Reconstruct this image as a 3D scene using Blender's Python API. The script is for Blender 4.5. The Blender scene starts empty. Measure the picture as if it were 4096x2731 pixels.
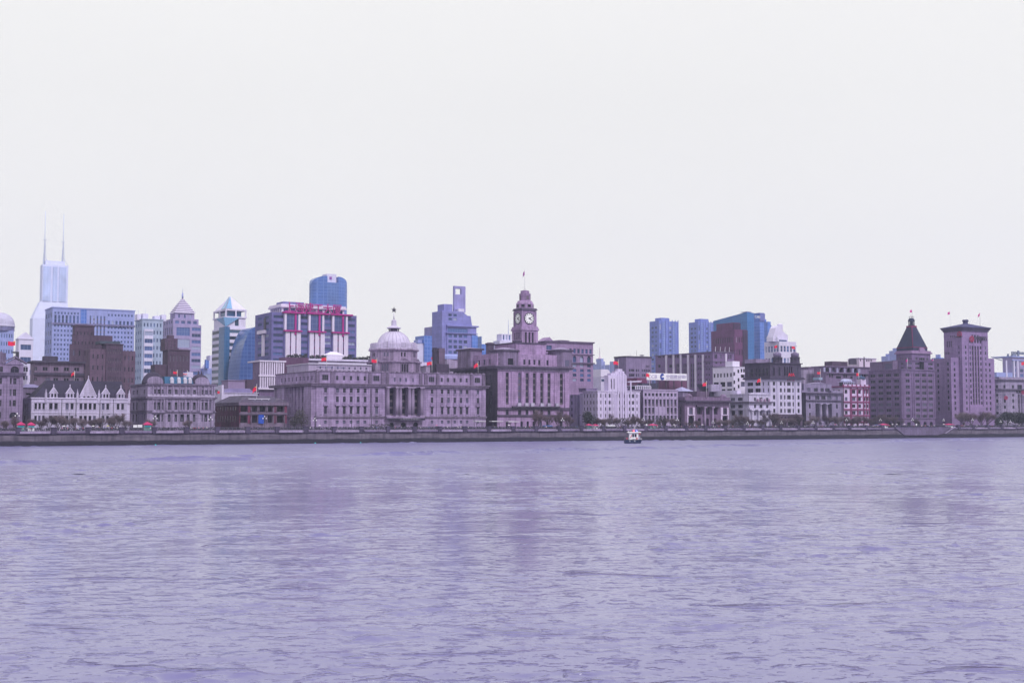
import bpy, bmesh, math, random
from math import sin, cos, tan, atan, atan2, pi, sqrt, radians
from mathutils import Vector, Matrix
RND = random.Random(11)
SC = bpy.context.scene
COL = SC.collection
# ------------------------------------------------------------------ camera
F, CX, CY, CH, TH = 5000.0, 2048.0, 1365.5, 10.2, atan(317/5000.0)
cam = bpy.data.cameras.new('camera'); cam.sensor_width = 36; cam.lens = 36*F/4096
cam.clip_start = 1; cam.clip_end = 30000
co = bpy.data.objects.new('camera', cam); COL.objects.link(co)
co.location = (0, 0, CH); co.rotation_euler = (pi/2+TH, 0, 0); SC.camera = co
# ------------------------------------------------------------------ sky, sun, exposure
SUN_EL, SUN_AZ = radians(48), atan2(-0.86, 0.62)      # direction towards the sun (overcast, behind the camera's right shoulder)
w = bpy.data.worlds.new('World'); SC.world = w; w.use_nodes = True
nt = w.node_tree; nt.nodes.clear()
def nn(t, ty, **k):
    n = t.nodes.new(ty)
    for a, v in k.items():
        if a in n.inputs: n.inputs[a].default_value = v
        else: setattr(n, a, v)
    return n
sky = nn(nt, 'ShaderNodeTexSky', sky_type='NISHITA', sun_disc=False, sun_elevation=SUN_EL)
sky.sun_rotation = pi/2 - SUN_AZ; sky.dust_density = 5
b1 = nn(nt, 'ShaderNodeBackground', Strength=0.1); nt.links.new(sky.outputs[0], b1.inputs[0])
tc = nn(nt, 'ShaderNodeTexCoord'); sx = nn(nt, 'ShaderNodeSeparateXYZ'); nt.links.new(tc.outputs['Generated'], sx.inputs[0])
rmp = nn(nt, 'ShaderNodeValToRGB'); nt.links.new(sx.outputs[2], rmp.inputs[0])
cl = nn(nt, 'ShaderNodeTexNoise', Scale=2.2, Detail=3.0); nt.links.new(tc.outputs['Generated'], cl.inputs['Vector'])
e = rmp.color_ramp.elements
e[0].position = 0.0; e[0].color = (1.05, 1.03, 0.995, 1); e[1].position = 0.9; e[1].color = (1.15, 1.14, 1.13, 1)
x = e.new(0.10); x.color = (1.035, 1.015, 0.98, 1)
x = e.new(0.25); x.color = (0.985, 0.972, 0.94, 1)
mcl = nn(nt, 'ShaderNodeMapRange'); mcl.inputs[1].default_value = .3; mcl.inputs[2].default_value = .7; mcl.inputs[3].default_value = .985; mcl.inputs[4].default_value = 1.015
nt.links.new(cl.outputs[0], mcl.inputs[0])
b2 = nn(nt, 'ShaderNodeBackground'); nt.links.new(rmp.outputs[0], b2.inputs[0]); nt.links.new(mcl.outputs[0], b2.inputs[1])
mx = nn(nt, 'ShaderNodeMixShader', Fac=0.94); nt.links.new(b1.outputs[0], mx.inputs[1]); nt.links.new(b2.outputs[0], mx.inputs[2])
wo = nn(nt, 'ShaderNodeOutputWorld'); nt.links.new(mx.outputs[0], wo.inputs[0])
sl = bpy.data.lights.new('sun', 'SUN'); sl.energy = 2.4; sl.angle = radians(11); sl.color = (1.0, 0.95, 0.98)
so = bpy.data.objects.new('sun', sl); COL.objects.link(so); so.location = (200, -200, 400)
sd = Vector((cos(SUN_EL)*cos(SUN_AZ), cos(SUN_EL)*sin(SUN_AZ), sin(SUN_EL)))
so.rotation_euler = sd.to_track_quat('Z', 'Y').to_euler()
vs = SC.view_settings; vs.view_transform = 'Standard'; vs.look = 'None'; vs.exposure = 0.0; vs.gamma = 1.0; vs.use_curve_mapping = False
SC.cycles.use_denoising = True; SC.cycles.volume_bounces = 1; SC.cycles.max_bounces = 6
SC.cycles.sample_clamp_indirect = 8
# ------------------------------------------------------------------ frames along the river bank
PHI = atan(0.594); BD = (cos(PHI), sin(PHI)); BN = (-sin(PHI), cos(PHI)); B0 = (0.0, 621.0)
G = 4.5                                           # street level above the water
def ray(px, py):
    x, v = (px-CX)/F, (CY-py)/F
    return (x, cos(TH)-v*sin(TH), sin(TH)+v*cos(TH))
def bank(px, t, py=1640):                         # world point on the line t metres behind the quay, seen at px
    r = ray(px, py); k = (t-(0-B0[0])*BN[0]-(0-B0[1])*BN[1])/(r[0]*BN[0]+r[1]*BN[1])
    return (r[0]*k, r[1]*k, CH+r[2]*k)
def st(s, t, z=0.0): return Vector((B0[0]+s*BD[0]+t*BN[0], B0[1]+s*BD[1]+t*BN[1], z))
def sofpx(px, t): p = bank(px, t); return (p[0]-B0[0])*BD[0]+(p[1]-B0[1])*BD[1]
class Q:                                          # a measured window of the photograph: offset and magnification
    def __init__(s, ox, oy, k): s.ox, s.oy, s.k = ox, oy, k
    def x(s, v): return s.ox+v/s.k
    def y(s, v): return s.oy+v/s.k
Q0 = Q(0, 0, 1)
# ------------------------------------------------------------------ materials
MATS = {}; TINT = (.88, .765, 1.02)
def lin(c):
    c = c/255.0
    return c/12.92 if c <= .04045 else ((c+.055)/1.055)**2.4
def rgb(r, g, b): return (lin(r), lin(g), lin(b))
def newmat(name):
    m = bpy.data.materials.new(name); m.use_nodes = True
    t = m.node_tree; return m, t, t.nodes['Principled BSDF']
def ramp2(t, fac, c0, c1, p0=.3, p1=.7):
    r = nn(t, 'ShaderNodeValToRGB'); r.color_ramp.elements[0].position = p0; r.color_ramp.elements[1].position = p1
    r.color_ramp.elements[0].color = (*c0, 1); r.color_ramp.elements[1].color = (*c1, 1)
    t.links.new(fac, r.inputs[0]); return r.outputs[0]
def mixc(t, fac, a, b, mode='MIX'):
    m = nn(t, 'ShaderNodeMix', data_type='RGBA', blend_type=mode)
    for i, v in ((0, fac), (6, a), (7, b)):
        if isinstance(v, (int, float)): m.inputs[i].default_value = v
        elif isinstance(v, tuple): m.inputs[i].default_value = (*v, 1)
        else: t.links.new(v, m.inputs[i])
    return m.outputs[2]
def stone(name, c, var=.22, course=1.2, soot=.35, rough=.85):
    if name in MATS: return MATS[name]
    k_ = min(1, max(0, (sum(c)/3-.28)/.25)); c = tuple(min(.9, c[i]*(TINT[i]*(1-k_)+(.97, .92, 1.09)[i]*k_)) for i in range(3))
    m, t, p = newmat(name); p.inputs['Roughness'].default_value = rough; p.inputs['Specular IOR Level'].default_value = .25
    tc = nn(t, 'ShaderNodeTexCoord'); o = tc.outputs['Object']
    n1 = nn(t, 'ShaderNodeTexNoise', Scale=.16, Detail=6.0, Roughness=.6); t.links.new(o, n1.inputs['Vector'])
    mp = nn(t, 'ShaderNodeMapping'); mp.inputs['Scale'].default_value = (.9, .9, .06); t.links.new(o, mp.inputs['Vector'])
    n2 = nn(t, 'ShaderNodeTexNoise', Scale=1.0, Detail=5.0, Roughness=.65); t.links.new(mp.outputs[0], n2.inputs['Vector'])
    lo = tuple(v*(1-var) for v in c); hi = tuple(min(1, v*(1+var)) for v in c)
    base = ramp2(t, n1.outputs[0], lo, hi, .36, .64)
    st_ = ramp2(t, n2.outputs[0], (1-soot,)*3, (1, 1, 1), .32, .56)
    base = mixc(t, 1.0, base, st_, 'MULTIPLY')
    if course:
        s = nn(t, 'ShaderNodeSeparateXYZ'); t.links.new(o, s.inputs[0])
        ad = nn(t, 'ShaderNodeMath', operation='ADD'); t.links.new(s.outputs[0], ad.inputs[0]); t.links.new(s.outputs[1], ad.inputs[1])
        cb = nn(t, 'ShaderNodeCombineXYZ'); t.links.new(ad.outputs[0], cb.inputs[0]); t.links.new(s.outputs[2], cb.inputs[1])
        br = nn(t, 'ShaderNodeTexBrick', Scale=1.0); br.inputs['Brick Width'].default_value = course*2.2; br.inputs['Row Height'].default_value = course
        br.inputs['Mortar Size'].default_value = .06; br.inputs['Mortar Smooth'].default_value = .3
        br.inputs['Color1'].default_value = (.88, .88, .88, 1); br.inputs['Color2'].default_value = (1, 1, 1, 1); br.inputs['Mortar'].default_value = (.62, .62, .64, 1)
        t.links.new(cb.outputs[0], br.inputs['Vector'])
        base = mixc(t, 1.0, base, br.outputs['Color'], 'MULTIPLY')
    t.links.new(base, p.inputs['Base Color'])
    MATS[name] = m; return m
def plain(name, c, rough=.6, var=.12, metal=0.0, emit=0, sc=.8):
    if name in MATS: return MATS[name]
    m, t, p = newmat(name); p.inputs['Roughness'].default_value = rough; p.inputs['Metallic'].default_value = metal
    p.inputs['Specular IOR Level'].default_value = .3
    tc = nn(t, 'ShaderNodeTexCoord'); n1 = nn(t, 'ShaderNodeTexNoise', Scale=sc, Detail=4.0); t.links.new(tc.outputs['Object'], n1.inputs['Vector'])
    oi = nn(t, 'ShaderNodeObjectInfo')
    b = ramp2(t, n1.outputs[0], tuple(v*(1-var) for v in c), tuple(min(1, v*(1+var)) for v in c))
    t.links.new(b, p.inputs['Base Color'])
    if emit: p.inputs['Emission Color'].default_value = (*c, 1); p.inputs['Emission Strength'].default_value = emit
    MATS[name] = m; return m
def glassm(name, c, c2=None, rough=.12):          # window glass: dark room behind, some blinds drawn, told apart per window
    if name in MATS: return MATS[name]
    m, t, p = newmat(name); p.inputs['Roughness'].default_value = rough; p.inputs['IOR'].default_value = 1.5; p.inputs['Specular IOR Level'].default_value = .14
    oi = nn(t, 'ShaderNodeObjectInfo'); c2 = c2 or tuple(v*4+.02 for v in c)
    r = nn(t, 'ShaderNodeValToRGB'); r.color_ramp.interpolation = 'CONSTANT'
    r.color_ramp.elements[0].color = (*c, 1); r.color_ramp.elements[1].position = .88; r.color_ramp.elements[1].color = (*c2, 1)
    e = r.color_ramp.elements.new(.35); e.color = (*[v*1.6 for v in c], 1)
    e = r.color_ramp.elements.new(.65); e.color = (*[v*.6 for v in c], 1)
    t.links.new(oi.outputs['Random'], r.inputs[0]); t.links.new(r.outputs[0], p.inputs['Base Color'])
    MATS[name] = m; return m
def curtain(name, g1, g2, mul, w=3.0, h=3.6, bar=.25, rough=.18):   # curtain wall: panes in a mullion grid
    if name in MATS: return MATS[name]
    g1, g2, mul = [(c_[0]*.72, c_[1]*.82, c_[2]*1.15) for c_ in (g1, g2, mul)]
    m, t, p = newmat(name); p.inputs['Roughness'].default_value = rough; p.inputs['Specular IOR Level'].default_value = .3
    tc = nn(t, 'ShaderNodeTexCoord'); s = nn(t, 'ShaderNodeSeparateXYZ'); t.links.new(tc.outputs['Object'], s.inputs[0])
    ad = nn(t, 'ShaderNodeMath', operation='ADD'); t.links.new(s.outputs[0], ad.inputs[0]); t.links.new(s.outputs[1], ad.inputs[1])
    cb = nn(t, 'ShaderNodeCombineXYZ'); t.links.new(ad.outputs[0], cb.inputs[0]); t.links.new(s.outputs[2], cb.inputs[1])
    br = nn(t, 'ShaderNodeTexBrick', Scale=1.0); br.offset = 0; br.inputs['Brick Width'].default_value = w; br.inputs['Row Height'].default_value = h
    br.inputs['Mortar Size'].default_value = bar; br.inputs['Mortar Smooth'].default_value = .1
    for k, v in (('Color1', g1), ('Color2', g2), ('Mortar', mul)): br.inputs[k].default_value = (*v, 1)
    t.links.new(cb.outputs[0], br.inputs['Vector'])
    n1 = nn(t, 'ShaderNodeTexNoise', Scale=.03, Detail=4.0); t.links.new(tc.outputs['Object'], n1.inputs['Vector'])
    v = ramp2(t, n1.outputs[0], (.75,)*3, (1.15,)*3)
    t.links.new(mixc(t, 1.0, br.outputs['Color'], v, 'MULTIPLY'), p.inputs['Base Color'])
    MATS[name] = m; return m
GL = glassm('window_glass_dark', (.012, .011, .024), (.10, .095, .17))
GLB = glassm('window_glass_blue', (.05, .08, .20), (.30, .33, .5))
FRM = plain('window_frame_paint', (.11, .10, .15))
FRW = plain('window_frame_white', (.48, .46, .58))
FRD = plain('window_frame_dark', (.05, .045, .07))
SPN = plain('spandrel_bronze', (.11, .085, .12))
# ------------------------------------------------------------------ mesh batches
class MB:
    def __init__(s): s.v = []; s.f = []; s.m = []; s.sm = []
    def add(s, vs, fs, m=0, smooth=False, M=None):
        b = len(s.v)
        s.v += [tuple(M @ Vector(p)) if M is not None else tuple(p) for p in vs]
        for f in fs: s.f.append(tuple(b+i for i in f)); s.m.append(m); s.sm.append(smooth)
    def quad(s, a, b, c, d, m=0): s.add([a, b, c, d], [(0, 1, 2, 3)], m)
    def box(s, x0, x1, y0, y1, z0, z1, m=0, M=None):
        if x0 > x1: x0, x1 = x1, x0
        v = [(x0, y0, z0), (x1, y0, z0), (x1, y1, z0), (x0, y1, z0), (x0, y0, z1), (x1, y0, z1), (x1, y1, z1), (x0, y1, z1)]
        s.add(v, [(3, 2, 1, 0), (4, 5, 6, 7), (0, 1, 5, 4), (1, 2, 6, 5), (2, 3, 7, 6), (3, 0, 4, 7)], m, M=M)
    def prism(s, pts, y0, y1, m=0, M=None):        # outline in x,z pushed along y
        n = len(pts); v = [(p[0], y0, p[1]) for p in pts]+[(p[0], y1, p[1]) for p in pts]
        fs = [tuple(range(n)), tuple(range(2*n-1, n-1, -1))]+[(i, n+i, n+(i+1) % n, (i+1) % n) for i in range(n)]
        s.add(v, fs, m, M=M)
    def plan(s, pts, z0, z1, m=0, top=None, M=None):   # outline in x,y raised along z (top may shrink to other points)
        n = len(pts); tp = top or pts
        v = [(p[0], p[1], z0) for p in pts]+[(p[0], p[1], z1) for p in tp]
        fs = [tuple(range(n-1, -1, -1)), tuple(range(n, 2*n))]+[(i, (i+1) % n, n+(i+1) % n, n+i) for i in range(n)]
        s.add(v, fs, m, M=M)
    def lathe(s, prof, cx, cy, n=16, m=0, rot=0.0, smooth=False, sx=1.0, sy=1.0):
        v = []; fs = []
        for r, z in prof:
            for i in range(n):
                a = rot+2*pi*i/n; v.append((cx+r*cos(a)*sx, cy+r*sin(a)*sy, z))
        for j in range(len(prof)-1):
            for i in range(n): fs.append((j*n+i, j*n+(i+1) % n, (j+1)*n+(i+1) % n, (j+1)*n+i))
        fs.append(tuple(range(n-1, -1, -1))); fs.append(tuple((len(prof)-1)*n+i for i in range(n)))
        s.add(v, fs, m, smooth)
    def tube(s, p, q, r0, r1=None, n=6, m=0):
        p, q = Vector(p), Vector(q); r1 = r0 if r1 is None else r1
        d = (q-p); a = d.to_track_quat('Z', 'Y').to_matrix() if d.length > 1e-6 else Matrix.Identity(3)
        v = []
        for c, r in ((p, r0), (q, r1)):
            for i in range(n):
                v.append(c+a @ Vector((r*cos(2*pi*i/n), r*sin(2*pi*i/n), 0)))
        s.add(v, [(i, (i+1) % n, n+(i+1) % n, n+i) for i in range(n)]+[tuple(range(n-1, -1, -1)), tuple(range(n, 2*n))], m, n > 5)
    def mesh(s, name, mats):
        me = bpy.data.meshes.new(name); me.from_pydata(s.v, [], s.f)
        for m in (mats if isinstance(mats, (list, tuple)) else [mats]): me.materials.append(m)
        me.polygons.foreach_set('material_index', s.m); me.polygons.foreach_set('use_smooth', s.sm); me.update()
        return me
    def build(s, name, mats, parent=None):
        o = bpy.data.objects.new(name, s.mesh(name, mats)); COL.objects.link(o)
        if parent: o.parent = parent
        return o
def tag(o, label=None, cat=None, group=None, kind=None):
    if label: o['label'] = label
    if cat: o['category'] = cat
    if group: o['group'] = group
    if kind: o['kind'] = kind
    return o
def empty(name, loc, rz=0.0):
    o = bpy.data.objects.new(name, None); COL.objects.link(o); o.location = loc; o.rotation_euler = (0, 0, rz); o.empty_display_size = 1
    return o
def lettering(name, body, h, loc, mat, parent, depth=.12, align='LEFT', rz=0.0, wscale=1.0):
    c = bpy.data.curves.new(name, 'FONT'); c.body = body; c.size = h/0.72; c.extrude = depth; c.align_x = align
    t = bpy.data.objects.new(name, c); COL.objects.link(t)
    dg = bpy.context.evaluated_depsgraph_get(); me = bpy.data.meshes.new_from_object(t.evaluated_get(dg))
    bpy.data.objects.remove(t); me.materials.clear(); me.materials.append(mat)
    o = bpy.data.objects.new(name, me); COL.objects.link(o); o.parent = parent
    o.location = loc; o.rotation_euler = (pi/2, 0, rz); o.scale = (wscale, 1, 1)
    return o
# ------------------------------------------------------------------ windows
WM = {}
def win_mb(w, h, style):
    mb = MB(); b = .10
    fr = 1
    mb.quad((0, 0, 0), (w, 0, 0), (w, 0, h), (0, 0, h), 0)
    def bar(x0, x1, z0, z1, y=-.08, m=1): mb.box(x0, x1, y, -.004, z0, z1, m)
    if style in 'wdtcn':
        bb = .16 if style == 't' else b
        bar(0, bb, 0, h); bar(w-bb, w, 0, h); bar(bb, w-bb, 0, bb); bar(bb, w-bb, h-bb, h)
        if style == 'w': bar(w/2-.06, w/2+.06, b, h-b); bar(b, w-b, h*.62, h*.62+.12, -.075)
        if style == 'c': bar(w/2-.09, w/2+.09, b, h*.55); bar(b, w-b, h*.55, h*.55+.2, -.075); bar(w*.3, w*.7, h*.1, h*.45, -.05)
        if style == 't':
            for k in (1, 2): bar(w*k/3-.17, w*k/3+.17, bb, h-bb)
        if style == 'n': bar(w/2-.17, w/2+.17, b, h-b)
    elif style == 's':
        n = max(2, int(w/2.2))
        for k in range(n+1): x = w*k/n; bar(max(0, x-.09), min(w, x+.09), 0, h)
    elif style == 'v':
        n = max(1, round(h/3.8))
        for k in range(n):
            z = h*k/n; bar(0, w, z, z+h/n*.32, -.12, 2)
            bar(w/2-.05, w/2+.05, z+h/n*.32, z+h/n)
        bar(0, .08, 0, h, -.06); bar(w-.08, w, 0, h, -.06)
    elif style == 'g':
        n = max(1, round(w/2.4)); k2 = max(1, round(h/3.2))
        for k in range(1, n): x = w*k/n; bar(x-.07, x+.07, 0, h)
        for k in range(1, k2): z = h*k/k2; bar(0, w, z-.1, z+.1, -.07)
    return mb
def rnd(v): return max(.2, round(v*4)/4)
def win_mesh(w, h, style, mats):
    k = (rnd(w), rnd(h), style, tuple(m.name for m in mats))
    if k not in WM: WM[k] = win_mb(k[0], k[1], style).mesh('window', list(mats))
    return WM[k], w/k[0], h/k[1]
# ------------------------------------------------------------------ buildings
class Bld:
    def __init__(s, name, label, cat, q, x, t, xr=None, rot=0.0, group=None, y=None, base=G, mats=None):
        s.q = q; px = q.x(x); py = q.y(y) if y is not None else 1640
        p = bank(px, t, py); s.a = PHI+rot; s.d = (cos(s.a), sin(s.a)); s.n = (-sin(s.a), cos(s.a))
        s.o = (p[0], p[1]); s.base = base; s.yr = py; s.xr = px
        s.root = empty(name, (p[0], p[1], base), s.a); tag(s.root, label, cat, group)
        s.wins = []; s.wm = mats or (GL, FRM, SPN); s.W = s.X(xr) if xr is not None else 20.0
    def _F(s, px, py, y):
        r = ray(px, py); k = (y+s.o[0]*s.n[0]+s.o[1]*s.n[1])/(r[0]*s.n[0]+r[1]*s.n[1])
        wx, wy = r[0]*k-s.o[0], r[1]*k-s.o[1]
        return wx*s.d[0]+wy*s.d[1], CH+r[2]*k-s.base
    def _S(s, px, py, x):
        r = ray(px, py); k = (x+s.o[0]*s.d[0]+s.o[1]*s.d[1])/(r[0]*s.d[0]+r[1]*s.d[1])
        wx, wy = r[0]*k-s.o[0], r[1]*k-s.o[1]
        return wx*s.n[0]+wy*s.n[1], CH+r[2]*k-s.base
    def X(s, x, yy=None, y=0.0): return s._F(s.q.x(x), s.q.y(yy) if yy is not None else s.yr, y)[0]
    def Z(s, yy, x=None, y=0.0): return s._F(s.q.x(x) if x is not None else s.xr, s.q.y(yy), y)[1]
    def Y(s, x, yy=None, xp=0.0): return s._S(s.q.x(x), s.q.y(yy) if yy is not None else s.yr, xp)[0]
    def ZS(s, yy, x, xp=0.0): return s._S(s.q.x(x), s.q.y(yy), xp)[1]
    def rows(s, l, x=None, y=0.0): return [(s.Z(b, x, y), s.Z(a, x, y)) for a, b in l]
    def cols(s, l, w, y=0.0): return [(s.X(c-w/2, None, y), s.X(c+w/2, None, y)) for c in l]
    def spans(s, l, y=0.0): return [(s.X(a, None, y), s.X(c, None, y)) for a, c in l]
    def ycols(s, l, w, xp=0.0):
        r = []
        for c in l:
            a, b2 = s.Y(c+w/2, None, xp), s.Y(c-w/2, None, xp); r.append((min(a, b2), max(a, b2)))
        return r
    def panel(s, mb, P, U, W, z0, z1, holes, inn, m, rz, rec):
        hs = []
        for h in holes:
            u0, a, u1, b, stl = h[:5]; rc = h[5] if len(h) > 5 else rec
            u0, u1, a, b = max(.02, u0), min(W-.02, u1), max(z0+.02, a), min(z1-.02, b)
            if u1-u0 > .15 and b-a > .15: hs.append((round(u0, 3), round(a, 3), round(u1, 3), round(b, 3), stl, rc))
        us = sorted({0.0, round(W, 3)} | {h[0] for h in hs} | {h[2] for h in hs})
        zs = sorted({round(z0, 3), round(z1, 3)} | {h[1] for h in hs} | {h[3] for h in hs})
        def pt(u, z, d=0.0): return (P[0]+U[0]*u+inn[0]*d, P[1]+U[1]*u+inn[1]*d, z)
        for j in range(len(zs)-1):
            zc = (zs[j]+zs[j+1])/2; run = None
            act = [h for h in hs if h[1] < zc < h[3]]
            for i in range(len(us)-1):
                uc = (us[i]+us[i+1])/2
                inh = any(h[0] < uc < h[2] for h in act)
                if not inh and run is None: run = us[i]
                if inh and run is not None:
                    mb.quad(pt(run, zs[j]), pt(us[i], zs[j]), pt(us[i], zs[j+1]), pt(run, zs[j+1]), m); run = None
            if run is not None: mb.quad(pt(run, zs[j]), pt(us[-1], zs[j]), pt(us[-1], zs[j+1]), pt(run, zs[j+1]), m)
        for u0, a, u1, b, stl, d in hs:
            mb.quad(pt(u0, a), pt(u0, a, d), pt(u0, b, d), pt(u0, b), m); mb.quad(pt(u1, a, d), pt(u1, a), pt(u1, b), pt(u1, b, d), m)
            mb.quad(pt(u0, a), pt(u1, a), pt(u1, a, d), pt(u0, a, d), m); mb.quad(pt(u0, b, d), pt(u1, b, d), pt(u1, b), pt(u0, b), m)
            sk = stl[0]
            if len(stl) > 1 and stl[1] == 'a':                    # arched head: fill the two corners
                r = (u1-u0)/2; zc = b-r; N = 6
                for sg in (0, 1):
                    c = (u0, b) if sg == 0 else (u1, b)
                    arc = [(u0+r-r*cos(pi/2*k/N), zc+r*sin(pi/2*k/N)) if sg == 0 else (u1-r+r*cos(pi/2*k/N), zc+r*sin(pi/2*k/N)) for k in range(N+1)]
                    for k in range(N):
                        tri = [pt(*c), pt(*arc[k]), pt(*arc[k+1])]
                        if sg: tri.reverse()
                        mb.add(tri, [(0, 1, 2)], m)
            s.wins.append((pt(u0, a, d), rz, u1-u0, b-a, sk))
    def block(s, mb, x0, x1, y0, y1, z0, z1, Fh=(), Lh=(), Rh=(), m=0, rec=.4, top=True):
        s.panel(mb, (x0, y0), (1, 0), x1-x0, z0, z1, [(h[0]-x0, h[1], h[2]-x0, *h[3:]) for h in Fh], (0, 1), m, 0.0, rec)
        s.panel(mb, (x0, y1), (0, -1), y1-y0, z0, z1, [(y1-h[2], h[1], y1-h[0], *h[3:]) for h in Lh], (1, 0), m, -pi/2, rec)
        s.panel(mb, (x1, y0), (0, 1), y1-y0, z0, z1, [(h[0]-y0, h[1], h[2]-y0, *h[3:]) for h in Rh], (-1, 0), m, pi/2, rec)
        mb.quad((x1, y1, z0), (x0, y1, z0), (x0, y1, z1), (x1, y1, z1), m)
        if top: mb.quad((x0, y0, z1), (x1, y0, z1), (x1, y1, z1), (x0, y1, z1), m)
    def part(s, name, mb, mats): return mb.build(name, mats, s.root)
    def band(s, name, mat, x0, x1, y0, y1, z0, z1, out=.5, mb=None):  # cornice running round a block, standing proud of it
        m = mb or MB(); m.box(x0-out, x1+out, y0-out, y1+out, z0, z1)
        if mb is None: return m.build(name, mat, s.root)
    def dropwall(s):
        for c in list(s.root.children):
            if c.name.startswith('wall'): bpy.data.objects.remove(c)
        s.wins = []
    def done(s, name='window'):
        s.wins.sort(key=lambda w_: -w_[2]*w_[3])
        for p, rz, ww, hh, stl in s.wins[:100]:
            me, sx_, sz_ = win_mesh(ww, hh, stl, s.wm)
            o = bpy.data.objects.new(name, me); COL.objects.link(o); o.parent = s.root
            o.location = p; o.rotation_euler = (0, 0, rz); o.scale = (sx_, 1, sz_)
        if len(s.wins) > 100:
            mb = MB()
            for p, rz, ww, hh, stl in s.wins[100:]:
                w_ = win_mb(ww, hh, stl); M = Matrix.Translation(p) @ Matrix.Rotation(rz, 4, 'Z')
                b = len(mb.v); mb.v += [tuple(M @ Vector(v)) for v in w_.v]; mb.f += [tuple(b+i for i in f) for f in w_.f]; mb.m += w_.m; mb.sm += w_.sm
            tag(mb.build('smaller_windows', list(s.wm), s.root), kind='stuff')
        s.wins = []
        return s.root
def grid(cols, rows, style='d', rec=None):
    return [(c[0], r[0], c[1], r[1], style)+((rec,) if rec else ()) for c in cols for r in rows]
def even(a, b, n, frac=.5):
    st_ = (b-a)/n; return [(a+st_*(i+.5-frac/2), a+st_*(i+.5+frac/2)) for i in range(n)]
def levels(z0, z1, n, frac=.5): return even(z0, z1, n, frac)
# ================================================================== SETTING
def water_mat():
    m, t, p = newmat('river_water'); L = t.links.new
    p.inputs['Base Color'].default_value = (.145, .135, .30, 1); p.inputs['Roughness'].default_value = .11; p.inputs['IOR'].default_value = 1.333
    tc = nn(t, 'ShaderNodeTexCoord'); o = tc.outputs['Object']
    def noise(scale, sx, sy, rot, detail=3.0, rough=.5, ty='FBM', dist=0.0):
        mp = nn(t, 'ShaderNodeMapping'); mp.inputs['Scale'].default_value = (sx, sy, 1); mp.inputs['Rotation'].default_value = (0, 0, rot); L(o, mp.inputs['Vector'])
        n = nn(t, 'ShaderNodeTexNoise', Scale=scale, Detail=detail, Roughness=rough); n.noise_type = ty; n.inputs['Distortion'].default_value = dist
        L(mp.outputs[0], n.inputs['Vector']); return n.outputs[0]
    def mth(op, a, b=None):
        n = nn(t, 'ShaderNodeMath', operation=op)
        for i, v in enumerate((a, b)):
            if v is None: continue
            if isinstance(v, (int, float)): n.inputs[i].default_value = v
            else: L(v, n.inputs[i])
        return n.outputs[0]
    def mr(v, a, b, c, d):
        n = nn(t, 'ShaderNodeMapRange', interpolation_type='SMOOTHSTEP'); L(v, n.inputs[0])
        for i, k in enumerate((a, b, c, d)): n.inputs[i+1].default_value = k
        return n.outputs[0]
    sp0 = nn(t, 'ShaderNodeSeparateXYZ'); L(o, sp0.inputs[0])
    patch = mr(noise(.020, 1, 1.4, .5, 4.0, .6), .36, .62, .30, 1.15)             # gusts roughen the water in patches
    d1 = mr(noise(.72, .85, 1.2, .18, 3.0, .5, 'FBM', .4), .575, .68, 0.0, 1.0)      # short steep wavelets
    d2 = mr(noise(1.8, .9, 1.2, -.2, 2.0, .5, 'FBM', .3), .58, .70, 0.0, 1.0)
    d3 = mr(noise(.17, .6, 1.3, .1, 4.0, .55, 'FBM', .5), .62, .74, 0.0, 1.0)
    h = mth('MULTIPLY', patch, mth('ADD', mth('MULTIPLY', d1, .14), mth('ADD', mth('MULTIPLY', d2, .045), mth('MULTIPLY', d3, .50))))
    h = mth('ADD', h, mth('ADD', mth('MULTIPLY', noise(1.6, .8, 1.1, -.2, 3.0, .6), .012), mth('MULTIPLY', noise(4.5, .9, 1.1, .3, 2.0, .5), .004)))
    L(mr(sp0.outputs[1], 130.0, 400.0, .12, .29), p.inputs['Roughness'])                       # ripples too fine to model far out: a rougher sheen
    bp = nn(t, 'ShaderNodeBump', Strength=1.0, Distance=1.0); L(h, bp.inputs['Height']); L(bp.outputs[0], p.inputs['Normal'])
    return m
def poly(name, pts, mat):
    mb = MB(); mb.add([tuple(p) for p in pts], [tuple(range(len(pts)))], 0); return mb.build(name, mat)
def onbank(x, t): p = st(0, t, 0); return (x, p.y+(x-p.x)*BD[1]/BD[0])
WATER = water_mat()
import numpy as np
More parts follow.
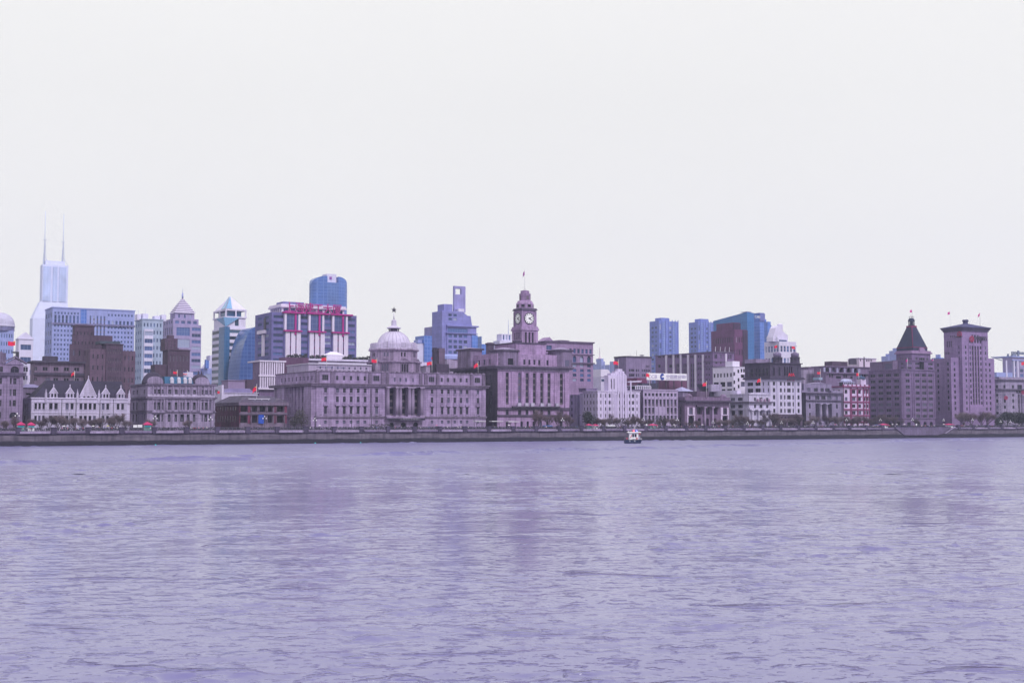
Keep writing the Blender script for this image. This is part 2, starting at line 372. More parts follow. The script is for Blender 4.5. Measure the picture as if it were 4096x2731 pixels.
def wave_field(X, Y, s, rs):
    Z = np.zeros_like(X); DX = np.zeros_like(X); DY = np.zeros_like(X)
    def low(seed, lam, n):                                   # slow patchiness: wind gusts and slicks
        r = np.random.RandomState(seed); q = np.zeros_like(X)
        for _ in range(n):
            l = lam*r.uniform(.6, 1.7); a = r.uniform(0, 2*pi); q += np.sin(2*pi/l*(X*cos(a)*.7+Y*sin(a))+r.uniform(0, 2*pi))
        return q/sqrt(n/2)
    gust = np.clip(.78+.30*low(3, 46, 7)+.30*low(4, 15, 7), .12, 1.9)
    pk = .95*low(14, 4.5, 11)+.45*low(15, 12, 7); pack = np.clip(.62+.6*pk, .22, 2.2); pack2 = np.clip(.45+.6*low(16, 14, 9)+.3*low(17, 40, 5), .12, 2.2)
    N_ = 84
    for k in range(N_):
        lam = .55*(26.0)**(k/(N_-1))*rs.uniform(.92, 1.08); a = pi/2+rs.normal(0, 1)*(.95 if lam < 4 else .6)+.15; ph = rs.uniform(0, 2*pi)
        slope = WAVE*(1.0 if lam < 3 else (.42 if s < .3 else 1.5) if lam < 6 else .10)/sqrt(N_/2)
        att = np.clip((lam/s-2.2)/2.0, 0, 1)
        if att <= 0: continue
        kk = 2*pi/lam; amp = slope/kk*att; arg = kk*(X*cos(a)+Y*sin(a))+ph; c = np.cos(arg); sn = np.sin(arg); g = gust*pack if lam < 3 else gust*pack2 if lam < 6 else 1.0
        Z += amp*c*g; DX -= .7*amp*cos(a)*sn*g; DY -= .7*amp*sin(a)*sn*g
    v = (Y-X)*.7071; wob = 2.6*low(9, 60, 5)+.8*low(10, 12, 5); fade = np.clip((430-Y)/60, 0, 1)*np.clip((X+125)/60, 0, 1)*.0+1.0
    for c0, wd, am in ((296.0, 1.0, .80), (287.0, .9, .5)):
        d = (v+wob-c0)/wd; Z += am*np.exp(-d*d)*np.clip(.8+.3*low(12, 30, 4), .35, 1.4)
    return X+DX, Y+DY, Z
WAVE = .13
def river_mesh():
    vs, fs, base = [], [], 0
    for y0, y1, s in ((40, 80, .125), (80, 140, .2), (140, 240, .25), (240, 400, .44), (400, 660, .8)):
        hw = .46*y1+22; nx, ny = int(2*hw/s)+1, int((y1-y0)/s)+2
        gx, gy = np.meshgrid(-hw+s*np.arange(nx), y0+(y1-y0+s*.6)*np.arange(ny)/(ny-1))
        x, y, z = wave_field(gx.ravel(), gy.ravel(), s, np.random.RandomState(5)); vs.append(np.stack([x, y, z], 1))
        a = (np.arange(nx-1)[None, :]+nx*np.arange(ny-1)[:, None]).ravel()+base; fs.append(np.stack([a, a+1, a+nx+1, a+nx], 1)); base += nx*ny
    flat = np.array([(-1180, -70, -.3), (3500, -70, -.3), (3500, onbank(3500, .5)[1], -.3), (-1180, onbank(-1180, .5)[1], -.3)]); vs.append(flat); fs.append(np.array([[base, base+1, base+2, base+3]]))
    V, F_ = np.concatenate(vs).astype(np.float32), np.concatenate(fs).astype(np.int32); me = bpy.data.meshes.new('river')
    me.vertices.add(len(V)); me.vertices.foreach_set('co', V.ravel()); me.loops.add(F_.size); me.loops.foreach_set('vertex_index', F_.ravel())
    me.polygons.add(len(F_)); me.polygons.foreach_set('loop_start', np.arange(0, F_.size, 4, dtype=np.int32)); me.polygons.foreach_set('use_smooth', np.ones(len(F_), bool)); me.update(calc_edges=True); me.materials.append(WATER); return me
rv = bpy.data.objects.new('river', river_mesh()); COL.objects.link(rv); tag(rv, kind='structure')
GRD = stone('street_asphalt', (.055, .05, .065), .2, 0)
tag(poly('ground', [(-1100, onbank(-1100, 1.2)[1], G), (3500, onbank(3500, 1.2)[1], G), (3500, 4200, G), (-3500, 4200, G), (-3500, -60, G), (-1180, -60, G)], GRD), kind='structure')
# ------------------------------------------------------------------ quay
def quay_mat():
    m, t, p = newmat('quay_concrete'); L = t.links.new; p.inputs['Roughness'].default_value = .9; p.inputs['Specular IOR Level'].default_value = .15
    tc = nn(t, 'ShaderNodeTexCoord'); s = nn(t, 'ShaderNodeSeparateXYZ'); L(tc.outputs['Object'], s.inputs[0])
    mp = nn(t, 'ShaderNodeMapping'); mp.inputs['Scale'].default_value = (.12, .12, .7); L(tc.outputs['Object'], mp.inputs['Vector'])
    n = nn(t, 'ShaderNodeTexNoise', Scale=1.0, Detail=6.0, Roughness=.65); L(mp.outputs[0], n.inputs['Vector'])
    mp2 = nn(t, 'ShaderNodeMapping'); mp2.inputs['Scale'].default_value = (.5, .5, .05); L(tc.outputs['Object'], mp2.inputs['Vector'])
    n2 = nn(t, 'ShaderNodeTexNoise', Scale=1.0, Detail=5.0, Roughness=.6); L(mp2.outputs[0], n2.inputs['Vector'])
    base = ramp2(t, n.outputs[0], (.085, .072, .108), (.175, .15, .195))
    base = mixc(t, 1.0, base, ramp2(t, n2.outputs[0], (.5, .5, .54), (1, 1, 1), .3, .55), 'MULTIPLY')
    a = nn(t, 'ShaderNodeMath', operation='MULTIPLY_ADD'); L(n.outputs[0], a.inputs[0]); a.inputs[1].default_value = 1.3; a.inputs[2].default_value = -.65
    z = nn(t, 'ShaderNodeMath', operation='ADD'); L(s.outputs[2], z.inputs[0]); L(a.outputs[0], z.inputs[1])
    f = nn(t, 'ShaderNodeMapRange'); f.inputs[1].default_value = 1.75; f.inputs[2].default_value = 2.15; L(z.outputs[0], f.inputs[0])
    L(mixc(t, f.outputs[0], (.030, .028, .045), base), p.inputs['Base Color'])       # weed and tide stain up to the high-water mark
    return m
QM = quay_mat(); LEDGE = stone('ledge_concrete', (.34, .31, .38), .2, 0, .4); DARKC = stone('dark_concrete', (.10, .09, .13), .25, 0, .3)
PIER = stone('pier_granite', (.075, .068, .10), .25, 0, .3); RAIL = plain('railing_steel', (.10, .095, .14), .45)
s_a, s_b = sofpx(-160, 0), sofpx(4300, 0)
LA, LB = sofpx(3575, 0), sofpx(3800, 0)                 # the landing stage at the right
quay = empty('quay_wall', st(s_a, 0, 0), PHI); tag(quay, 'long grey concrete quay wall with dark tide stain along the water', 'quay wall')
LQ = s_b-s_a
mb = MB(); mb.box(0, LQ, 0, 1.0, -2, 4.3); mb.build('wall_face', QM, quay)
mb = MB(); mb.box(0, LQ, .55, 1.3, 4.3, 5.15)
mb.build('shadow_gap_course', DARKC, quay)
mb = MB(); mb.box(0, LQ, .15, 26, 5.15, 5.95); mb.build('deck_slab', stone('deck_stone', (.20, .18, .23), .15, 0), quay)
MOD = 13.6; s0 = sofpx(76, 0); k0 = math.floor((s_a-s0)/MOD)
piers = [s0+k*MOD for k in range(k0, int((s_b-s0)/MOD)+1) if s_a < s0+k*MOD < s_b]
rail_me = None
def railing_mesh(L):
    mb = MB(); mb.box(0, L, -.05, .05, 7.28, 7.40); mb.box(0, L, -.04, .04, 6.15, 6.25)
    n = int(L/1.7)
    for i in range(n+1):
        x = L*i/n; mb.add([(x, -.07, 5.95), (x+.16, -.07, 5.95), (x+.16, .07, 5.95), (x, .07, 5.95), (x-.30, -.35, 7.3), (x-.14, -.35, 7.3), (x-.14, -.25, 7.3), (x-.3, -.25, 7.3)],
               [(0, 1, 5, 4), (1, 2, 6, 5), (2, 3, 7, 6), (3, 0, 4, 7), (4, 5, 6, 7)])
    for z in (6.5, 6.75, 7.0): mb.box(0, L, -.03, .03, z, z+.05)
    return mb.mesh('promenade_railing', RAIL)
RAILM = railing_mesh(MOD-2.2)
for i, s in enumerate(piers):
    if not (LA-2 < s < LB+2):
        mb = MB(); mb.box(s-s_a-1.0, s-s_a+1.0, -.45, 1.6, 4.75, 7.45); mb.box(s-s_a-1.15, s-s_a+1.15, -.6, 1.7, 7.45, 7.6); mb.build('pier', PIER, quay)
    if LA-MOD < s < LB: continue
    mb = MB(); a, b = s-s_a+1.1, s-s_a+MOD-1.1
    if i % 2: mb.box(a-.6, b-.5, -1.0, .3, 5.02, 5.85)
    else:
        mb.box(a+.2, b-.2, -.35, .3, 5.10, 5.80)
        for q in range(4): x = a+1.4+q*(b-a-2.8)/3; mb.box(x-.3, x+.3, -.02, .5, 4.45, 4.8, 1)
    mb.build('planter_ledge', [LEDGE if i % 2 else stone('ledge_dull', (.20, .18, .24), .2, 0), DARKC], quay)
    r = bpy.data.objects.new('promenade_railing', RAILM); COL.objects.link(r); r.location = st(s+1.1, .25, 0); r.rotation_euler = (0, 0, PHI)
    tag(r, 'slanted bar steel railing between two quay piers', 'railing', 'railings along the riverside promenade')
# low hedge along the inner edge of the promenade
hr = random.Random(77); hb_ = MB()
for i in range(15000):
    s = hr.uniform(s_a, s_b); z = 5.95+abs(hr.gauss(0, .5))*1.0+hr.uniform(0, .45); q = st(s, 23.5+hr.uniform(-.6, .6), min(z, 7.25+.15*sin(s*.3)))
    u = Vector((hr.gauss(0, 1), hr.gauss(0, 1), hr.gauss(0, 1))).normalized(); v = u.orthogonal().normalized(); w2 = u.cross(v); k = .34*hr.uniform(.6, 1.4)
    hb_.add([q-v*k, q+w2*k*.6, q+v*k, q-w2*k*.6], [(0, 1, 2, 3)])
tag(hb_.build('hedge_foliage', stone('hedge_dark', (.030, .030, .038), .4, 0, .3)), kind='stuff')
# landing stage with sloping ends
ls = empty('landing_stage', st(LA, 0, 0), PHI); tag(ls, 'dark boat shaped landing stage with sloping ends at the quay wall', 'landing stage')
W_ = LB-LA; mb = MB(); mb.prism([(0, 6.3), (W_*.16, 1.6), (W_*.26, 1.4), (W_*.76, 1.4), (W_*.86, 2.2), (W_, 6.3)], -.5, .0)
mb.build('hull_wall', stone('landing_dark', (.155, .14, .185), .2, 0, .3), ls)
mb = MB(); mb.box(0, W_, -.7, .2, 6.3, 6.6); mb.build('coping', PIER, ls)
mb = MB()
for k in range(9): x = W_*(.14+.72*k/8); mb.lathe([(.32, 0), (.32, .1)], 0, 0, 8); 
for k in range(10): x = W_*(.12+.74*k/9); mb = MB(); mb.box(x-.3, x+.3, -.57, -.49, 5.0, 5.5); mb.build('scupper', FRD, ls)
mb = MB(); mb.prism([(W_*.87, 2.3), (W_*.90, 2.3), (W_*1.09, 6.6), (W_*1.06, 6.6)], -.8, -.51); mb.build('stair_flank', LEDGE, ls)
mb = MB(); mb.box(0, W_, -.5, -.4, 7.25, 7.4)
for k in range(30): x = W_*k/29; mb.box(x-.05, x+.05, -.5, -.4, 6.6, 7.25)
mb.build('guard_rail', RAIL, ls)
# ------------------------------------------------------------------ haze
hz = MB(); hz.box(-3600, 3600, -80, 4300, -1.0, 640)
hm = bpy.data.materials.new('haze_air'); hm.use_nodes = True; t = hm.node_tree; t.nodes.clear()
pv = nn(t, 'ShaderNodeVolumePrincipled'); pv.inputs['Color'].default_value = (.73, .78, .97, 1); pv.inputs['Density'].default_value = .0001; pv.inputs['Anisotropy'].default_value = 0.1
mo = nn(t, 'ShaderNodeOutputMaterial'); t.links.new(pv.outputs[0], mo.inputs['Volume'])
hzo = hz.build('haze', hm); tag(hzo, kind='stuff')
# ================================================================== FIRST ROW OF BUILDINGS
Z1, Z2, Z3, Z4 = Q(0, 800, 1.568), Q(500, 1100, 2.24), Q(980, 1050, 2.24), Q(1400, 1150, 2.614)
Z5, Z6, Z7, Z8 = Q(1850, 1050, 2.24), Q(2350, 1200, 2.613), Q(2800, 1200, 2.852), Q(3350, 1200, 2.704)
ZA, ZB, ZC, ZD = Q(0, 1380, 7.84), Q(0, 1560, 4.356), Q(500, 1560, 4.356), Q(1000, 1560, 4.356)
ZE, ZF, ZG, ZH = Q(2250, 1560, 4.356), Q(2750, 1560, 4.356), Q(3250, 1400, 4.356), Q(3750, 1250, 3.075)
TILE = stone('roof_tile_dark', (.040, .038, .062), .2, .5, .2)
LEAD = stone('roof_lead', (.055, .05, .075), .25, 0, .3)
TARFELT = stone('roof_felt', (.12, .11, .15), .25, 0, .3)
BONEW = stone('white_render', (.60, .575, .68), .08, 0, .2)
IRON = plain('wrought_iron', (.03, .03, .045), .5)
GREYST = stone('grey_granite', (.20, .175, .235), .2, 1.0, .4)
def columns(b, xs, z0, z1, r, y, mat, name='column', flute=False):
    for x in xs:
        mb = MB(); h = z1-z0
        mb.box(x-r*1.35, x+r*1.35, y-r*1.35, y+r*1.35, z0, z0+h*.05)
        mb.lathe([(r, z0+h*.05), (r*.97, z0+h*.5), (r*.84, z0+h*.92), (r*1.25, z0+h*.955)], x, y, 12, smooth=True)
        mb.box(x-r*1.3, x+r*1.3, y-r*1.3, y+r*1.3, z0+h*.955, z1)
        b.part(name, mb, mat)
def pilasters(mb, xs, w, z0, z1, out=.35):
    for x in xs: mb.box(x-w/2, x+w/2, -out, .0-.003, z0, z1)

# ---- stone corner block with pediment, cut by the left edge of the photo
b = Bld('corner_building', 'grey stone office block with a small pediment beside the white gabled house', 'building', ZB, -300, 70, 392)
st1 = stone('corner_stone', (.30, .26, .35), .15, 1.4, .4); b.xr = 40
zc = b.Z(118-0, 200); b.q = ZA
zcor, zpar, zap = b.Z(900, 400), b.Z(610, 400), b.Z(410, 480)
cx = [(0, 95), (300, 372), (418, 512), (552, 600)]
rr = b.rows([(1040, 1225), (1380, 1590)], 400); b.q = ZB; rr += b.rows([(172, 280)], 200); 
hl = grid(b.spans([(-150, -110), (-20, 22), (160, 190), (218, 273)]), rr, 'w')
hl += [(b.X(165), b.Z(490, 200), b.X(300), b.Z(385, 200), 'wa', .6), (b.X(-60), b.Z(490, 200), b.X(20), b.Z(370, 200), 'wa', .6)]
b.q = ZA; hl += [(b.X(330, 700), b.Z(862, 400), b.X(600, 700), b.Z(662, 400), 'wa'), (b.X(0, 700), b.Z(850, 400), b.X(95, 700), b.Z(680, 400), 'w')]
mb = MB(); W = b.W; b.block(mb, 0, W, 0, 28, 0, zpar, hl)
xa, xm, xb = b.X(150, 500), b.X(470, 500), b.X(770, 500)
mb.prism([(xa, zpar), (xb, zpar), (xm, zap)], -.3, 2.2)
for c in ((215, 300), (600, 705)):
    mb.box(b.X(c[0], 1300), b.X(c[1], 1300), -.6, -.004, 0, zcor-1)
b.part('wall', mb, st1)
b.band('cornice', stone('cornice_soot', (.10, .09, .13), .2, 0, .3), 0, W, 0, 28, zcor-1.0, zcor+.5, 1.0)
mb = MB(); xs_ = (xb-xm)
mb.prism([(xa-1, zpar+.2), (xm, zap+.3), (xb+1, zpar+.2), (xb+1, zpar+.9), (xm, zap+1.0), (xa-1, zpar+.9)], -.9, 2.4); b.part('pediment_moulding', mb, GREYST)
mb = MB(); mb.box(b.X(-150, 400), b.X(255, 330), 6, 16, zpar, b.Z(245, 100, 6)); mb.box(b.X(-100, 300), b.X(160, 260), 7, 14, b.Z(245, 100, 6), b.Z(200, 100, 6)); b.part('roof_house', mb, GREYST)
mb = MB(); xd = b.X(555, 300, 4); zt = b.Z(205, 500, 4)
mb.box(xd-.6, xd+.6, 4, 5.2, zpar, zt-.5); mb.box(xd-2.2, xd+.6, 4, 5.2, zt-.7, zt); b.part('vent_duct', mb, IRON); b.done()

# ---- low grey house with pitched roof between the corner block and the gabled house
b = Bld('low_house', 'low grey house with pitched roof tucked between corner block and gabled house', 'house', ZA, 690, 92, 1330); b.xr = 110
z0, z1 = b.Z(1335, 1000), b.Z(1215, 1000); mb = MB(); b.block(mb, 0, b.W, 0, 14, 0, z0, [(b.X(800), b.Z(1560, 900), b.X(950), b.Z(1500, 900), 'd'), (b.X(1000), b.Z(1570, 900), b.X(1150), b.Z(1500, 900), 'd')])
b.part('wall', mb, stone('low_grey_render', (.20, .18, .23), .15, 0, .4))
mb = MB(); mb.add([(-.5, -.6, z0), (b.W+.5, -.6, z0), (b.W+.5, 14, z0), (-.5, 14, z0), (2.5, 6, z1), (b.W-3, 6, z1)], [(0, 1, 5, 4), (1, 2, 5), (2, 3, 4, 5), (3, 0, 4), (3, 2, 1, 0)]); b.part('roof', mb, stone('grey_slate', (.22, .22, .32), .12, 0, .2)); b.done()

# ---- white gabled house in Gothic style
b = Bld('gabled_house', 'white Gothic style house with five pointed gables and dark slate roof', 'house', ZB, 545, 70, 2262); b.xr = 300
GW = stone('gothic_white', (.52, .49, .60), .10, 1.0, .3)
dp = b.Y(392, 300); zp = b.Z(150, 1300); zs = b.Z(200, 1300)
up = [600, 645, 668, 710, 738, 780, 855, 915, 945, 1005, 1140, 1195, 1228, 1280, 1385, 1435, 1463, 1515, 1545, 1595, 1625, 1672, 1772, 1820, 1852, 1900, 2032, 2080, 2112, 2158]
us = b.spans([(up[i], up[i+1]) for i in range(0, 30, 2)])
r1, r2 = b.rows([(228, 335), (445, 545)], 1200); hl = grid(us, [r1], 'd')+grid(us, [r2], 'd')
mb = MB(); b.block(mb, 0, b.W, 0, dp, 0, zp, hl, grid(b.ycols([480, 430], 22), [r1, r2], 'd'))
for u in us:                                            # drip moulds and sills
    mb.box(u[0]-.15, u[1]+.15, -.18, -.004, r1[1]+.05, r1[1]+.3); mb.box(u[0]-.15, u[1]+.15, -.22, -.004, r1[0]-.3, r1[0]-.02)
b.part('wall', mb, GW)
mb = MB(); mb.box(-.3, b.W+.3, -.35, dp+.3, zp, zp+.45); mb.box(-.15, b.W+.15, -.2, -.004, zs-.3, zs); mb.box(-.15, b.W+.15, -.2, -.004, r2[1]+1.3, r2[1]+1.7); b.part('parapet_band', mb, stone('gothic_trim', (.62, .59, .70), .08, 0, .2))
b.q = Z1; zr = b.Z(1132, 400, 9); xl, xr_ = b.X(296, 1135, 9), b.X(762, 1150, 9); mb = MB()
mb.add([(1.2, 2.0, zp+.4), (b.W-1.2, 2.0, zp+.4), (b.W-1.2, dp-1, zp+.4), (1.2, dp-1, zp+.4), (xl, 9, zr), (xr_, 9, zr), (xr_, dp-8, zr), (xl, dp-8, zr)], [(0, 1, 5, 4), (1, 2, 6, 5), (2, 3, 7, 6), (3, 0, 4, 7), (4, 5, 6, 7)]); b.part('roof', mb, TILE)
b.q = ZB
def gable(cx, w, ze, za, aw):
    x = b.X(cx, 100); mb = MB(); hw = w/2
    b.panel(mb, (x-hw, -.25), (1, 0), w, zp+.45, ze, [(hw+a0, a1, hw+a2, a3, 'da') for a0, a1, a2, a3 in aw], (0, 1), 0, 0, .3)
    mb.prism([(x-hw, ze), (x+hw, ze), (x, za)], -.25, 1.2)
    mb.box(x-hw, x-hw+.3, .1, 5, zp+.45, ze); mb.box(x+hw-.3, x+hw, .1, 5, zp+.45, ze)
    mb.prism([(x-.5, ze+.8), (x+.5, ze+.8), (x, ze+2.0)], -.3, -.252, 0)
    g = b.part('gable', mb, GW); m2 = MB()
    for sg in (-1, 1):
        m2.prism([(x+sg*(hw+.35), ze-.25), (x+sg*(hw+.05), ze-.25), (x, za-.25), (x, za+.35)] if sg < 0 else [(x+hw+.05, ze-.25), (x+hw+.35, ze-.25), (x, za+.35), (x, za-.25)], -.45, 1.3)
    m2.lathe([(.12, za+.2), (.28, za+.7), (.1, za+.95), (.3, za+1.2), (.02, za+1.7)], x, .3, 6); m2.build('coping', stone('gothic_trim', (.6, .6, .7)), g)
    m3 = MB(); m3.prism([(x-hw-.2, ze), (x+hw+.2, ze), (x, za)], 1.3, 7.5); m3.build('gable_roof', TILE, g)
ze, za = b.Z(50, 1200), b.Z(-40, 1220)
for c in (935, 1220, 1842, 2107): gable(c, 3.35, ze, za, [(-1.15, zp+.6, -.25, ze-.3), (.25, zp+.6, 1.15, ze-.3)])
zE, zA = b.Z(100, 1540), b.Z(-190, 1535)
gable(1538, 7.2, zE, zA, [(-2.4, zp+.6, -1.3, zE-.1), (-.6, zp+.6, .6, zE-.02), (1.3, zp+.6, 2.4, zE-.1)])
for c in (800, 1350, 1725, 2250):
    x = b.X(c, 80); mb = MB(); mb.box(x-.45, x+.45, -.5, .4, zp-2, zp+2.2); mb.lathe([(.75, zp+2.2), (.5, zp+2.5), (.03, zp+4.6)], x, -.05, 4, rot=pi/4); b.part('pinnacle', mb, GW)
mb = MB()
for c in (1075, 1325, 1740, 1975):
    x = b.X(c, 300); m1 = MB(); m1.tube((x, -.2, 0), (x, -.2, zp), .12); b.part('drainpipe', m1, IRON)
b.done()

# ---- ornate stone house with two dark domes
b = Bld('twin_domed_house', 'ornate grey stone house with two dark lead domes and teal mansard roof', 'building', ZC, 385, 70, 1565); b.xr = 720
TS = stone('telegraph_stone', (.36, .325, .42), .15, .9, .5); dp = b.Y(95, 300)
zc1, zc2, zc0 = b.Z(378, 1000), b.Z(140, 1000), None
q_ = b.q; b.q = Z2; zt = b.Z(985, 500); b.q = q_
lo, mi, hi = b.rows([(420, 550), (210, 345), (-8, 70)], 1000)
wc = b.spans([(505, 530), (555, 610), (640, 662), (750, 797), (865, 912), (968, 990), (1008, 1030), (1078, 1122), (1185, 1230), (1335, 1358), (1385, 1435), (1465, 1490)])
ys = b.ycols([145, 205, 330], 26)
mb = MB(); b.block(mb, 0, b.W, 0, dp, 0, zt, grid(wc, [mi, hi], 'c')+grid(wc[:5]+[(wc[5][0], wc[6][1])]+wc[7:], [lo], 'c'), grid(ys, [lo, mi, hi], 'c'))
for a, e in ((470, 690), (1300, 1520)): 
    x0, x1 = b.X(a), b.X(e)
    for z in (zc1, zc2): mb.box(x0, x1, -.9, -.003, z-.5, z+.3)
for c in (480, 545, 620, 680, 725, 825, 945, 1050, 1150, 1270, 1310, 1372, 1450, 1510, 1545):
    x = b.X(c)
    for z0, z1 in ((mi[0]-.5, zc2-.8), (hi[0]-.3, zt-.5)): mb.lathe([(.42, z0), (.36, z1)], x, -.35, 8)
for u in wc:                                             # hoods over the middle windows
    c = (u[0]+u[1])/2; mb.prism([(c-1.1, lo[1]+1.2), (c+1.1, lo[1]+1.2), (c+.9, lo[1]+1.8), (c, lo[1]+2.3), (c-.9, lo[1]+1.8)], -.5, -.004)
b.part('wall', mb, TS)
for n_, z, o_ in (('string_course', zc1, .45), ('cornice', zc2, .9), ('cornice', zt, .7)): b.band(n_, stone('telegraph_trim', (.16, .145, .19), .2, 0, .4), 0, b.W, 0, dp, z-.25, z+.65, o_)
mb = MB(); mb.box(0, b.W, -.3, -.0, hi[0]-1.4, hi[0]-.2); b.part('balustrade', mb, stone('telegraph_light', (.46, .43, .52), .1, 0, .3))
b.q = Z2
for cx, wd, top in ((270, 195, 868), (692, 175, 888)):
    x = b.X(cx, 930); r = (b.X(cx+wd/2, 930)-b.X(cx-wd/2, 930))/2; yb = r*.8; zb = zt+.6; h = b.Z(top, cx, yb)-zb
    mb = MB(); mb.lathe([(r*1.02, zb), (r*1.02, zb+h*.12), (r*.95, zb+h*.3), (r*.78, zb+h*.62), (r*.5, zb+h*.88), (r*.15, zb+h)], x, yb, 20, smooth=True, sy=.8)
    d_ = b.part('dome', mb, LEAD); m2 = MB()
    for k in (-1, 1): m2.lathe([(.35, zb+h-.6), (.45, zb+h+.5), (.15, zb+h+.8), (.3, zb+h+1.2), (.05, zb+h+1.7)], x+k*.8, yb, 6)
    m2.build('finial', LEAD, d_)
    m3 = MB(); rr_ = r*.72; n = 10                        # curved pediment before the dome
    m3.prism([(x-rr_, zb)]+[(x-rr_*cos(pi*k/n), zb+1.0+2.4*sin(pi*k/n)) for k in range(n+1)]+[(x+rr_, zb)], -.7, 1.0); m3.lathe([(1.0, 0), (1.0, .01)], 0, 0, 3)if False else None
    b.part('curved_pediment', m3, TS)
xa, xb = b.X(352, 950, 2), b.X(612, 950, 2); zm = b.Z(912, 480, 4); mb = MB()
mb.add([(xa, 1.2, zt+.6), (xb, 1.2, zt+.6), (xb, 12, zt+.6), (xa, 12, zt+.6), (xa+.5, 3.5, zm), (xb-.5, 3.5, zm), (xb-.5, 10, zm), (xa+.5, 10, zm)], [(0, 1, 5, 4), (1, 2, 6, 5), (2, 3, 7, 6), (3, 0, 4, 7), (4, 5, 6, 7)]); b.part('mansard_roof', mb, stone('teal_copper', (.045, .17, .26), .15, .5, .2))
for c in (418, 481, 537, 580):
    x = b.X(c, 945, 2); m1 = MB(); m1.box(x-.8, x+.8, .9, 3.2, zt+.9, zt+2.9); m1.lathe([(.95, zt+2.9), (.7, zt+3.6), (.1, zt+3.9)], x, 1.8, 8); b.part('dormer', m1, FRW)
mb = MB(); mb.box(b.X(545, 890, 14), b.X(610, 890, 14), 14, 18, zt, b.Z(868, 580, 14)); b.part('roof_box', mb, BONEW)
b.done()

# ---- red brick house with loggias
b = Bld('red_loggia_house', 'low red and dark brick house with open two storey loggias and hipped roof', 'house', ZD, -183, 72, 640); b.xr = 1050
RED = stone('red_brick_paint', (.22, .055, .105), .25, .8, .45); RDARK = stone('dark_brick', (.075, .05, .085), .25, .6, .4); RGREY = stone('grey_lintel', (.19, .165, .20), .2, 0, .4)
dp = min(80, b.Y(-603, 500))
zl0, zl1, zm, zu1, zev = b.Z(570, 300), b.Z(440, 300), b.Z(408, 300), b.Z(275, 300), b.Z(226, 300)
op = b.spans([(35, 128), (165, 270), (310, 395), (470, 590)]); op = b.spans([(-168, -42)]) + op
mb = MB(); b.block(mb, 0, b.W, 0, dp, 0, zev, grid(op, [(zm+.8, zu1), (zl0, zl1)], 'd', 2.2), grid(even(3, dp-3, 8, .2), [(zl0+.5, zl1-.3), (zm+1.4, zu1-.3)], 'd', .3)); b.part('wall', mb, RGREY)
mb = MB(); mb.box(-.15, -.004, .3, dp, zl0-1.2, zev-1.4); b.panel
mb2 = MB(); b.part('side_brick_face', mb, RDARK) if False else None
for a, e in ((425, 465), (600, 640), (-38, 6), (-183, -171)):
    x0, x1 = b.X(a), b.X(e); m1 = MB(); m1.box(x0, x1, -.25, -.003, zm+.5, zu1+.1); m1.box(x0, x1, -.25, -.003, zl0-.2, zl1+.1); b.part('red_pier', m1, RED)
m1 = MB(); m1.box(-.2, -.004, .2, dp, 1.5, zu1+.2)
for c in (4, 10, 16, 22): columns
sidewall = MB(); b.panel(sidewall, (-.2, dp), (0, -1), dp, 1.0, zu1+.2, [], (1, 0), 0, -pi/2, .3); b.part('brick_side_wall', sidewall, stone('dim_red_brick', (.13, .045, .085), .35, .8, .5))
for y in even(3, dp-3, 8, .2):
    for z in ((zl0+.5, zl1-.3), (zm+1.4, zu1-.3)):
        m1 = MB(); m1.box(-.28, -.21, y[0], y[1], z[0], z[1]); b.part('side_window', m1, GL)
for o_ in op[1:]:
    columns(b, [(o_[0]-.55)], zl0-.3, zl1+.2, .3, -.1, RGREY); columns(b, [(o_[0]-.55)], zm+.4, zu1+.1, .3, -.1, RGREY)
mb = MB(); mb.box(-.3, b.W+.3, -.55, -.01, zm-.35, zm+.4); mb.box(-.7, b.W+.7, -.9, dp+.5, zu1+.25, zev+.2); b.part('cornice', mb, RGREY)
mb = MB()
for a, e in ((0, b.W*.27), (b.X(415, 200), b.W)): 
    m1 = MB(); c = (a+e)/2; m1.prism([(a-.6, zev+.2), (e+.6, zev+.2), (c, b.Z(140, 545))], -.9, 9); b.part('gable', m1, stone('gable_grey', (.13, .12, .15), .2, 0, .4))
zr = b.Z(95, 200, 8); mb.add([(-.9, -.9, zev+.25), (b.W+.9, -.9, zev+.25), (b.W+.9, dp, zev+.25), (-.9, dp, zev+.25), (5, 9, zr), (b.W-6, 9, zr), (b.W-6, dp-8, zr), (5, dp-8, zr)], [(0, 1, 5, 4), (1, 2, 6, 5), (2, 3, 7, 6), (3, 0, 4, 7), (4, 5, 6, 7)]); b.part('roof', mb, stone('hip_roof_felt', (.085, .08, .11), .2, 0, .3))
mb = MB(); x0, x1 = b.X(-60, 150, 3), b.X(345, 150, 3); zz = b.Z(150, 150, 3); mb.box(x0, x1, 2.6, 3.0, zz-.25, zz+.15)
for k in range(4): x = x0+(x1-x0)*(k+.2)/3.4; mb.box(x-.18, x+.18, 2.65, 2.95, zev+.3, zz-.25)
b.part('roof_pergola', mb, FRW)
x0, x1 = b.X(140), b.X(236); mb = MB(); mb.box(x0, x1, -.75, -.6, b.Z(582, 190), b.Z(428, 190)); b.part('blue_banner', mb, plain('banner_blue', (.02, .07, .42), .5, .3, sc=1.2)); 
b.done()

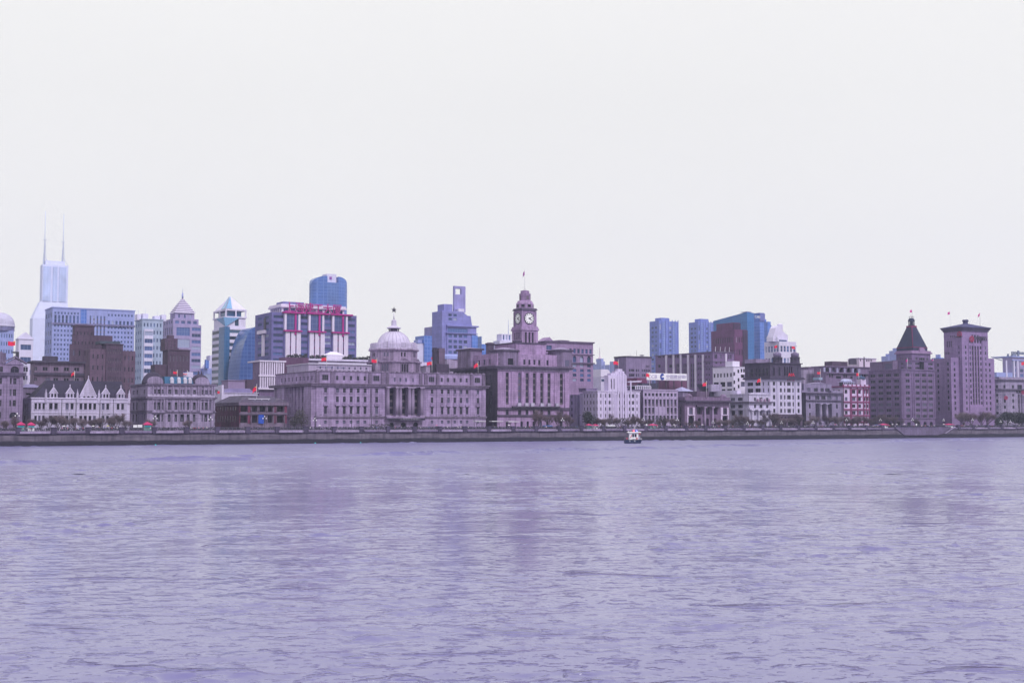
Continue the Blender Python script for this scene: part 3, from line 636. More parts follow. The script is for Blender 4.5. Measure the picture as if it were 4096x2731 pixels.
# ---- the long domed bank
b = Bld('domed_bank', 'long purple grey stone bank with white central dome and six tall portico columns', 'bank building', Z3, 632, 70); b.q = Z4; b.W = b.X(1420); b.xr = 1600; b.yr = 1600
HS = stone('bank_stone', (.38, .315, .44), .2, 1.3, .38); HSD = stone('bank_stone_dark', (.21, .18, .235), .18, 1.0, .4); HTR = stone('bank_trim', (.20, .175, .22), .2, 0, .45)
W = b.W; dp = 62.0
zco, zat, zbd = b.Z(1020, 455), b.Z(893, 455), b.Z(1358, 455)
b.q = Z3; r1, r2, r3, r4, ra = b.rows([(1126, 1166), (1200, 1251), (1290, 1356), (1414, 1442), (1016, 1055)], 980)
l5 = b.cols([828, 890, 952, 1014, 1076], 25); ls_ = b.cols([722, 1180], 25); b.q = Z4
r5 = b.cols([963, 1030, 1096, 1161, 1225], 25); rs = b.cols([858, 1338], 25)
allc = l5+ls_+r5+rs; op = b.spans([(398, 470), (530, 597), (660, 725)])
zpt, zpb = b.Z(1055, 560), b.Z(1338, 560)
ys = even(4, dp-6, 9, .28)
mb = MB(); hl = grid(allc, [r1, r2, r3], 'w')+grid(allc, [r4], 'd')+[(o[0], zpb, o[1], zpt, 'v', 2.6) for o in op]
for a, e in ((412, 462), (530, 592), (662, 716)): hl.append((b.X(a), 0.3, b.X(e), b.Z(1408, 560), 'da', 1.2))
b.block(mb, 0, W, 0, dp, 0, zco, hl, grid(ys, [r1, r2, r3, r4], 'w'))
for c in allc:                                            # sills, keystones and the hoods of the main floor
    for r in (r1, r2, r3): mb.box(c[0]-.25, c[1]+.25, -.3, -.003, r[0]-.55, r[0]-.05)
    mb.box(c[0]-.55, c[1]+.55, -.75, -.003, r3[1]+.45, r3[1]+1.15)
x_ = [b.X(v) for v in (205, 230, 310, 362, 772, 800, 905, 940, 1258, 1300, 1375, 1412)]
for i in range(0, len(x_), 2): mb.box(x_[i], x_[i+1], -.3, -.004, zbd+.5, zco-1.6)
b.q = Z3
for a, e in ((640, 700), (745, 800), (1105, 1150)): mb.box(b.X(a), b.X(e), -.3, -.004, zbd+.5, zco-1.6)
for k in range(12):                                       # pilasters and projecting bays down the side street
    y = 3+k*5; mb.box(-.45, -.004, y, y+1.3, zbd+.5, zco-1.2)
mb.box(-2.2, -.005, 0.5, 11, 0, zco); mb.box(-2.0, -.005, 40, 52, 0, zco)
b.part('wall', mb, HS); b.q = Z4
b.band('string_course', HTR, 0, W, 0, dp, zbd-.2, zbd+.7, .5)
mb = MB(); mb.box(-2.9, W+1.3, -1.3, dp, zco-.9, zco); mb.box(-3.3, W+1.7, -1.7, dp, zco, zco+.55); b.part('cornice', mb, HTR)
# attic storey with flat blocks
mb = MB(); at = [c for c in allc]; atr = ra
b.block(mb, .5, W-.5, .6, dp-1, zco+.56, zat, [(c[0]+.2, ra[0], c[1]-.1, ra[1], 'w', .4) for c in l5+r5]+[(b.X(a), b.Z(985, 560), b.X(e), b.Z(945, 560), 'd', .4) for a, e in ((462, 480), (520, 540), (580, 600), (655, 670))]+[(c[0]-.9, ra[0]-.2, c[1]+.9, ra[1]+.4, 't', .4) for c in ls_+rs], grid(even(4, dp-8, 9, .28), [ra], 'd'))
b.part('attic_wall', mb, HS)
mb = MB(); mb.box(.2, W-.2, .3, dp-.7, zat, zat+.5)
n = 40
for k in range(n): x = 1+(W-2)*k/(n-1); mb.box(x-.5, x+.5, .35, 1.2, zat+.5, zat+.9)
b.part('parapet', mb, HTR)
for c in (213, 345, 395, 742, 797, 920, 1278, 1400):
    x = b.X(c, 930); m1 = MB(); m1.box(x-.9, x+.9, -.1, 1.6, zco+.56, zat-.6); m1.lathe([(.8, zat-.6), (.95, zat), (.5, zat+.8), (.1, zat+1.1)], x, .7, 8); b.part('urn_pedestal', m1, HSD)
b.q = Z3
for c in (655, 785): x = b.X(c, 1000); m1 = MB(); m1.box(x-.9, x+.9, -.1, 1.6, zco+.56, zat-.6); m1.lathe([(.8, zat-.6), (.95, zat), (.5, zat+.8), (.1, zat+1.1)], x, .7, 8); b.part('urn_pedestal', m1, HSD)
b.q = Z4
columns(b, [b.X(v) for v in (386, 482, 517, 610, 646, 738)], zpb-.6, zpt+.9, 1.02, -1.1, stone('portico_stone', (.36, .31, .40), .12, 0, .35))
mb = MB(); x0, x1 = b.X(368), b.X(762); mb.box(x0, x1, -2.4, -.01, zpt+.9, zco-1.0); b.part('entablature', mb, HS)
mb = MB(); mb.box(x0, x1, -2.4, -.01, zpb-1.6, zpb-.6); b.part('portico_base', mb, HS)
mb = MB(); mb.box(x0, x1, -2.6, -2.45, b.Z(1386, 560), b.Z(1363, 560)); sgn = b.part('name_board', mb, stone('sign_dark', (.035, .033, .05), .1, 0, 0))
lettering('name_lettering', '上海浦东发展银行', 1.1, (b.X(500), -2.62, b.Z(1384, 560)), plain('sign_letters_dull', (.22, .2, .28)), b.root, .04)
# roof storey set back, with solar panels and pale band
mb = MB(); z2 = b.Z(812, 100, 18); b.block(mb, 3, b.X(225, 820, 18), 18, 50, zat, z2, grid(even(8, b.X(200, 820, 18), 9, .3), [(zat+2.2, zat+3.4)], 'd', .2)); b.part('roof_storey', mb, stone('roof_storey_render', (.40, .37, .45), .1, 0, .3))
mb = MB(); mb.box(2.5, b.X(225, 800, 18), 17.4, 50, z2, z2+.5); b.part('roof_ledge', mb, FRW)
mb = MB()
for k in range(6): x = 4+k*2.6; m1 = MB(); m1.prism([(x, zat+2.4), (x+2.3, zat+2.4), (x+2.3, zat+2.6), (x, zat+2.6)], 6, 9); b.part('skylight', m1, GLB)
# dome
cy = 25.0; c0 = b.X(457, 700, cy); r = lambda a, e, yy: (b.X(e, yy, cy)-b.X(a, yy, cy))/2
zA0, zA1, zA2, zA3 = zat-1, b.Z(778, 457, cy), b.Z(652, 457, cy), b.Z(585, 457, cy)
R1, R2, R3 = r(205, 705, 830), r(230, 678, 720), r(300, 608, 560)
mb = MB(); mb.lathe([(R1*1.02, zA0), (R1*1.02, zA1-.8), (R1*1.08, zA1-.6), (R1*1.08, zA1)], c0, cy, 8, rot=pi/8); mb.lathe([(R2, zA1), (R2, zA2-1), (R2*1.07, zA2-.7), (R2*1.07, zA2)], c0, cy, 8, rot=pi/8)
dr = b.part('dome_drum', mb, stone('drum_stone', (.34, .29, .37), .18, 1.2, .5))
for k in range(8):                                        # paired openings with columns on each of the eight sides
    a = pi/4*k+pi/8-pi/8; ca, sa = cos(a), sin(a); M = Matrix.Translation((c0, cy, 0)) @ Matrix.Rotation(a+pi/2, 4, 'Z')
    if sa > .5: continue
    ap1, ap2 = R1*1.02*cos(pi/8), R2*cos(pi/8); m1 = MB()
    m1.box(-1.9, -.9, -ap1-.06, -ap1+.5, zA0+1.2, zA1-1.6, M=M); m1.box(.9, 1.9, -ap1-.06, -ap1+.5, zA0+1.2, zA1-1.6, M=M); m1.box(-.6, .6, -ap1-.06, -ap1+.5, zA0+1.2, zA1-1.6, M=M)
    m1.box(-1.4, -.5, -ap2-.06, -ap2+.5, zA1+2.6, zA2-1.9, M=M); m1.box(.5, 1.4, -ap2-.06, -ap2+.5, zA1+2.6, zA2-1.9, M=M); m1.build('drum_opening', GL, dr)
    m1 = MB()
    for q in (-2.2, -.75, .75, 2.2): m1.box(q-.22, q+.22, -ap1-.5, -ap1-.07, zA0+.8, zA1-1.0, M=M)
    m1.prism([(-3.0, zA1), (3.0, zA1), (0, zA1+1.5)], -ap1-.7, -ap1+1, M=M); m1.build('drum_aedicule', HSD, dr)
WH = stone('dome_white', (.54, .52, .60), .08, 0, .2)
mb = MB(); mb.lathe([(R2*1.05, zA2), (R2*1.05, zA2+.9), (R2*1.0, zA2+1.0), (R2*1.0, zA3-.8), (R2*.98, zA3)], c0, cy, 8, rot=pi/8); bl = b.part('balustrade', mb, stone('balustrade_grey_white', (.5, .47, .56), .12, 0, .35))
for k in range(8):
    a = pi/4*k; M = Matrix.Translation((c0, cy, 0)) @ Matrix.Rotation(a+pi/2, 4, 'Z'); ap = R2*cos(pi/8); m1 = MB()
    m1.box(-1.3, 1.3, -ap-.5, -ap+1.2, zA2+1.1, zA3+.35, M=M) if k % 2 else m1.box(-.9, .9, -ap-.4, -ap+1.0, zA2+1.1, zA3-.2, M=M); m1.build('pedestal', stone('balustrade_grey_white', (.5, .47, .56)), bl)
zD = b.Z(460, 457, cy); hD = zD-zA3; mb = MB(); mb.lathe([(R3*cos(a), zA3-.8+(hD+.8)*sin(a)/sin(1.30)) for a in [1.30*k/14 for k in range(15)]], c0, cy, 40, smooth=True); dm = b.part('dome', mb, WH)
for k in range(24):
    a_ = 2*pi*k/24; m1 = MB(); pts_ = [(R3*cos(a), zA3-.8+(hD+.8)*sin(a)/sin(1.30)) for a in [1.28*q/7 for q in range(8)]]
    for q in range(7): m1.tube((c0+pts_[q][0]*cos(a_), cy+pts_[q][0]*sin(a_), pts_[q][1]), (c0+pts_[q+1][0]*cos(a_), cy+pts_[q+1][0]*sin(a_), pts_[q+1][1]), .16, .16, 4)
    m1.build('rib', stone('dome_rib_grey', (.42, .40, .48), .1, 0, .2), dm)
zl = b.Z(430, 457, cy); m1 = MB(); rl = R3*.33
m1.lathe([(rl*.62, zD-.6), (rl*.62, zl)], c0, cy, 8)
for k in range(10): a = 2*pi*k/10; m1.tube((c0+rl*.8*cos(a), cy+rl*.8*sin(a), zD-.5), (c0+rl*.98*cos(a), cy+rl*.98*sin(a), zl), .22)
lt = b.part('lantern', m1, stone('lantern_dark', (.10, .09, .14), .2, 0, .2)); m1 = MB(); rd = r(385, 525, 430)
m1.lathe([(rd*.9, zl), (rd, zl+.25), (rd*.96, zl+.5), (rd*.5, b.Z(405, 457, cy)), (rd*.36, b.Z(400, 457, cy)), (rd*.34, b.Z(345, 457, cy)), (rd*.22, b.Z(338, 457, cy))], c0, cy, 20, smooth=False); m1.build('lantern_cap', WH, lt)
m1 = MB(); zsp = b.Z(338, 457, cy); zst = b.Z(235, 457, cy); m1.tube((c0, cy, zsp), (c0, cy, zst-1.8), .42, .2, 8); m1.build('spire_rod', FRW, lt)
pts = []
for k in range(10): a = pi/2+pi*k/5; q = 1.75 if k % 2 == 0 else .72; pts.append((c0+q*cos(a), zst+q*sin(a)))
m1 = MB(); m1.prism(pts, cy-.2, cy+.2); m1.build('star', plain('star_dark', (.04, .035, .06)), lt)
for a, e, t_, mt in ((878, 912, 628, IRON), (930, 992, 632, None)):
    x0, x1 = b.X(a, 700, 30), b.X(e, 700, 30); m1 = MB(); m1.box(x0, x1, 30, 30+(x1-x0), zat, b.Z(t_, a, 30)); m1.box(x0-.2, x1+.2, 29.8, 30.2+(x1-x0), b.Z(t_, a, 30)-2.2, b.Z(t_, a, 30)-1.4); b.part('chimney', m1, stone('chimney_dark', (.05, .045, .07), .2) if mt else stone('chimney_brown', (.20, .16, .21), .2, .5))
mb = MB(); mb.box(b.X(905, 840, 28), b.X(1035, 840, 28), 28, 36, zat, b.Z(798, 960, 28)); b.part('chimney_base', mb, stone('chimney_base_dark', (.07, .055, .085), .2))
b.done(); BANK = b

# ---- clock tower building
b = Bld('clock_tower_building', 'purple stone building carrying a tall clock tower with two white clock faces in view', 'clock tower building', Z5, 312, 70, 955); b.xr = 2120; b.yr = 1560
CS = stone('customs_stone', (.40, .30, .435), .2, 1.3, .42); CSD = stone('customs_soot_shade', (.10, .085, .12), .25, 1.0, .4); W = b.W; dp = 52.0  # second tone: soot on the mouldings, painted shade on the side wall
zco, zfr, z1, z2, zb1, zb2, zbd = b.Z(932, 330), b.Z(978, 600), b.Z(990, 600), b.Z(1272, 600), b.Z(1310, 600), b.Z(1364, 600), b.Z(1372, 600)
sl_ = b.spans([(388, 414), (498, 525), (565, 592), (631, 657), (697, 722), (762, 788), (872, 901)])
hl = [(a, z2, e, z1, 'v', .7) for a, e in sl_]+grid(sl_, [(zb2, zb1)], 'w', .5)
hl += [(b.X(v-11), .4, b.X(v+11), b.Z(1420, 600), 'da', .8) for v in (400, 530, 585, 640, 700, 760, 885)]
mb = MB(); b.block(mb, 0, W, 0, dp, 0, zco-1, hl, grid(even(4, 48, 8, .3), levels(zbd+1, zfr-1, 5, .55), 'w', .4))
for v in (455, 545, 610, 676, 742, 838): x = b.X(v); mb.box(x-1.2, x+1.2, -.35, -.004, zbd+3.5, zfr-.2)
mb.box(0, b.X(378), -.5, -.004, zbd+3.5, zfr-.2); mb.box(b.X(912), W, -.5, -.004, zbd+3.5, zfr-.2)
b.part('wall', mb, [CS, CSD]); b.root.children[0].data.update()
sidew = MB(); b.panel(sidew, (-.15, dp), (0, -1), dp, 0, zco-1, [(u[0], z[0], u[1], z[1], 'w', .3) for u in even(4, 48, 8, .3) for z in levels(zbd+1, zfr-1, 5, .55)], (1, 0), 0, -pi/2, .3); b.part('shaded_side_wall', sidew, CSD)  # dark skin over the side, shade of the narrow street painted in
mb = MB()
n = 46
for k in range(n): x = W*(k+.5)/n; mb.box(x-.28, x+.28, -.8, -.51, zfr+.3, zco-1.1)
tag(b.part('triglyph_frieze', mb, stone('frieze_light', (.38, .33, .42), .15, 0, .3)))
mb = MB(); mb.box(-2.0, W+1.6, -1.6, dp+1, zco-1, zco-.1); mb.box(-2.6, W+2.2, -2.2, dp+1, zco-.1, zco+.7); b.part('cornice', mb, stone('customs_cornice', (.13, .115, .155), .2, 0, .4))
mb = MB(); mb.box(-.1, W+.5, -.8, -.01, z2-3.0, z2-1.6); mb.box(-.1, W+.4, -.6, -.01, zbd-.4, zbd+.5); b.part('string_course', mb, CSD)
mb = MB(); x0, x1 = b.X(435), b.X(860); mb.box(x0, x1, -2.0, -.81, z2-1.6, z2-.9); bal = b.part('balcony', mb, CSD)
for v in (497, 562, 615, 700, 763, 836): x = b.X(v); m1 = MB(); m1.box(x-1.1, x+1.1, -2.0, -.9, z2-.9, z2+.9); m1.build('balcony_post', stone('pale_post', (.5, .47, .56)), bal)
# attic
zt_ = b.Z(820, 620); mb = MB(); xa, xb = b.X(470, 860, 2), b.X(800, 860, 2)
b.block(mb, 1.5, W-1.5, 3.0, dp-2, zco+.7, zt_, [(b.X(v-9, None, 3), zco+1.6, b.X(v+9, None, 3), zco+4.6, 'd', .4) for v in (480, 555, 600, 645, 688, 762)]+[], grid(even(8, 46, 6, .35), [(zco+1.6, zco+4.6)], 'd')); b.part('attic_wall', mb, CS)
for a, e, yy in ((275, 465, 4), (800, 946, 4)):
    x = b.X((a+e)/2, 850, yy+4); rr = (b.X(e, 850, yy+4)-b.X(a, 850, yy+4))/2; zz = b.Z(795, (a+e)/2, yy); za = b.Z(762, (a+e)/2, yy+4)
    m1 = MB(); m1.plan([(x-rr*.62, yy-3.5+0), (x+rr*.62, yy-3.5), (x+rr, yy-.5), (x+rr, yy+8), (x-rr, yy+8), (x-rr, yy-.5)], zco+.7, zz); pv_ = b.part('corner_pavilion', m1, stone('pavilion_stone', (.25, .215, .285), .2, 1.2, .5))
    m1 = MB(); q = rr+.8; m1.plan([(x-q*.65, yy-4.2), (x+q*.65, yy-4.2), (x+q, yy-.8), (x+q, yy+9), (x-q, yy+9), (x-q, yy-.8)], zz, zz+.8); m1.lathe([(rr*.95, zz+.8), (rr*.9, zz+1.4), (rr*.4, za-.2), (.2, za)], x, yy+3, 12, sy=.9, m=1); m1.build('pavilion_roof', [CSD, stone('lead_pale', (.30, .28, .36), .2, 0, .3)], pv_)
    m1 = MB(); m1.box(x-rr*.25, x+rr*.25, yy-3.56, yy-3.4, zco+1.2, zco+4.8); m1.build('pavilion_window', GL, pv_)
x = b.X(190, 850, 34); m1 = MB(); m1.plan([(-.5, 30), (7, 30), (7, 46), (-.5, 46)], zco+.7, b.Z(790, 190, 34)); m1.plan([(-1.3, 29), (8, 29), (8, 47), (-1.3, 47)], b.Z(790, 190, 34), b.Z(790, 190, 34)+.9, m=1); m1.add([(-.8, 29.5, b.Z(790, 190, 34)+.9), (7.5, 29.5, b.Z(790, 190, 34)+.9), (7.5, 46.5, b.Z(790, 190, 34)+.9), (-.8, 46.5, b.Z(790, 190, 34)+.9), (3.3, 38, b.Z(762, 200, 34))], [(0, 1, 4), (1, 2, 4), (2, 3, 4), (3, 0, 4)], 2)
b.part('rear_pavilion', m1, [stone('pavilion_stone', (.3, .3, .3)), CSD, stone('lead_pale', (.3, .3, .3))])
# base tier of the tower
ty = 6.0; xl, xc = b.X(478, 780, ty), b.X(745, 780, ty); zq = b.Z(728, 600, ty); mb = MB(); b.block(mb, xl, xc, ty, ty+24, zt_, zq); b.part('tower_base', mb, CS)
mb = MB(); mb.box(xl-.5, xc+.5, ty-.5, ty+24.5, zq, zq+.7); b.part('tower_base_cornice', mb, CSD)
for v, yt in ((515, 690), (402, 700)):
    x = b.X(v, 720, ty); m1 = MB(); m1.lathe([(2.4, zt_), (2.4, b.Z(yt+22, v, ty)), (2.9, b.Z(yt+18, v, ty)), (2.9, b.Z(yt+8, v, ty)), (1.6, b.Z(yt, v, ty))], x, ty+3 if v > 450 else ty+20, 8); b.part('roof_turret', m1, CSD)
ty = 9.0; xf0, xf1 = b.X(531, 680, ty), b.X(677, 680, ty); w_ = xf1-xf0; zs1 = b.Z(607, 600, ty)
TW = Bld.__new__(Bld); TW.__dict__.update(b.__dict__)
mb = MB(); hz_ = [(b.X(v-8, 670, ty), b.Z(720, 600, ty), b.X(v+8, 670, ty), b.Z(625, 600, ty), 'd', .9) for v in (569, 600, 630)]
b.block(mb, xf0, xf1, ty, ty+w_, zq, zs1, hz_, [(ty+w_*f-.75, b.Z(720, 600, ty), ty+w_*f+.75, b.Z(625, 600, ty), 'd', .9) for f in (.28, .5, .72)]); b.part('tower_shaft', mb, CS)
mb = MB(); zs2 = b.Z(572, 600, ty); mb.box(xf0-.5, xf1+.5, ty-.5, ty+w_+.5, zs1, zs1+.9); mb.box(xf0-.2, xf1+.2, ty-.2, ty+w_+.2, zs1+.9, zs2-.5); mb.box(xf0, xf1, ty, ty+w_, zs2-.5, zs2); b.part('tower_cornice', mb, CS)
i_ = w_*.085; x0, x1, y0 = xf0+i_, xf1-i_, ty+i_; wc_ = x1-x0; zk1 = b.Z(428, 590, y0); mb = MB(); b.block(mb, x0, x1, y0, y0+wc_, zs2, zk1)
for xx in (x0, x1):
    for yy in (y0, y0+wc_): mb.box(xx-.35, xx+.35, yy-.35, yy+.35, zs2, zk1-.4)
b.part('clock_stage', mb, CS)
mb = MB(); mb.box(x0-.7, x1+.7, y0-.7, y0+wc_+.7, zk1, zk1+.7); mb.box(x0-.4, x1+.4, y0-.4, y0+wc_+.4, zk1+.7, b.Z(408, 590, y0)); b.part('clock_cornice', mb, stone('customs_cornice', (.1, .1, .1)))
CLW = plain('clock_dial_white', (.80, .80, .82), .5, .03); CLD = plain('clock_hand_dark', (.03, .03, .05), .5)
zc_ = b.Z(500, 592, y0); rc = (b.X(634, 500, y0)-b.X(551, 500, y0))/2; xm, ym = (x0+x1)/2, y0+wc_/2
for nm, loc, rz in (('front', (xm, y0, zc_), 0.0), ('side', (x0, ym, zc_), -pi/2)):
    M = Matrix.Translation(loc) @ Matrix.Rotation(rz, 4, 'Z'); N_ = 40; m1 = MB()
    m1.prism([(rc*cos(2*pi*k/N_), rc*sin(2*pi*k/N_)) for k in range(N_)], -.25, .1, 0, M=M); ck = b.part('clock_face', m1, CLW)
    m1 = MB()
    ro = rc*1.06
    for k in range(N_):
        a0, a1 = 2*pi*k/N_, 2*pi*(k+1)/N_
        m1.prism([(rc*.955*cos(a0), rc*.955*sin(a0)), (ro*cos(a0), ro*sin(a0)), (ro*cos(a1), ro*sin(a1)), (rc*.955*cos(a1), rc*.955*sin(a1))], -.38, -.2, M=M)
    m1.build('bezel', CLD, ck); m1 = MB()
    for k in range(12):
        a = pi/6*k; da = .085
        m1.prism([(rc*.93*cos(a-da), rc*.93*sin(a-da)), (rc*.93*cos(a+da), rc*.93*sin(a+da)), (rc*.62*cos(a+da*.6), rc*.62*sin(a+da*.6)), (rc*.62*cos(a-da*.6), rc*.62*sin(a-da*.6))], -.30, -.252, M=M)
    m1.build('hour_mark', CLD, ck)
    for nm2, a, ln, wd in (('minute_hand', pi/2-2*pi*10.5/60, .82, .07), ('hour_hand', pi/2-2*pi*(4.17/12), .6, .11)):
        u = (cos(a), sin(a)); v = (-u[1], u[0]); m1 = MB(); q = rc*wd
        m1.prism([(-u[0]*rc*.15-v[0]*q, -u[1]*rc*.15-v[1]*q), (-u[0]*rc*.15+v[0]*q, -u[1]*rc*.15+v[1]*q), (u[0]*rc*ln+v[0]*q*.5, u[1]*rc*ln+v[1]*q*.5), (u[0]*rc*ln-v[0]*q*.5, u[1]*rc*ln-v[1]*q*.5)], -.42, -.33, M=M); m1.build(nm2, CLD, ck)
cxx, cyy = xm, ym; zz0 = b.Z(408, 590, y0)
def oct_(r0, z0, z1, r1=None, n=8): m = MB(); m.lathe([(r0, z0), (r1 or r0, z1)], cxx, cyy, n, rot=pi/8); return m
px1 = (b.X(622, 385, cyy)-b.X(490, 385, cyy))/2; px2 = (b.X(600, 310, cyy)-b.X(512, 310, cyy))/2; px3 = (b.X(592, 270, cyy)-b.X(524, 270, cyy))/2
zz1, zz2, zz3, zz4 = b.Z(372, 556, cyy), b.Z(345, 556, cyy), b.Z(288, 556, cyy), b.Z(250, 556, cyy)
mb = MB(); mb.lathe([(px1*1.04, zz0), (px1*1.04, zz1), (px1*.98, zz1+.3), (px2*1.25, zz2), (px2*1.05, zz2)], cxx, cyy, 8, rot=pi/8); bf = b.part('belfry', mb, CS)
for k in range(8):
    a = pi/4*k; M = Matrix.Translation((cxx, cyy, 0)) @ Matrix.Rotation(a, 4, 'Z'); ap = px1*1.04*cos(pi/8); m1 = MB()
    if sin(a-pi/2) < .6: m1.box(-.95, .95, -ap-.05, -ap+.4, zz0+.6, zz1-.5, M=M); m1.build('belfry_opening', GL, bf)
mb = MB(); mb.lathe([(px2, zz2), (px2, zz3)], cxx, cyy, 8, rot=pi/8); up_ = b.part('upper_lantern', mb, stone('customs_upper', (.30, .225, .32), .15, 1, .3))
for k in range(8):
    a = pi/4*k; M = Matrix.Translation((cxx, cyy, 0)) @ Matrix.Rotation(a, 4, 'Z'); ap = px2*cos(pi/8); m1 = MB()
    if k % 2 == 0: m1.box(-.8, .8, -ap-.05, -ap+.3, zz2+.6, zz3-.8, M=M); m1.build('lantern_opening', SPN, up_)
mb = MB(); mb.lathe([(px2*1.04, zz3), (px2*1.04, zz3+.5), (px3, zz3+.6), (px3, zz3+2.2), (px3*.6, zz4-.4), (px3*.55, zz4)], cxx, cyy, 8, rot=pi/8); b.part('tower_cap', mb, stone('customs_cap', (.29, .22, .31), .15, 0, .3))
b.done(); CLK = b; CLKTOP = (cxx, cyy, zz4)
# ---- white stepped office block (Art Deco)
b = Bld('stepped_white_building', 'white Art Deco office block with stepped centre and vertical ribs', 'office building', ZE, 612, 70, 1352); b.xr = 2470; b.yr = 1620
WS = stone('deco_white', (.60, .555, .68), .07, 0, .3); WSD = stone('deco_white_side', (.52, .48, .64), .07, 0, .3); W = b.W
dp = b.Y(352, 350); zt = b.Z(22, 640)
rws = b.rows([(64, 130), (184, 246), (298, 358), (414, 472), (520, 575)], 800)
cl_ = b.spans([(660, 678), (742, 762), (805, 840), (857, 895), (976, 1012), (1046, 1083), (1158, 1195), (1211, 1249), (1290, 1309)])
hl = grid(cl_[2:8], rws[:4], 'n')+grid(cl_[:2]+cl_[8:], rws[:4], 'd')
side = b.ycols([378, 433, 488, 544, 599], 20)
mb = MB(); b.block(mb, 0, W, 0, dp, 0, zt, hl, grid(side, rws[:4], 'd'))
xc = (cl_[4][0]+cl_[5][1])/2
b.q = Z6
st_ = [(215, 408, 885, 788), (243, 394, 788, 765), (288, 386, 765, 742), (318, 366, 742, 718)]
z0 = zt
for i, (a, e, yb, yt) in enumerate(st_):
    x0, x1 = b.X(a, 800), b.X(e, 800); z1 = b.Z(yt, 315)
    hh = [] if i else [(xc+o-.35, zt+1.5, xc+o+.35, z1-2.0, 'v', .3) for o in (-7.5, -5.5, 1.0, 7.5)]
    b.block(mb, x0, x1, -.25+.15*i, 4-i*.4, z0-.3, z1, hh); z0 = z1
for x in (xc-6.6, xc-2.6, xc-.9, xc+.9, xc+2.6, xc+6.6): mb.box(x-.45, x+.45, -.5, -.004, rws[3][0]-3, b.Z(735, 315)-(abs(x-xc))*.9)
b.q = ZE
for v in (715, 785, 920, 950, 1100, 1130, 1272, 1335): x = b.X(v); mb.box(x-.28, x+.28, -.4, -.004, 5, zt-(.5 if v in (785, 1272) else 1.5))
b.part('wall', mb, WS)
# rounded side corner and recessed wing towards the clock tower
x0 = -.15; m1 = MB(); yb = dp; r_ = 5.0
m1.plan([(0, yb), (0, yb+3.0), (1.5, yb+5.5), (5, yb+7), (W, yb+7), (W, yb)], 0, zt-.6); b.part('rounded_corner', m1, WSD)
m1 = MB(); b.block(m1, .6, W, dp+7, dp+34, 0, zt-1.5, [], [(u[0], r[0], u[1], r[1], 'd') for u in b.ycols([160], 26, .6) for r in rws]); b.part('side_wing', m1, stone('deco_grey_side', (.34, .31, .44), .1, 0, .4))
mb = MB(); mb.box(-.4, W+.3, -.3, dp, zt, zt+.5); b.part('parapet_cap', mb, WS)
for a, e, yy, h in ((.55, .9, 8, 2.6), (.05, .3, 14, 2.0)): 
    m1 = MB(); m1.box(W*a, W*e, yy, yy+8, zt+.01, zt+h); m1.box(W*a-.6, W*e+.6, yy-.6, yy+8.6, zt+h, zt+h+.3, 1); b.part('roof_house', m1, [stone('roof_house_grey', (.3, .27, .36)), LEDGE])
mb = MB(); mb.box(b.X(1000-90), b.X(1250), -1.2, -.2, 0.2, 2.6); b.part('entrance_porch', mb, WSD); b.done()

# ---- beige office block with tall window slots
b = Bld('slotted_office', 'pale mauve office block with rows of tall narrow window slots and blank panel', 'office building', ZE, 1405, 72, 2012); b.xr = 2640; b.yr = 1620
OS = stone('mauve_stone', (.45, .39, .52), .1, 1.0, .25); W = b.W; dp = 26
c9 = b.cols([1450, 1515, 1580, 1645, 1710, 1775, 1838, 1903, 1967], 38)
ra, rb, rc, rd = b.rows([(54, 106), (160, 284), (302, 418), (440, 560)], 1700)
hl = grid(c9, [ra], 'd')+grid(c9, [rb], 'v', .7)+grid(c9[:3]+c9[6:], [rc], 'v', .7)+grid(c9, [rd], 'v', .7); zt = b.Z(4, 1700)
mb = MB(); b.block(mb, 0, W, 0, dp, 0, zt, hl)
for i in range(10): x = (0 if i == 0 else W) if i in (0, 9) else (c9[i-1][1]+c9[i][0])/2; x = min(max(x, .5), W-.5); mb.box(x-.32, x+.32, -.3, -.003, 3, ra[0]-.7)
b.part('wall', mb, OS); m1 = MB(); b.panel(m1, (-.12, dp), (0, -1), dp, 0, zt, [], (1, 0), 0, 0, .3); b.part('shaded_side_wall', m1, stone('mauve_side_shade', (.14, .12, .165), .2, 0, .4))  # side skin darker than the front, its shade put into the colour
b.band('cornice', OS, 0, W, 0, dp, zt, zt+.6, .4)
mb = MB(); zz = b.Z(-78, 1600, 8); mb.box(.5, W*.45, 8, 20, zz-.4, zz)
for k in range(9): x = .6+k*W*.43/8; mb.box(x-.3, x+.3, 8, 8.5, zt+.6, zz-.4)
mb.box(.6, W*.44, 12, 19, zt+.6, zz-.4, 1); b.part('roof_terrace_frame', mb, [FRW, GL]); b.done()

# ---- purple bank with paired white window bays
b = Bld('columned_bank', 'low purple bank with two columns, arched doors and white painted end bays', 'bank building', ZF, -50, 70, 730); b.xr = 2830; b.yr = 1640
PS = stone('purple_stone', (.235, .18, .255), .15, .9, .4); PW = stone('purple_white', (.62, .54, .66), .1, 0, .3); W = b.W; dp = 32
zc, zt, zen, zmid = b.Z(205, 350), b.Z(120, 350), b.Z(292, 350), b.Z(428, 350)
ops = b.spans([(165, 250), (300, 385), (437, 520)]); sb = b.spans([(25, 85), (617, 683)]); db = b.spans([(10, 108), (604, 694)]); pb = b.spans([(-8, 128), (578, 712)])
hl = [(a, b.Z(420, 350), e, b.Z(300, 350), 'g', 1.6) for a, e in ops]+[((a+e)/2-1.25, .5, (a+e)/2+1.25, b.Z(485, 350), 'da', 1.6) for a, e in ops]
hl += [(a, b.Z(420, 350), e, b.Z(312, 350), 'w', .5) for a, e in sb]+[(a, .4, e, b.Z(450, 350), 'da', .9) for a, e in db]
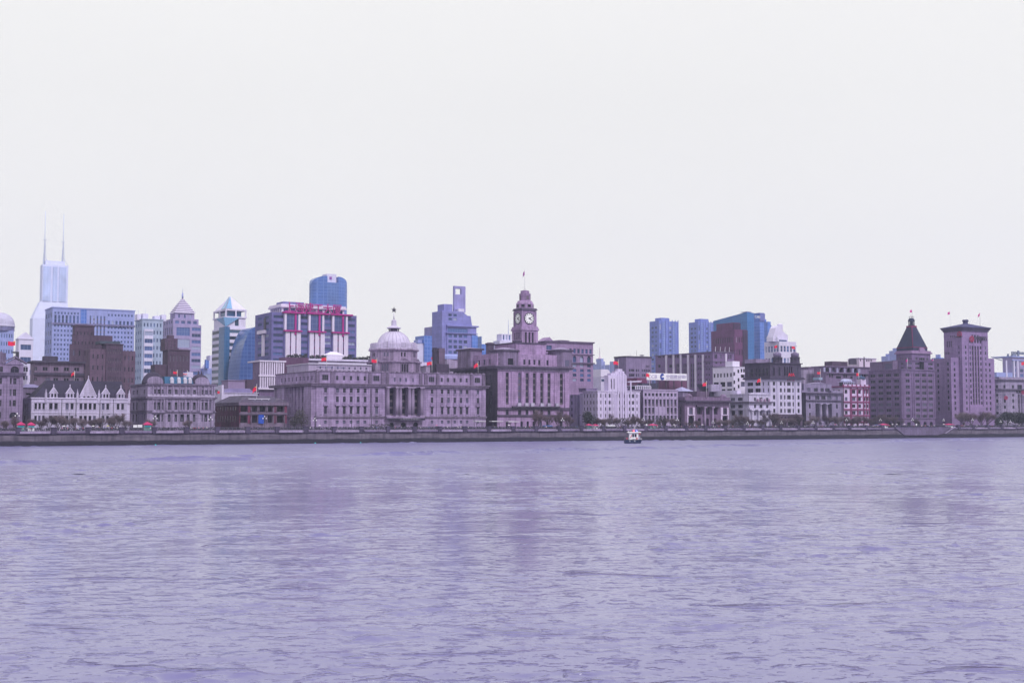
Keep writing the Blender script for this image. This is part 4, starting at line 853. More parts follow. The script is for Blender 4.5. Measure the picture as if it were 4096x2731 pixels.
mb = MB(); b.block(mb, 0, W, 0, dp, 0, zc, hl, grid(even(2, 30, 6, .28), [b.rows([(300, 420)], 350)[0], (1, b.Z(480, 350))], 'd')); b.part('wall', mb, PS)
for (a, e), (w0, w1), (d0, d1) in zip(pb, sb, db):
    m1 = MB(); zz0, zz1 = zmid+.1, b.Z(300, 350); m1.box(a, w0-.12, -.3, -.004, zz0, zz1); m1.box(w1+.12, e, -.3, -.004, zz0, zz1)
    m1.box(a, d0-.1, -.3, -.004, .5, zmid-.4); m1.box(d1+.1, e, -.3, -.004, .5, zmid-.4); m1.box(a, e, -.55, -.004, zmid-.4, zmid+.1); b.part('white_bay_lining', m1, PW)
columns(b, b.spans([(283, 284), (418, 420)])[0][:1]+b.spans([(283, 284), (418, 420)])[1][:1], 1.0, zen, .85, -1.0, stone('purple_light', (.38, .31, .42), .12, 0, .3))
mb = MB(); mb.box(b.X(140), b.X(560), -1.9, -.01, zen, zen+1.1); mb.box(-.6, W+.6, -2.2, dp, zc, zc+.9); b.part('cornice', mb, stone('purple_dark', (.10, .085, .12), .2, 0, .4))
mb = MB(); mb.box(b.X(145), b.X(555), -2.6, -.01, 0, 1.0); b.part('stair_base', mb, PS)
mb = MB(); mb.box(0, W, -.6, dp-1, zc+.9, zt)
for v in (40, 640): x = b.X(v, 130); mb.lathe([(2.2, zt), (2.0, zt+.8), (1.1, zt+1.7), (.2, zt+1.9)], x, 1, 10)
b.part('parapet', mb, PS); mb = MB(); mb.box(b.X(160, 60, 9), b.X(375, 60, 9), 9, 18, zt, b.Z(20, 260, 9)); b.part('roof_house', mb, stone('purple_roof', (.13, .10, .14), .2)); b.done()

# ---- white curved front corner house with giant columns
b = Bld('white_columned_house', 'white corner house with curved gable and giant white columns at its front', 'building', ZF, 1075, 70, 1450); b.xr = 3040; b.yr = 1640
VW = stone('villa_white', (.52, .50, .60), .1, 0, .35); W = b.W; dp = b.Y(742, 400)
zc, zt, zco2 = b.Z(212, 1300), b.Z(75, 1080), b.Z(345, 1300)
r1, r2, r3 = b.rows([(130, 192), (252, 315), (355, 440)], 1250); c3 = b.spans([(1160, 1195), (1258, 1308), (1373, 1408)])
ys = b.ycols([920, 790], 82)
lev = [(b.ZS(190, 850), b.ZS(132, 850)), (b.ZS(314, 850), b.ZS(254, 850)), (b.ZS(438, 850), b.ZS(358, 850))]
mb = MB(); b.block(mb, 0, W, 0, dp, 0, zt, grid(c3, [r1, r2], 'n')+grid(c3, [r3], 'g', 2.4)+[(c3[1][0]-.3, .3, c3[1][1]+.3, 6.5, 'd', 2.4)], grid(ys, lev[:2], 't')+grid(ys, lev[2:], 'g', 1.2)); 
n = 12; mb.prism([(-.1, zt)]+[(W*k/n, zt+(b.Z(38, 1270)-zt)*sin(pi*k/n)) for k in range(n+1)]+[(W+.1, zt)], -.35, 3); b.part('wall', mb, VW)
mb = MB(); mb.box(-1.3, W+.9, -1.5, dp+.5, zc-.4, zc+.4); b.part('cornice', mb, stone('villa_soot', (.12, .11, .14), .2, 0, .4)); mb = MB(); mb.box(-.5, W+.5, -1.3, dp, zco2, zco2+1.2); mb.box(-.3, W+.3, -.4, dp, zt-.2, zt+.55); b.part('string_course', mb, VW)
columns(b, [b.X(v) for v in (1118, 1226, 1338, 1436)], .4, zco2, .85, -.6, stone('villa_column', (.58, .56, .66), .08, 0, .35))
mb = MB(); mb.box(-.4, -.004, b.Y(1060, 400), b.Y(978, 400), 1, zco2); b.part('plain_pier', mb, VW)
for v in (1212, 1272, 1337, 1405): x = b.X(v, 190); m1 = MB(); m1.lathe([(.6, zc+.4), (.75, zc+1.6), (.4, zc+2.3)], x, -.8, 8); b.part('parapet_urn', m1, stone('pink_urn', (.38, .28, .36), .2, 0, .2))
mb = MB(); b.q = Z7; x0, x1 = b.Y(425, 1050, 3), b.Y(135, 1050, 3); zz = b.ZS(1058, 300, 3); mb.box(3, 6, x0, x1, zz-2, b.ZS(1032, 300, 3)); b.part('roof_screen', mb, BONEW); b.done()

# ---- white and dark block with twin turrets
b = Bld('twin_turret_building', 'tall office block with white lower floors, sooty top storeys and two domed turrets', 'office building', Z7, 806, 70, 1160); b.xr = 3150; b.yr = 1600
AW = stone('turret_white', (.56, .54, .64), .08, 0, .3); AD = stone('turret_soot', (.085, .075, .11), .25, .9, .45); W = b.W; dp = b.Y(512, 900)
zc, zt, zb = b.Z(886, 960), b.Z(727, 1000), b.Z(1302, 960)
rows_ = b.rows([(935, 976), (1006, 1052), (1084, 1132), (1162, 1210), (1240, 1286)], 1015)
cc = b.spans([(914, 936), (960, 976), (996, 1036), (1056, 1072), (1113, 1137)]); lc = b.spans([(834, 859)])
hl = grid([cc[0], cc[1], cc[3], cc[4]]+lc, rows_, 'd')+grid([cc[2]], rows_, 't')+grid([(a-.2, e+.2) for a, e in cc[:1]+cc[2:3]+cc[4:]], [(1.0, 4.2)], 'da', .7)
mb = MB(); b.block(mb, 0, W, 0, dp, zb, zc-1, hl, [(y[0], r[0], y[1], r[1], 'g') for y in b.ycols([575, 665], 66) for r in (rows_[0], rows_[1], rows_[2])]+[(y[0], r[0], y[1], r[1], 'd') for y in b.ycols([725, 780], 14) for r in rows_])
for v in (884, 1092): x = b.X(v); mb.box(x-.7, x+.7, -.5, -.004, zb+.5, zc-2.5)
b.part('wall', mb, AW)
mb = MB(); b.block(mb, -.3, W+.3, -.3, dp, 0, zb, grid(cc, [(1.5, 5.5), (7, zb-1.5)], 'd', .6)); b.part('dark_base', mb, stone('turret_base', (.13, .105, .14), .25, .9, .4))
ah = [(b.X(v-8), zc+1.2, b.X(v+8), b.Z(765, 960), 'da', .5) for v in (848, 912, 1115)]+[(b.X(a), zc+1.4, b.X(e), b.Z(760, 960), 'd', 1.2) for a, e in ((962, 980), (992, 1006), (1018, 1032), (1044, 1058))]
mb = MB(); b.block(mb, 0.02, W-.02, 0.02, dp, zc-1, zt, ah, [(y[0], b.ZS(870, 650)+0, y[1], b.ZS(780, 650), 'd') for y in b.ycols([556, 594, 642, 681, 728, 768], 18)]); b.part('top_storey_wall', mb, AD)
mb = MB(); mb.box(-1.6, W+1.8, -1.8, dp+.5, zc-.9, zc); mb.box(-1.1, W+1.2, -1.2, dp+.3, zc, zc+.5); b.part('cornice', mb, AD)
mb = MB(); mb.box(-.8, W+.8, -.8, dp+.4, zt, zt+.6); b.part('roof_cornice', mb, AD)
mb = MB(); mb.box(-.9, -.01, b.Y(780, 840), b.Y(530, 840), zc+3.2, zc+3.5); b.part('side_balcony', mb, IRON)
for v in (882, 1083):
    x = b.X(v, 660, 4); r = (b.X(v+41, 660, 4)-b.X(v-41, 660, 4))/2; z2, z3, z4 = b.Z(655, v, 4), b.Z(640, v, 4), b.Z(595, v, 4)
    m1 = MB(); m1.lathe([(r*1.05, zt+.6), (r*1.05, zt+2), (r*.86, zt+2.2), (r*.86, z2-.4)], x, 4, 8, rot=pi/8)
    for k in range(8): a = pi/8+k*pi/4; m1.tube((x+r*.95*cos(a), 4+r*.95*sin(a), zt+2), (x+r*.95*cos(a), 4+r*.95*sin(a), z2-.4), .22)
    m1.lathe([(r*1.12, z2-.4), (r*1.12, z2+.2)], x, 4, 8, rot=pi/8); tu = b.part('turret', m1, AD)
    m2 = MB(); m2.lathe([(r*.78, z2+.2), (r*.86, z3+.8), (r*.84, z3+2), (r*.62, z4-.6), (r*.28, z4), (.1, z4+.5)], x, 4, 14, smooth=True); m2.build('turret_dome', stone('turret_dome_grey', (.20, .18, .25), .2, 0, .3), tu)
RS = plain('sign_red', (.62, .01, .06), .4, .05)
x0 = b.X(986, 850); lettering('red_sign_letters', 'AIA', b.Z(824, 1020)-b.Z(864, 1020), (x0, -1.6, zc+.9), RS, b.root, .2, wscale=1.12)
lettering('red_name_characters', '友邦大厦', 1.25, (b.X(985, 915), -.45, b.Z(921, 1015)), stone('dull_red', (.45, .12, .22), .1, 0, 0), b.root, .05)
mb = MB(); mb.box(b.X(640, 700, 9), b.X(800, 700, 9), 9, 20, zt+.6, b.Z(672, 700, 9)); b.part('roof_house', mb, stone('roof_house_grey', (.3, .27, .36))); b.done()

# ---- white plain annex behind
b = Bld('white_annex', 'plain white rendered block with mixed windows beside the sooty topped turret block', 'building', Z7, 382, 112, 520, y=900); b.xr = 2930; b.yr = 1500
W = b.W; dp = b.Y(146, 900); zt = b.Z(765, 440); ya = b.ycols([164, 203, 237, 278, 312, 352], 20); mb = MB()
b.block(mb, 0, W, 0, dp, 0, zt, [(b.X(v-10), b.Z(a+20, 440), b.X(v+10), b.Z(a-20, 440), 'd') for v, a in ((391, 843), (439, 812), (391, 937), (440, 910), (440, 985), (391, 1015), (475, 803), (503, 803))]+[(b.X(466), b.Z(885, 440), b.X(512), b.Z(848, 440), 'd', 1.0), (b.X(466), b.Z(985, 440), b.X(512), b.Z(930, 440), 'g', .8)],
  [(y[0], b.ZS(880, 260), y[1], b.ZS(835, 260), 'w') for y in ya]+[(y[0], b.ZS(988, 260), y[1], b.ZS(935, 260), 'g') for y in b.ycols([182, 257, 334], 58)]+[(y[0], b.ZS(1035, 260), y[1], b.ZS(1015, 260), 'g') for y in b.ycols([257, 334], 58)])
b.part('wall', mb, stone('annex_white', (.74, .72, .78), .04, 0, .12)); mb = MB(); mb.box(b.X(372, 730, 2), b.X(452, 730, 2), 2, 9, zt, b.Z(697, 410, 2)); b.part('stair_tower', mb, stone('annex_white', (.7, .7, .7))); 
mb = MB(); mb.box(-.3, W+.3, -.3, dp+.3, zt, zt+.4); b.part('parapet', mb, FRW); b.done()

# ---- grey bank with portico
b = Bld('grey_portico_bank', 'grey stone bank with two tall portico columns and a low pediment on its roof', 'bank building', Z7, 1210, 70, 1613); b.xr = 3290; b.yr = 1620
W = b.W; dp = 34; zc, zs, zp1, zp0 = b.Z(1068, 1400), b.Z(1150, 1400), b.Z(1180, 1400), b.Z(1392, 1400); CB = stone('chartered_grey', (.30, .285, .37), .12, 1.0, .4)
r2 = b.rows([(1092, 1136)], 1400)[0]; g2 = b.spans([(1243, 1262), (1317, 1363), (1386, 1433), (1453, 1502), (1552, 1572)])
hl = [(g2[0][0], r2[0], g2[0][1], r2[1], 'd'), (g2[4][0], r2[0], g2[4][1], r2[1], 'd')]+[(a, r2[0], e, r2[1], 't') for a, e in g2[1:4]]
hl += [(a, zp0, e, zp1, 'v', 2.8) for a, e in b.spans([(1318, 1358), (1384, 1428), (1452, 1506)])]+[(a, z0, e, z1, 'd', .5) for a, e in (g2[0], g2[4]) for z0, z1 in b.rows([(1185, 1235), (1285, 1345)], 1400)]
mb = MB(); b.block(mb, 0, W, 0, dp, 0, zc, hl, grid(even(2, 30, 5, .3), b.rows([(1092, 1136), (1185, 1240), (1285, 1345)], 1400), 'd')); b.part('wall', mb, CB)
m1 = MB(); b.panel(m1, (-.12, dp), (0, -1), dp, 0, zc, [(u[0], z[0], u[1], z[1], 'd', .3) for u in even(2, 30, 5, .3) for z in b.rows([(1092, 1136), (1185, 1240), (1285, 1345)], 1400)], (1, 0), 0, -pi/2, .3); b.part('shaded_side_wall', m1, stone('chartered_side_shade', (.12, .11, .15), .2, .9, .4))  # side face repeated in a darker tone that paints the street's shade
columns(b, [b.X(1371), b.X(1440)], zp0, zp1, .95, -.4, stone('chartered_column', (.38, .36, .45), .1, 0, .3)); mb = MB(); mb.box(-.5, W+.5, -1.0, dp, zs, zs+.6); mb.box(-1.0, W+1.0, -1.5, dp, zc, zc+.7); b.part('cornice', mb, stone('chartered_dark', (.11, .10, .135), .2, 0, .3))
mb = MB(); xa, xb = b.X(1185, 1020, 3), b.X(1500, 1020, 3); za = b.Z(958, 1400, 3); b.block(mb, xa, xb, 3, 24, zc+.7, za, [(a, b.Z(1046, 1400, 3), e, b.Z(1004, 1400, 3), 't') for a, e in b.spans([(1220, 1262), (1300, 1346), (1378, 1415), (1432, 1482)], 3)]); mb.prism([(xa+6, za), (xb-2, za), ((xa+xb)/2+2, b.Z(938, 1400, 3))], 2.8, 10); b.part('attic_wall', mb, CB)
for c in (1190, 1500): x = b.X(c, 1040, 1); m1 = MB(); m1.box(x-(4 if c < 1300 else 1), x+(2 if c < 1300 else 9), 0, 2.5, zc+.7, zc+2.2); b.part('parapet_block', m1, CB)
b.done()

# ---- red and white striped hotel
b = Bld('red_white_hotel', 'red and white banded hotel with a pale domed kiosk on its roof', 'hotel', ZG, 548, 70, 990); b.xr = 3430; b.yr = 1610
RW = stone('hotel_white', (.60, .52, .66), .1, 0, .25); RR = stone('hotel_red', (.27, .07, .16), .2, .5, .3); W = b.W; dp = b.Y(332, 650)
zt = b.Z(650, 700); rws = b.rows([(692, 758), (820, 886), (944, 1004), (1062, 1122), (1180, 1240)], 750)
cc = b.spans([(564, 610), (688, 748), (800, 845), (896, 925), (945, 972)])
mb = MB(); b.block(mb, 0, W, 0, dp, 0, zt, grid(cc[:1]+cc[2:], rws, 'd')+grid(cc[1:2], rws, 'n'), [(y[0], r[0], y[1], r[1], 'da') for y in b.ycols([375, 465], 52) for r in rws]); b.part('wall', mb, RW)
for v, wd in ((534, 24), (668, 34), (782, 24), (885, 18), (936, 12), (982, 12)):
    x0, x1 = b.X(v-wd/2), b.X(v+wd/2); m1 = MB(); m1.box(max(x0, -.2), x1, -.3, -.004, 0, zt); b.part('red_pilaster', m1, RR)
for v in (905, 1035, 1140, 1250): z = b.Z(v, 750); m1 = MB(); m1.box(-.4, W+.2, -.55, -.005, z-.55, z+.5); b.part('red_string_course', m1, RR)
for c in cc[1:]:
    for r in rws: m1 = MB(); m1.box(c[0]-.5, c[1]+.5, -.45, -.005, r[1]+.1, r[1]+.75); b.part('red_window_head', m1, RR) if r in (rws[0], rws[1]) else None
mb = MB(); mb.box(-.8, W+.3, -1.0, dp, zt, zt+.9); b.part('cornice', mb, RR)
mb = MB(); mb.box(0, W, 0, .5, zt+.9, b.Z(600, 700)); 
for k in range(7): x = W*k/6; mb.box(x-.5, x+.5, -.2, .7, zt+.9, b.Z(596, 700), 1)
b.part('parapet', mb, [RW, RR])
KD = stone('kiosk_dome', (.42, .46, .58), .1, 0, .3)
x0, x1 = b.X(540, 540, 5), b.X(730, 540, 5); z0, z1 = b.Z(560, 640, 5), b.Z(502, 640, 5); mb = MB(); zr = zt+1
mb.box(x0+.6, x1-.6, 5.5, 9.5, zr, z0, 1)
for k in range(6): x = x0+.5+(x1-x0-1)*k/5; mb.box(x-.3, x+.3, 5, 5.6, zr, z0)
mb.box(x0, x1, 4.8, 10.2, z0, z0+.3); mb.lathe([((x1-x0)/2, z0+.3), ((x1-x0)/2*.96, z0+1.2), ((x1-x0)/2*.7, z1-.2), ((x1-x0)/2*.3, z1)], (x0+x1)/2, 7.5, 16, smooth=True, sy=.5); b.part('roof_kiosk', mb, [KD, GL])
x0, x1 = b.X(835, 500, 8), b.X(940, 500, 8); mb = MB(); z0, z1 = b.Z(505, 890, 8), b.Z(432, 890, 8); mb.box(x0+.5, x1-.5, 8, 12, zr, z0, 1); mb.lathe([((x1-x0)/2, z0), ((x1-x0)/2*.8, z0+1.5), ((x1-x0)*.2, z1-1.5), (.15, z1)], (x0+x1)/2, 10, 10, smooth=True); b.part('roof_dome', mb, [stone('kiosk_teal', (.06, .12, .18), .2, 0, .2), RW])
b.done()

# ---- pyramid topped hotel
b = Bld('pyramid_hotel', 'tall purple hotel with dark green pyramid roof and small lantern on top', 'hotel', Z8, 700, 70, 1055); b.xr = 3680; b.yr = 1580
PH = stone('pyramid_hotel_stone', (.205, .16, .25), .18, 1.2, .3); PHS = PH; W = b.W; dp = b.Y(340, 1000)
zt = b.Z(757, 760); RWS = b.rows([(792, 826), (857, 890), (922, 955), (986, 1020), (1048, 1082), (1112, 1145), (1174, 1207), (1238, 1270)], 760)
fc = b.spans([(741, 782), (846, 890), (917, 962), (986, 1030)]); yc = b.ycols([385, 468, 553, 640], 52)
hl = grid(fc[:1], RWS, 'n')+grid(fc[1:], RWS, 't')+[(b.X(v-17, 1340), .3, b.X(v+17, 1340), b.Z(1316, 900), 'da', 1.0) for v in (880, 946, 1015)]+[(b.X(748), 1.5, b.X(786), b.Z(1320, 760), 'd', .5)]
mb = MB(); b.block(mb, 0, W, 0, dp, 0, zt, hl, grid(yc, RWS, 't')+[(y[0], .3, y[1], b.Z(1316, 900), 'da', 1.0) for y in b.ycols([560, 650], 36)])
for v in (712, 810, 832, 905, 975, 1048): x = b.X(v); mb.box(x-.45, x+.45, -.35, -.004, b.Z(1280, 900), zt-2)
for y in b.ycols([345, 425, 510, 597, 690], 10): mb.box(-.35, -.004, y[0], y[1], b.Z(1280, 900), zt-2)
b.part('wall', mb, PH)
b.band('cornice', PH, 0, W, 0, dp, zt, zt+.7, .5); z = b.Z(1280, 900); b.band('string_course', PH, 0, W, 0, dp, z, z+.6, .5); z = b.Z(828, 760); b.band('string_course', stone('ph_light', (.29, .22, .31), .1, 0, .2), 0, W, 0, dp, z-.3, z+.1, .25)
ty = 3.0; b.yr = 1450; x0, x1 = b.X(738, 700, ty), b.X(1045, 700, ty); z1 = b.Z(655, 760, ty); mb = MB(); yd = b.Y(602, 700, x0)
b.block(mb, x0, x1, ty, yd, zt+.7, z1, [(a, z0_, e, z1_, 't') for a, e in b.spans([(752, 800), (842, 888), (980, 1030)], ty) for z0_, z1_ in b.rows([(672, 697), (722, 744)], 760, ty)], [(y[0], z0_, y[1], z1_, 't') for y in even(ty+1, yd-1, 2, .5) for z0_, z1_ in b.rows([(676, 697), (722, 744)], 760, ty)]); b.part('setback_wall', mb, PH)
xg, xh = b.X(905, 700, 1.6), b.X(935, 700, 1.6); mb = MB(); mb.box(xg, xh, 1.6, ty-.01, zt+.8, b.Z(668, 920, 1.6)); b.part('tall_arched_niche', mb, GL)
mb = MB(); mb.box(x0-.5, x1+.5, ty-.5, yd+.5, z1, z1+.6); b.part('setback_cornice', mb, PH)
ty2 = 5.5; x0, x1 = b.X(802, 600, ty2), b.X(1006, 600, ty2); wq = b.Y(634, 600, x0)-ty2; z2 = b.Z(575, 760, ty2); mb = MB(); b.block(mb, x0, x1, ty2, ty2+wq, z1+.6, z2, [(b.X(a, 620, ty2), b.Z(645, 760, ty2), b.X(e, 620, ty2), b.Z(618, 760, ty2), 't') for a, e in ((843, 862), (884, 942), (960, 980))], [(y[0], b.Z(645, 760, ty2), y[1], b.Z(618, 760, ty2), 't') for y in even(ty2+2, ty2+wq-2, 4, .5)]); b.part('tower_wall', mb, PH)
mb = MB(); mb.box(x0-.9, x1+.9, ty2-.9, ty2+wq+.9, z2, z2+1.0); mb.box(x0-.2, x1+.2, ty2-.2, ty2+wq+.2, z2+1.0, z2+2.2); b.part('tower_cornice', mb, stone('ph_light', (.2, .2, .2)))
GP = stone('pyramid_copper', (.038, .050, .088), .15, .8, .25); REDP = stone('collar_red', (.22, .03, .10), .2, 0, .2)
py0 = ty2+.8; p0 = b.X(815, 520, py0); p1 = b.X(972, 530, py0); wp = p1-p0; cxp, cyp = (p0+p1)/2, py0+wp/2; zp0 = z2+2.2; zp1 = b.Z(512, 900, py0); zp2 = b.Z(297, 812, cyp); wt = (b.X(851, 300, cyp)-b.X(775, 300, cyp))/1.39
mb = MB(); sq = lambda w_: [(cxp-w_/2, cyp-w_/2), (cxp+w_/2, cyp-w_/2), (cxp+w_/2, cyp+w_/2), (cxp-w_/2, cyp+w_/2)]
mb.plan(sq(wp), zp0, zp1); mb.plan(sq(wp), zp1, zp2, 0, sq(wt*.93)); b.part('pyramid_roof', mb, GP)
mb = MB(); mb.plan(sq(wp+.25), zp1-.25, zp1+.2); mb.tube((cxp-wp/2, cyp-wp/2, zp1), (cxp-wt*.465, cyp-wt*.465, zp2), .25); b.part('red_ridge', mb, REDP)
mb = MB(); z3 = b.Z(280, 812, cyp); mb.plan(sq(wt), zp2, z3); b.part('red_collar', mb, REDP)
z4 = b.Z(222, 812, cyp); z5 = b.Z(198, 812, cyp); q = wt*.60; mb = MB()
for k in range(8): a = pi/4*k+pi/8; mb.tube((cxp+q*.6*cos(a), cyp+q*.6*sin(a), z3), (cxp+q*.6*cos(a), cyp+q*.6*sin(a), z4), .35)
mb.lathe([(q*.3, z3), (q*.3, z4)], cxp, cyp, 6, m=0); mb.lathe([(q*.75, z4-.7), (q*.78, z4), (q*.55, z5-.4), (q*.4, z5)], cxp, cyp, 8, m=0); mb.lathe([(q*.72, z3+.01), (q*.72, z3+.7)], cxp, cyp, 8, m=0); b.part('lantern', mb, GP)
mb = MB()
for k in range(8): a = pi/4*k; mb.tube((cxp+q*.5*cos(a), cyp+q*.5*sin(a), z5), (cxp+q*.5*cos(a), cyp+q*.5*sin(a), z5+1.3), .06)
mb.lathe([(q*.52, z5+1.25), (q*.52, z5+1.35)], cxp, cyp, 8); b.part('lookout_rail', mb, RAIL)
x = b.X(908, 545, ty2+.4); zz = b.Z(560, 908, ty2); m1 = MB(); m1.prism([(x-3.2, z2+1.0)]+[(x+3*cos(pi-pi*k/8), z2+1.5+3.0*sin(pi*k/8)) for k in range(9)]+[(x+3.2, z2+1.0)], ty2-.6, ty2+1.2); b.part('carved_gable', m1, stone('ph_light', (.2, .2, .2)))
PYR = (cxp, cyp, z5); b.done(); PYB = b
# roof terrace structures on its long side
for i, (a, e, yt, yb, tt) in enumerate(((350, 490, 668, 752, 0), (497, 600, 660, 752, 1))):
    y0, y1 = b.Y(e, 700, 2), b.Y(a, 700, 2); m1 = MB(); b.block(m1, 2, 14, y0, y1, zt+.7, b.ZS(yt, (a+e)/2, 2), [], [(y0+1, zt+1.2, y1-1, b.ZS(yt+25, (a+e)/2, 2), 's')] if tt else []); b.part('terrace_house', m1, stone('terrace_mauve', (.20, .165, .23), .1)); 
b.done()

# ---- tall stepped bank tower
b = Bld('stepped_bank_tower', 'tall mauve stone bank tower with narrow window slots and low blue hipped roof', 'bank tower', ZH, 318, 70, 640, rot=radians(-4)); b.xr = 3900; b.yr = 1500
BS = stone('tower_mauve', (.31, .24, .37), .12, 1.0, .22); W = b.W; zt = b.Z(235, 480); dp = b.Y(78, 350)
RR_ = [(y-19, y+19) for y in (430, 496, 564, 632, 702, 770, 838, 907, 975, 1045, 1112, 1182)]; rws = b.rows(RR_, 480)
c_ = lambda l, w_, y=0: [(b.X(v-w_/2, 1400, y), b.X(v+w_/2, 1400, y)) for v in l]
b.q = ZH; cc = b.cols([408, 538], 17); sl3 = b.cols([440, 473, 506], 19); fade = b.cols([354, 598], 16)
zS0, zS1 = b.Z(1132, 480), b.Z(412, 480)
hl = grid(cc, rws, 'd')+[(a, zS0, e, zS1, 'v', .6) for a, e in sl3]+grid(fade, rws, 'd', .12)+grid(sl3, [rws[-1]], 'd')
hl += grid(sl3, b.rows([(275, 308), (342, 376)], 480), 'd')+grid(cc, b.rows([(342, 376)], 480), 'd')
ys = b.ycols([95, 119, 143], 12); rs3 = [(b.ZS(1350, 120), b.ZS(556, 120))]
lh = [(y[0], rs3[0][0], y[1], rs3[0][1], 'v', .5) for y in ys]+[(y[0], b.ZS(516, 120), y[1], b.ZS(486, 120), 'd') for y in ys]+[(y[0], b.ZS(424, 150), y[1], b.ZS(350, 150), 'd') for y in b.ycols([126, 150, 175], 13)]+[(y[0], b.ZS(302, 190), y[1], b.ZS(283, 190), 'd') for y in b.ycols([168, 188, 212], 13)]
lh += [(y[0], r[0], y[1], r[1], 'd') for y in b.ycols([268], 14) for r in rws[:3]]
mb = MB(); b.block(mb, 0, W, 0, dp, 0, zt, hl, lh)
mb.box(b.X(385), b.X(560), -.5, -.004, 8, zS0-1); mb.box(b.X(385), b.X(394), -.4, -.004, zS0-1, b.Z(330, 480)); mb.box(b.X(553), b.X(562), -.4, -.004, zS0-1, b.Z(330, 480)); b.part('wall', mb, BS)
zw = b.Z(560, 665); xw = b.X(712, 1200, 4); mb = MB(); b.block(mb, W, xw, 4, 24, 0, zw, grid([(b.X(646, 1200, 4), b.X(664, 1200, 4))], rws[3:], 'd')); b.part('right_wing', mb, BS)
mb = MB(); zl = b.Z(552, 270); yl = b.Y(186, 900, -8.0); x0 = -8.0
b.block(mb, x0, -.01, 3, 9, 0, zl, [(a, r[0], e, r[1], 'd') for a, e in [(-5.3, -3.7)] for r in rws[3:]+[(rws[-1][0]-4.8, rws[-1][1]-4.8)]], [(5.2, r[0], 6.8, r[1], 'd') for r in rws[3:]]); b.part('left_wing', mb, BS)
mb = MB(); z2 = b.ZS(438, 150, -1.0); mb.box(-1.2, -.005, 3, dp-1, zl, z2); b.part('left_setback', mb, BS) if False else None
mb = MB(); b.block(mb, .5, W-1, dp, dp+16, 0, b.ZS(565, 40, 0), [], [(dp+6, r[0], dp+7.6, r[1], 'd') for r in rws[3:]]); b.part('rear_wing', mb, BS)
BR = stone('blue_glazed_tile', (.075, .085, .17), .2, .7, .25); mb = MB(); mb.box(-.5, W+.5, -.5, dp+.5, zt, zt+1.0); mb.plan([(-.8, -.8), (W+.8, -.8), (W+.8, dp+.8), (-.8, dp+.8)], zt+1.0, zt+2.6, 0, [(-1.6, -1.6), (W+1.6, -1.6), (W+1.6, dp+1.6), (-1.6, dp+1.6)]); b.part('eaves', mb, stone('eaves_dark', (.085, .08, .12), .2, 0, .3))
zr = b.Z(138, 335, dp/2); mb = MB(); mb.plan([(-1.8, -1.8), (W+1.8, -1.8), (W+1.8, dp+1.8), (-1.8, dp+1.8)], zt+2.6, zt+3.2); mb.plan([(-1.2, -1.2), (W+1.2, -1.2), (W+1.2, dp+1.2), (-1.2, dp+1.2)], zt+3.2, zr, 0, [(W/2-1.5, dp/2-1.5), (W/2+1.5, dp/2-1.5), (W/2+1.5, dp/2+1.5), (W/2-1.5, dp/2+1.5)])
mb.lathe([(2.0, zr-.5), (1.7, zr+1.2), (2.2, zr+1.6), (2.2, zr+2.6), (1.7, zr+3)], W/2, dp/2, 10); b.part('roof', mb, BR)
RL = plain('logo_red', (.36, .025, .10), .5, .1)
def roundlogo(loc, r, rz):
    M = Matrix.Translation(loc) @ Matrix.Rotation(rz, 4, 'Z'); m1 = MB(); N_ = 24
    for k in range(N_): 
        a0, a1 = 2*pi*k/N_, 2*pi*(k+1)/N_
        m1.prism([(r*.78*cos(a0), r*.78*sin(a0)), (r*cos(a0), r*sin(a0)), (r*cos(a1), r*sin(a1)), (r*.78*cos(a1), r*.78*sin(a1))], -.3, -.05, M=M)
    m1.box(-r*.12, r*.12, -.3, -.05, r*.36, r*.78, M=M); m1.box(-r*.12, r*.12, -.3, -.05, -r*.78, -r*.36, M=M)
    for bx in ((-.5, .5, .2, .38), (-.5, .5, -.38, -.2), (-.5, -.3, -.2, .2), (.3, .5, -.2, .2)): m1.box(bx[0]*r, bx[1]*r, -.3, -.05, bx[2]*r, bx[3]*r, M=M)
    return b.part('round_logo', m1, RL)
x = b.X(413, 325); roundlogo((x, -.45, b.Z(325, 413)), 2.2, 0); roundlogo((-.1, b.Y(273, 268), b.ZS(268, 273)), 2.2, -pi/2)
lettering('sign_characters', '中国银行', 2.5, (b.X(434, 325), -.55, b.Z(338, 470)), plain('sign_characters_dark', (.035, .035, .055)), b.root, .15)
mb = MB(); y_ = b.Y(273, 295); mb.box(-1.0, -.01, y_-3, y_+3, b.ZS(298, 273)-.2, b.ZS(298, 273)+.3); b.part('ledge', mb, IRON)
mb = MB(); mb.box(b.X(345), b.X(600), -.7, -.005, 0, b.Z(1225, 480)); b.part('entrance_block', mb, BS); BTW = b; BT = (W, dp, zt, zr); b.done()

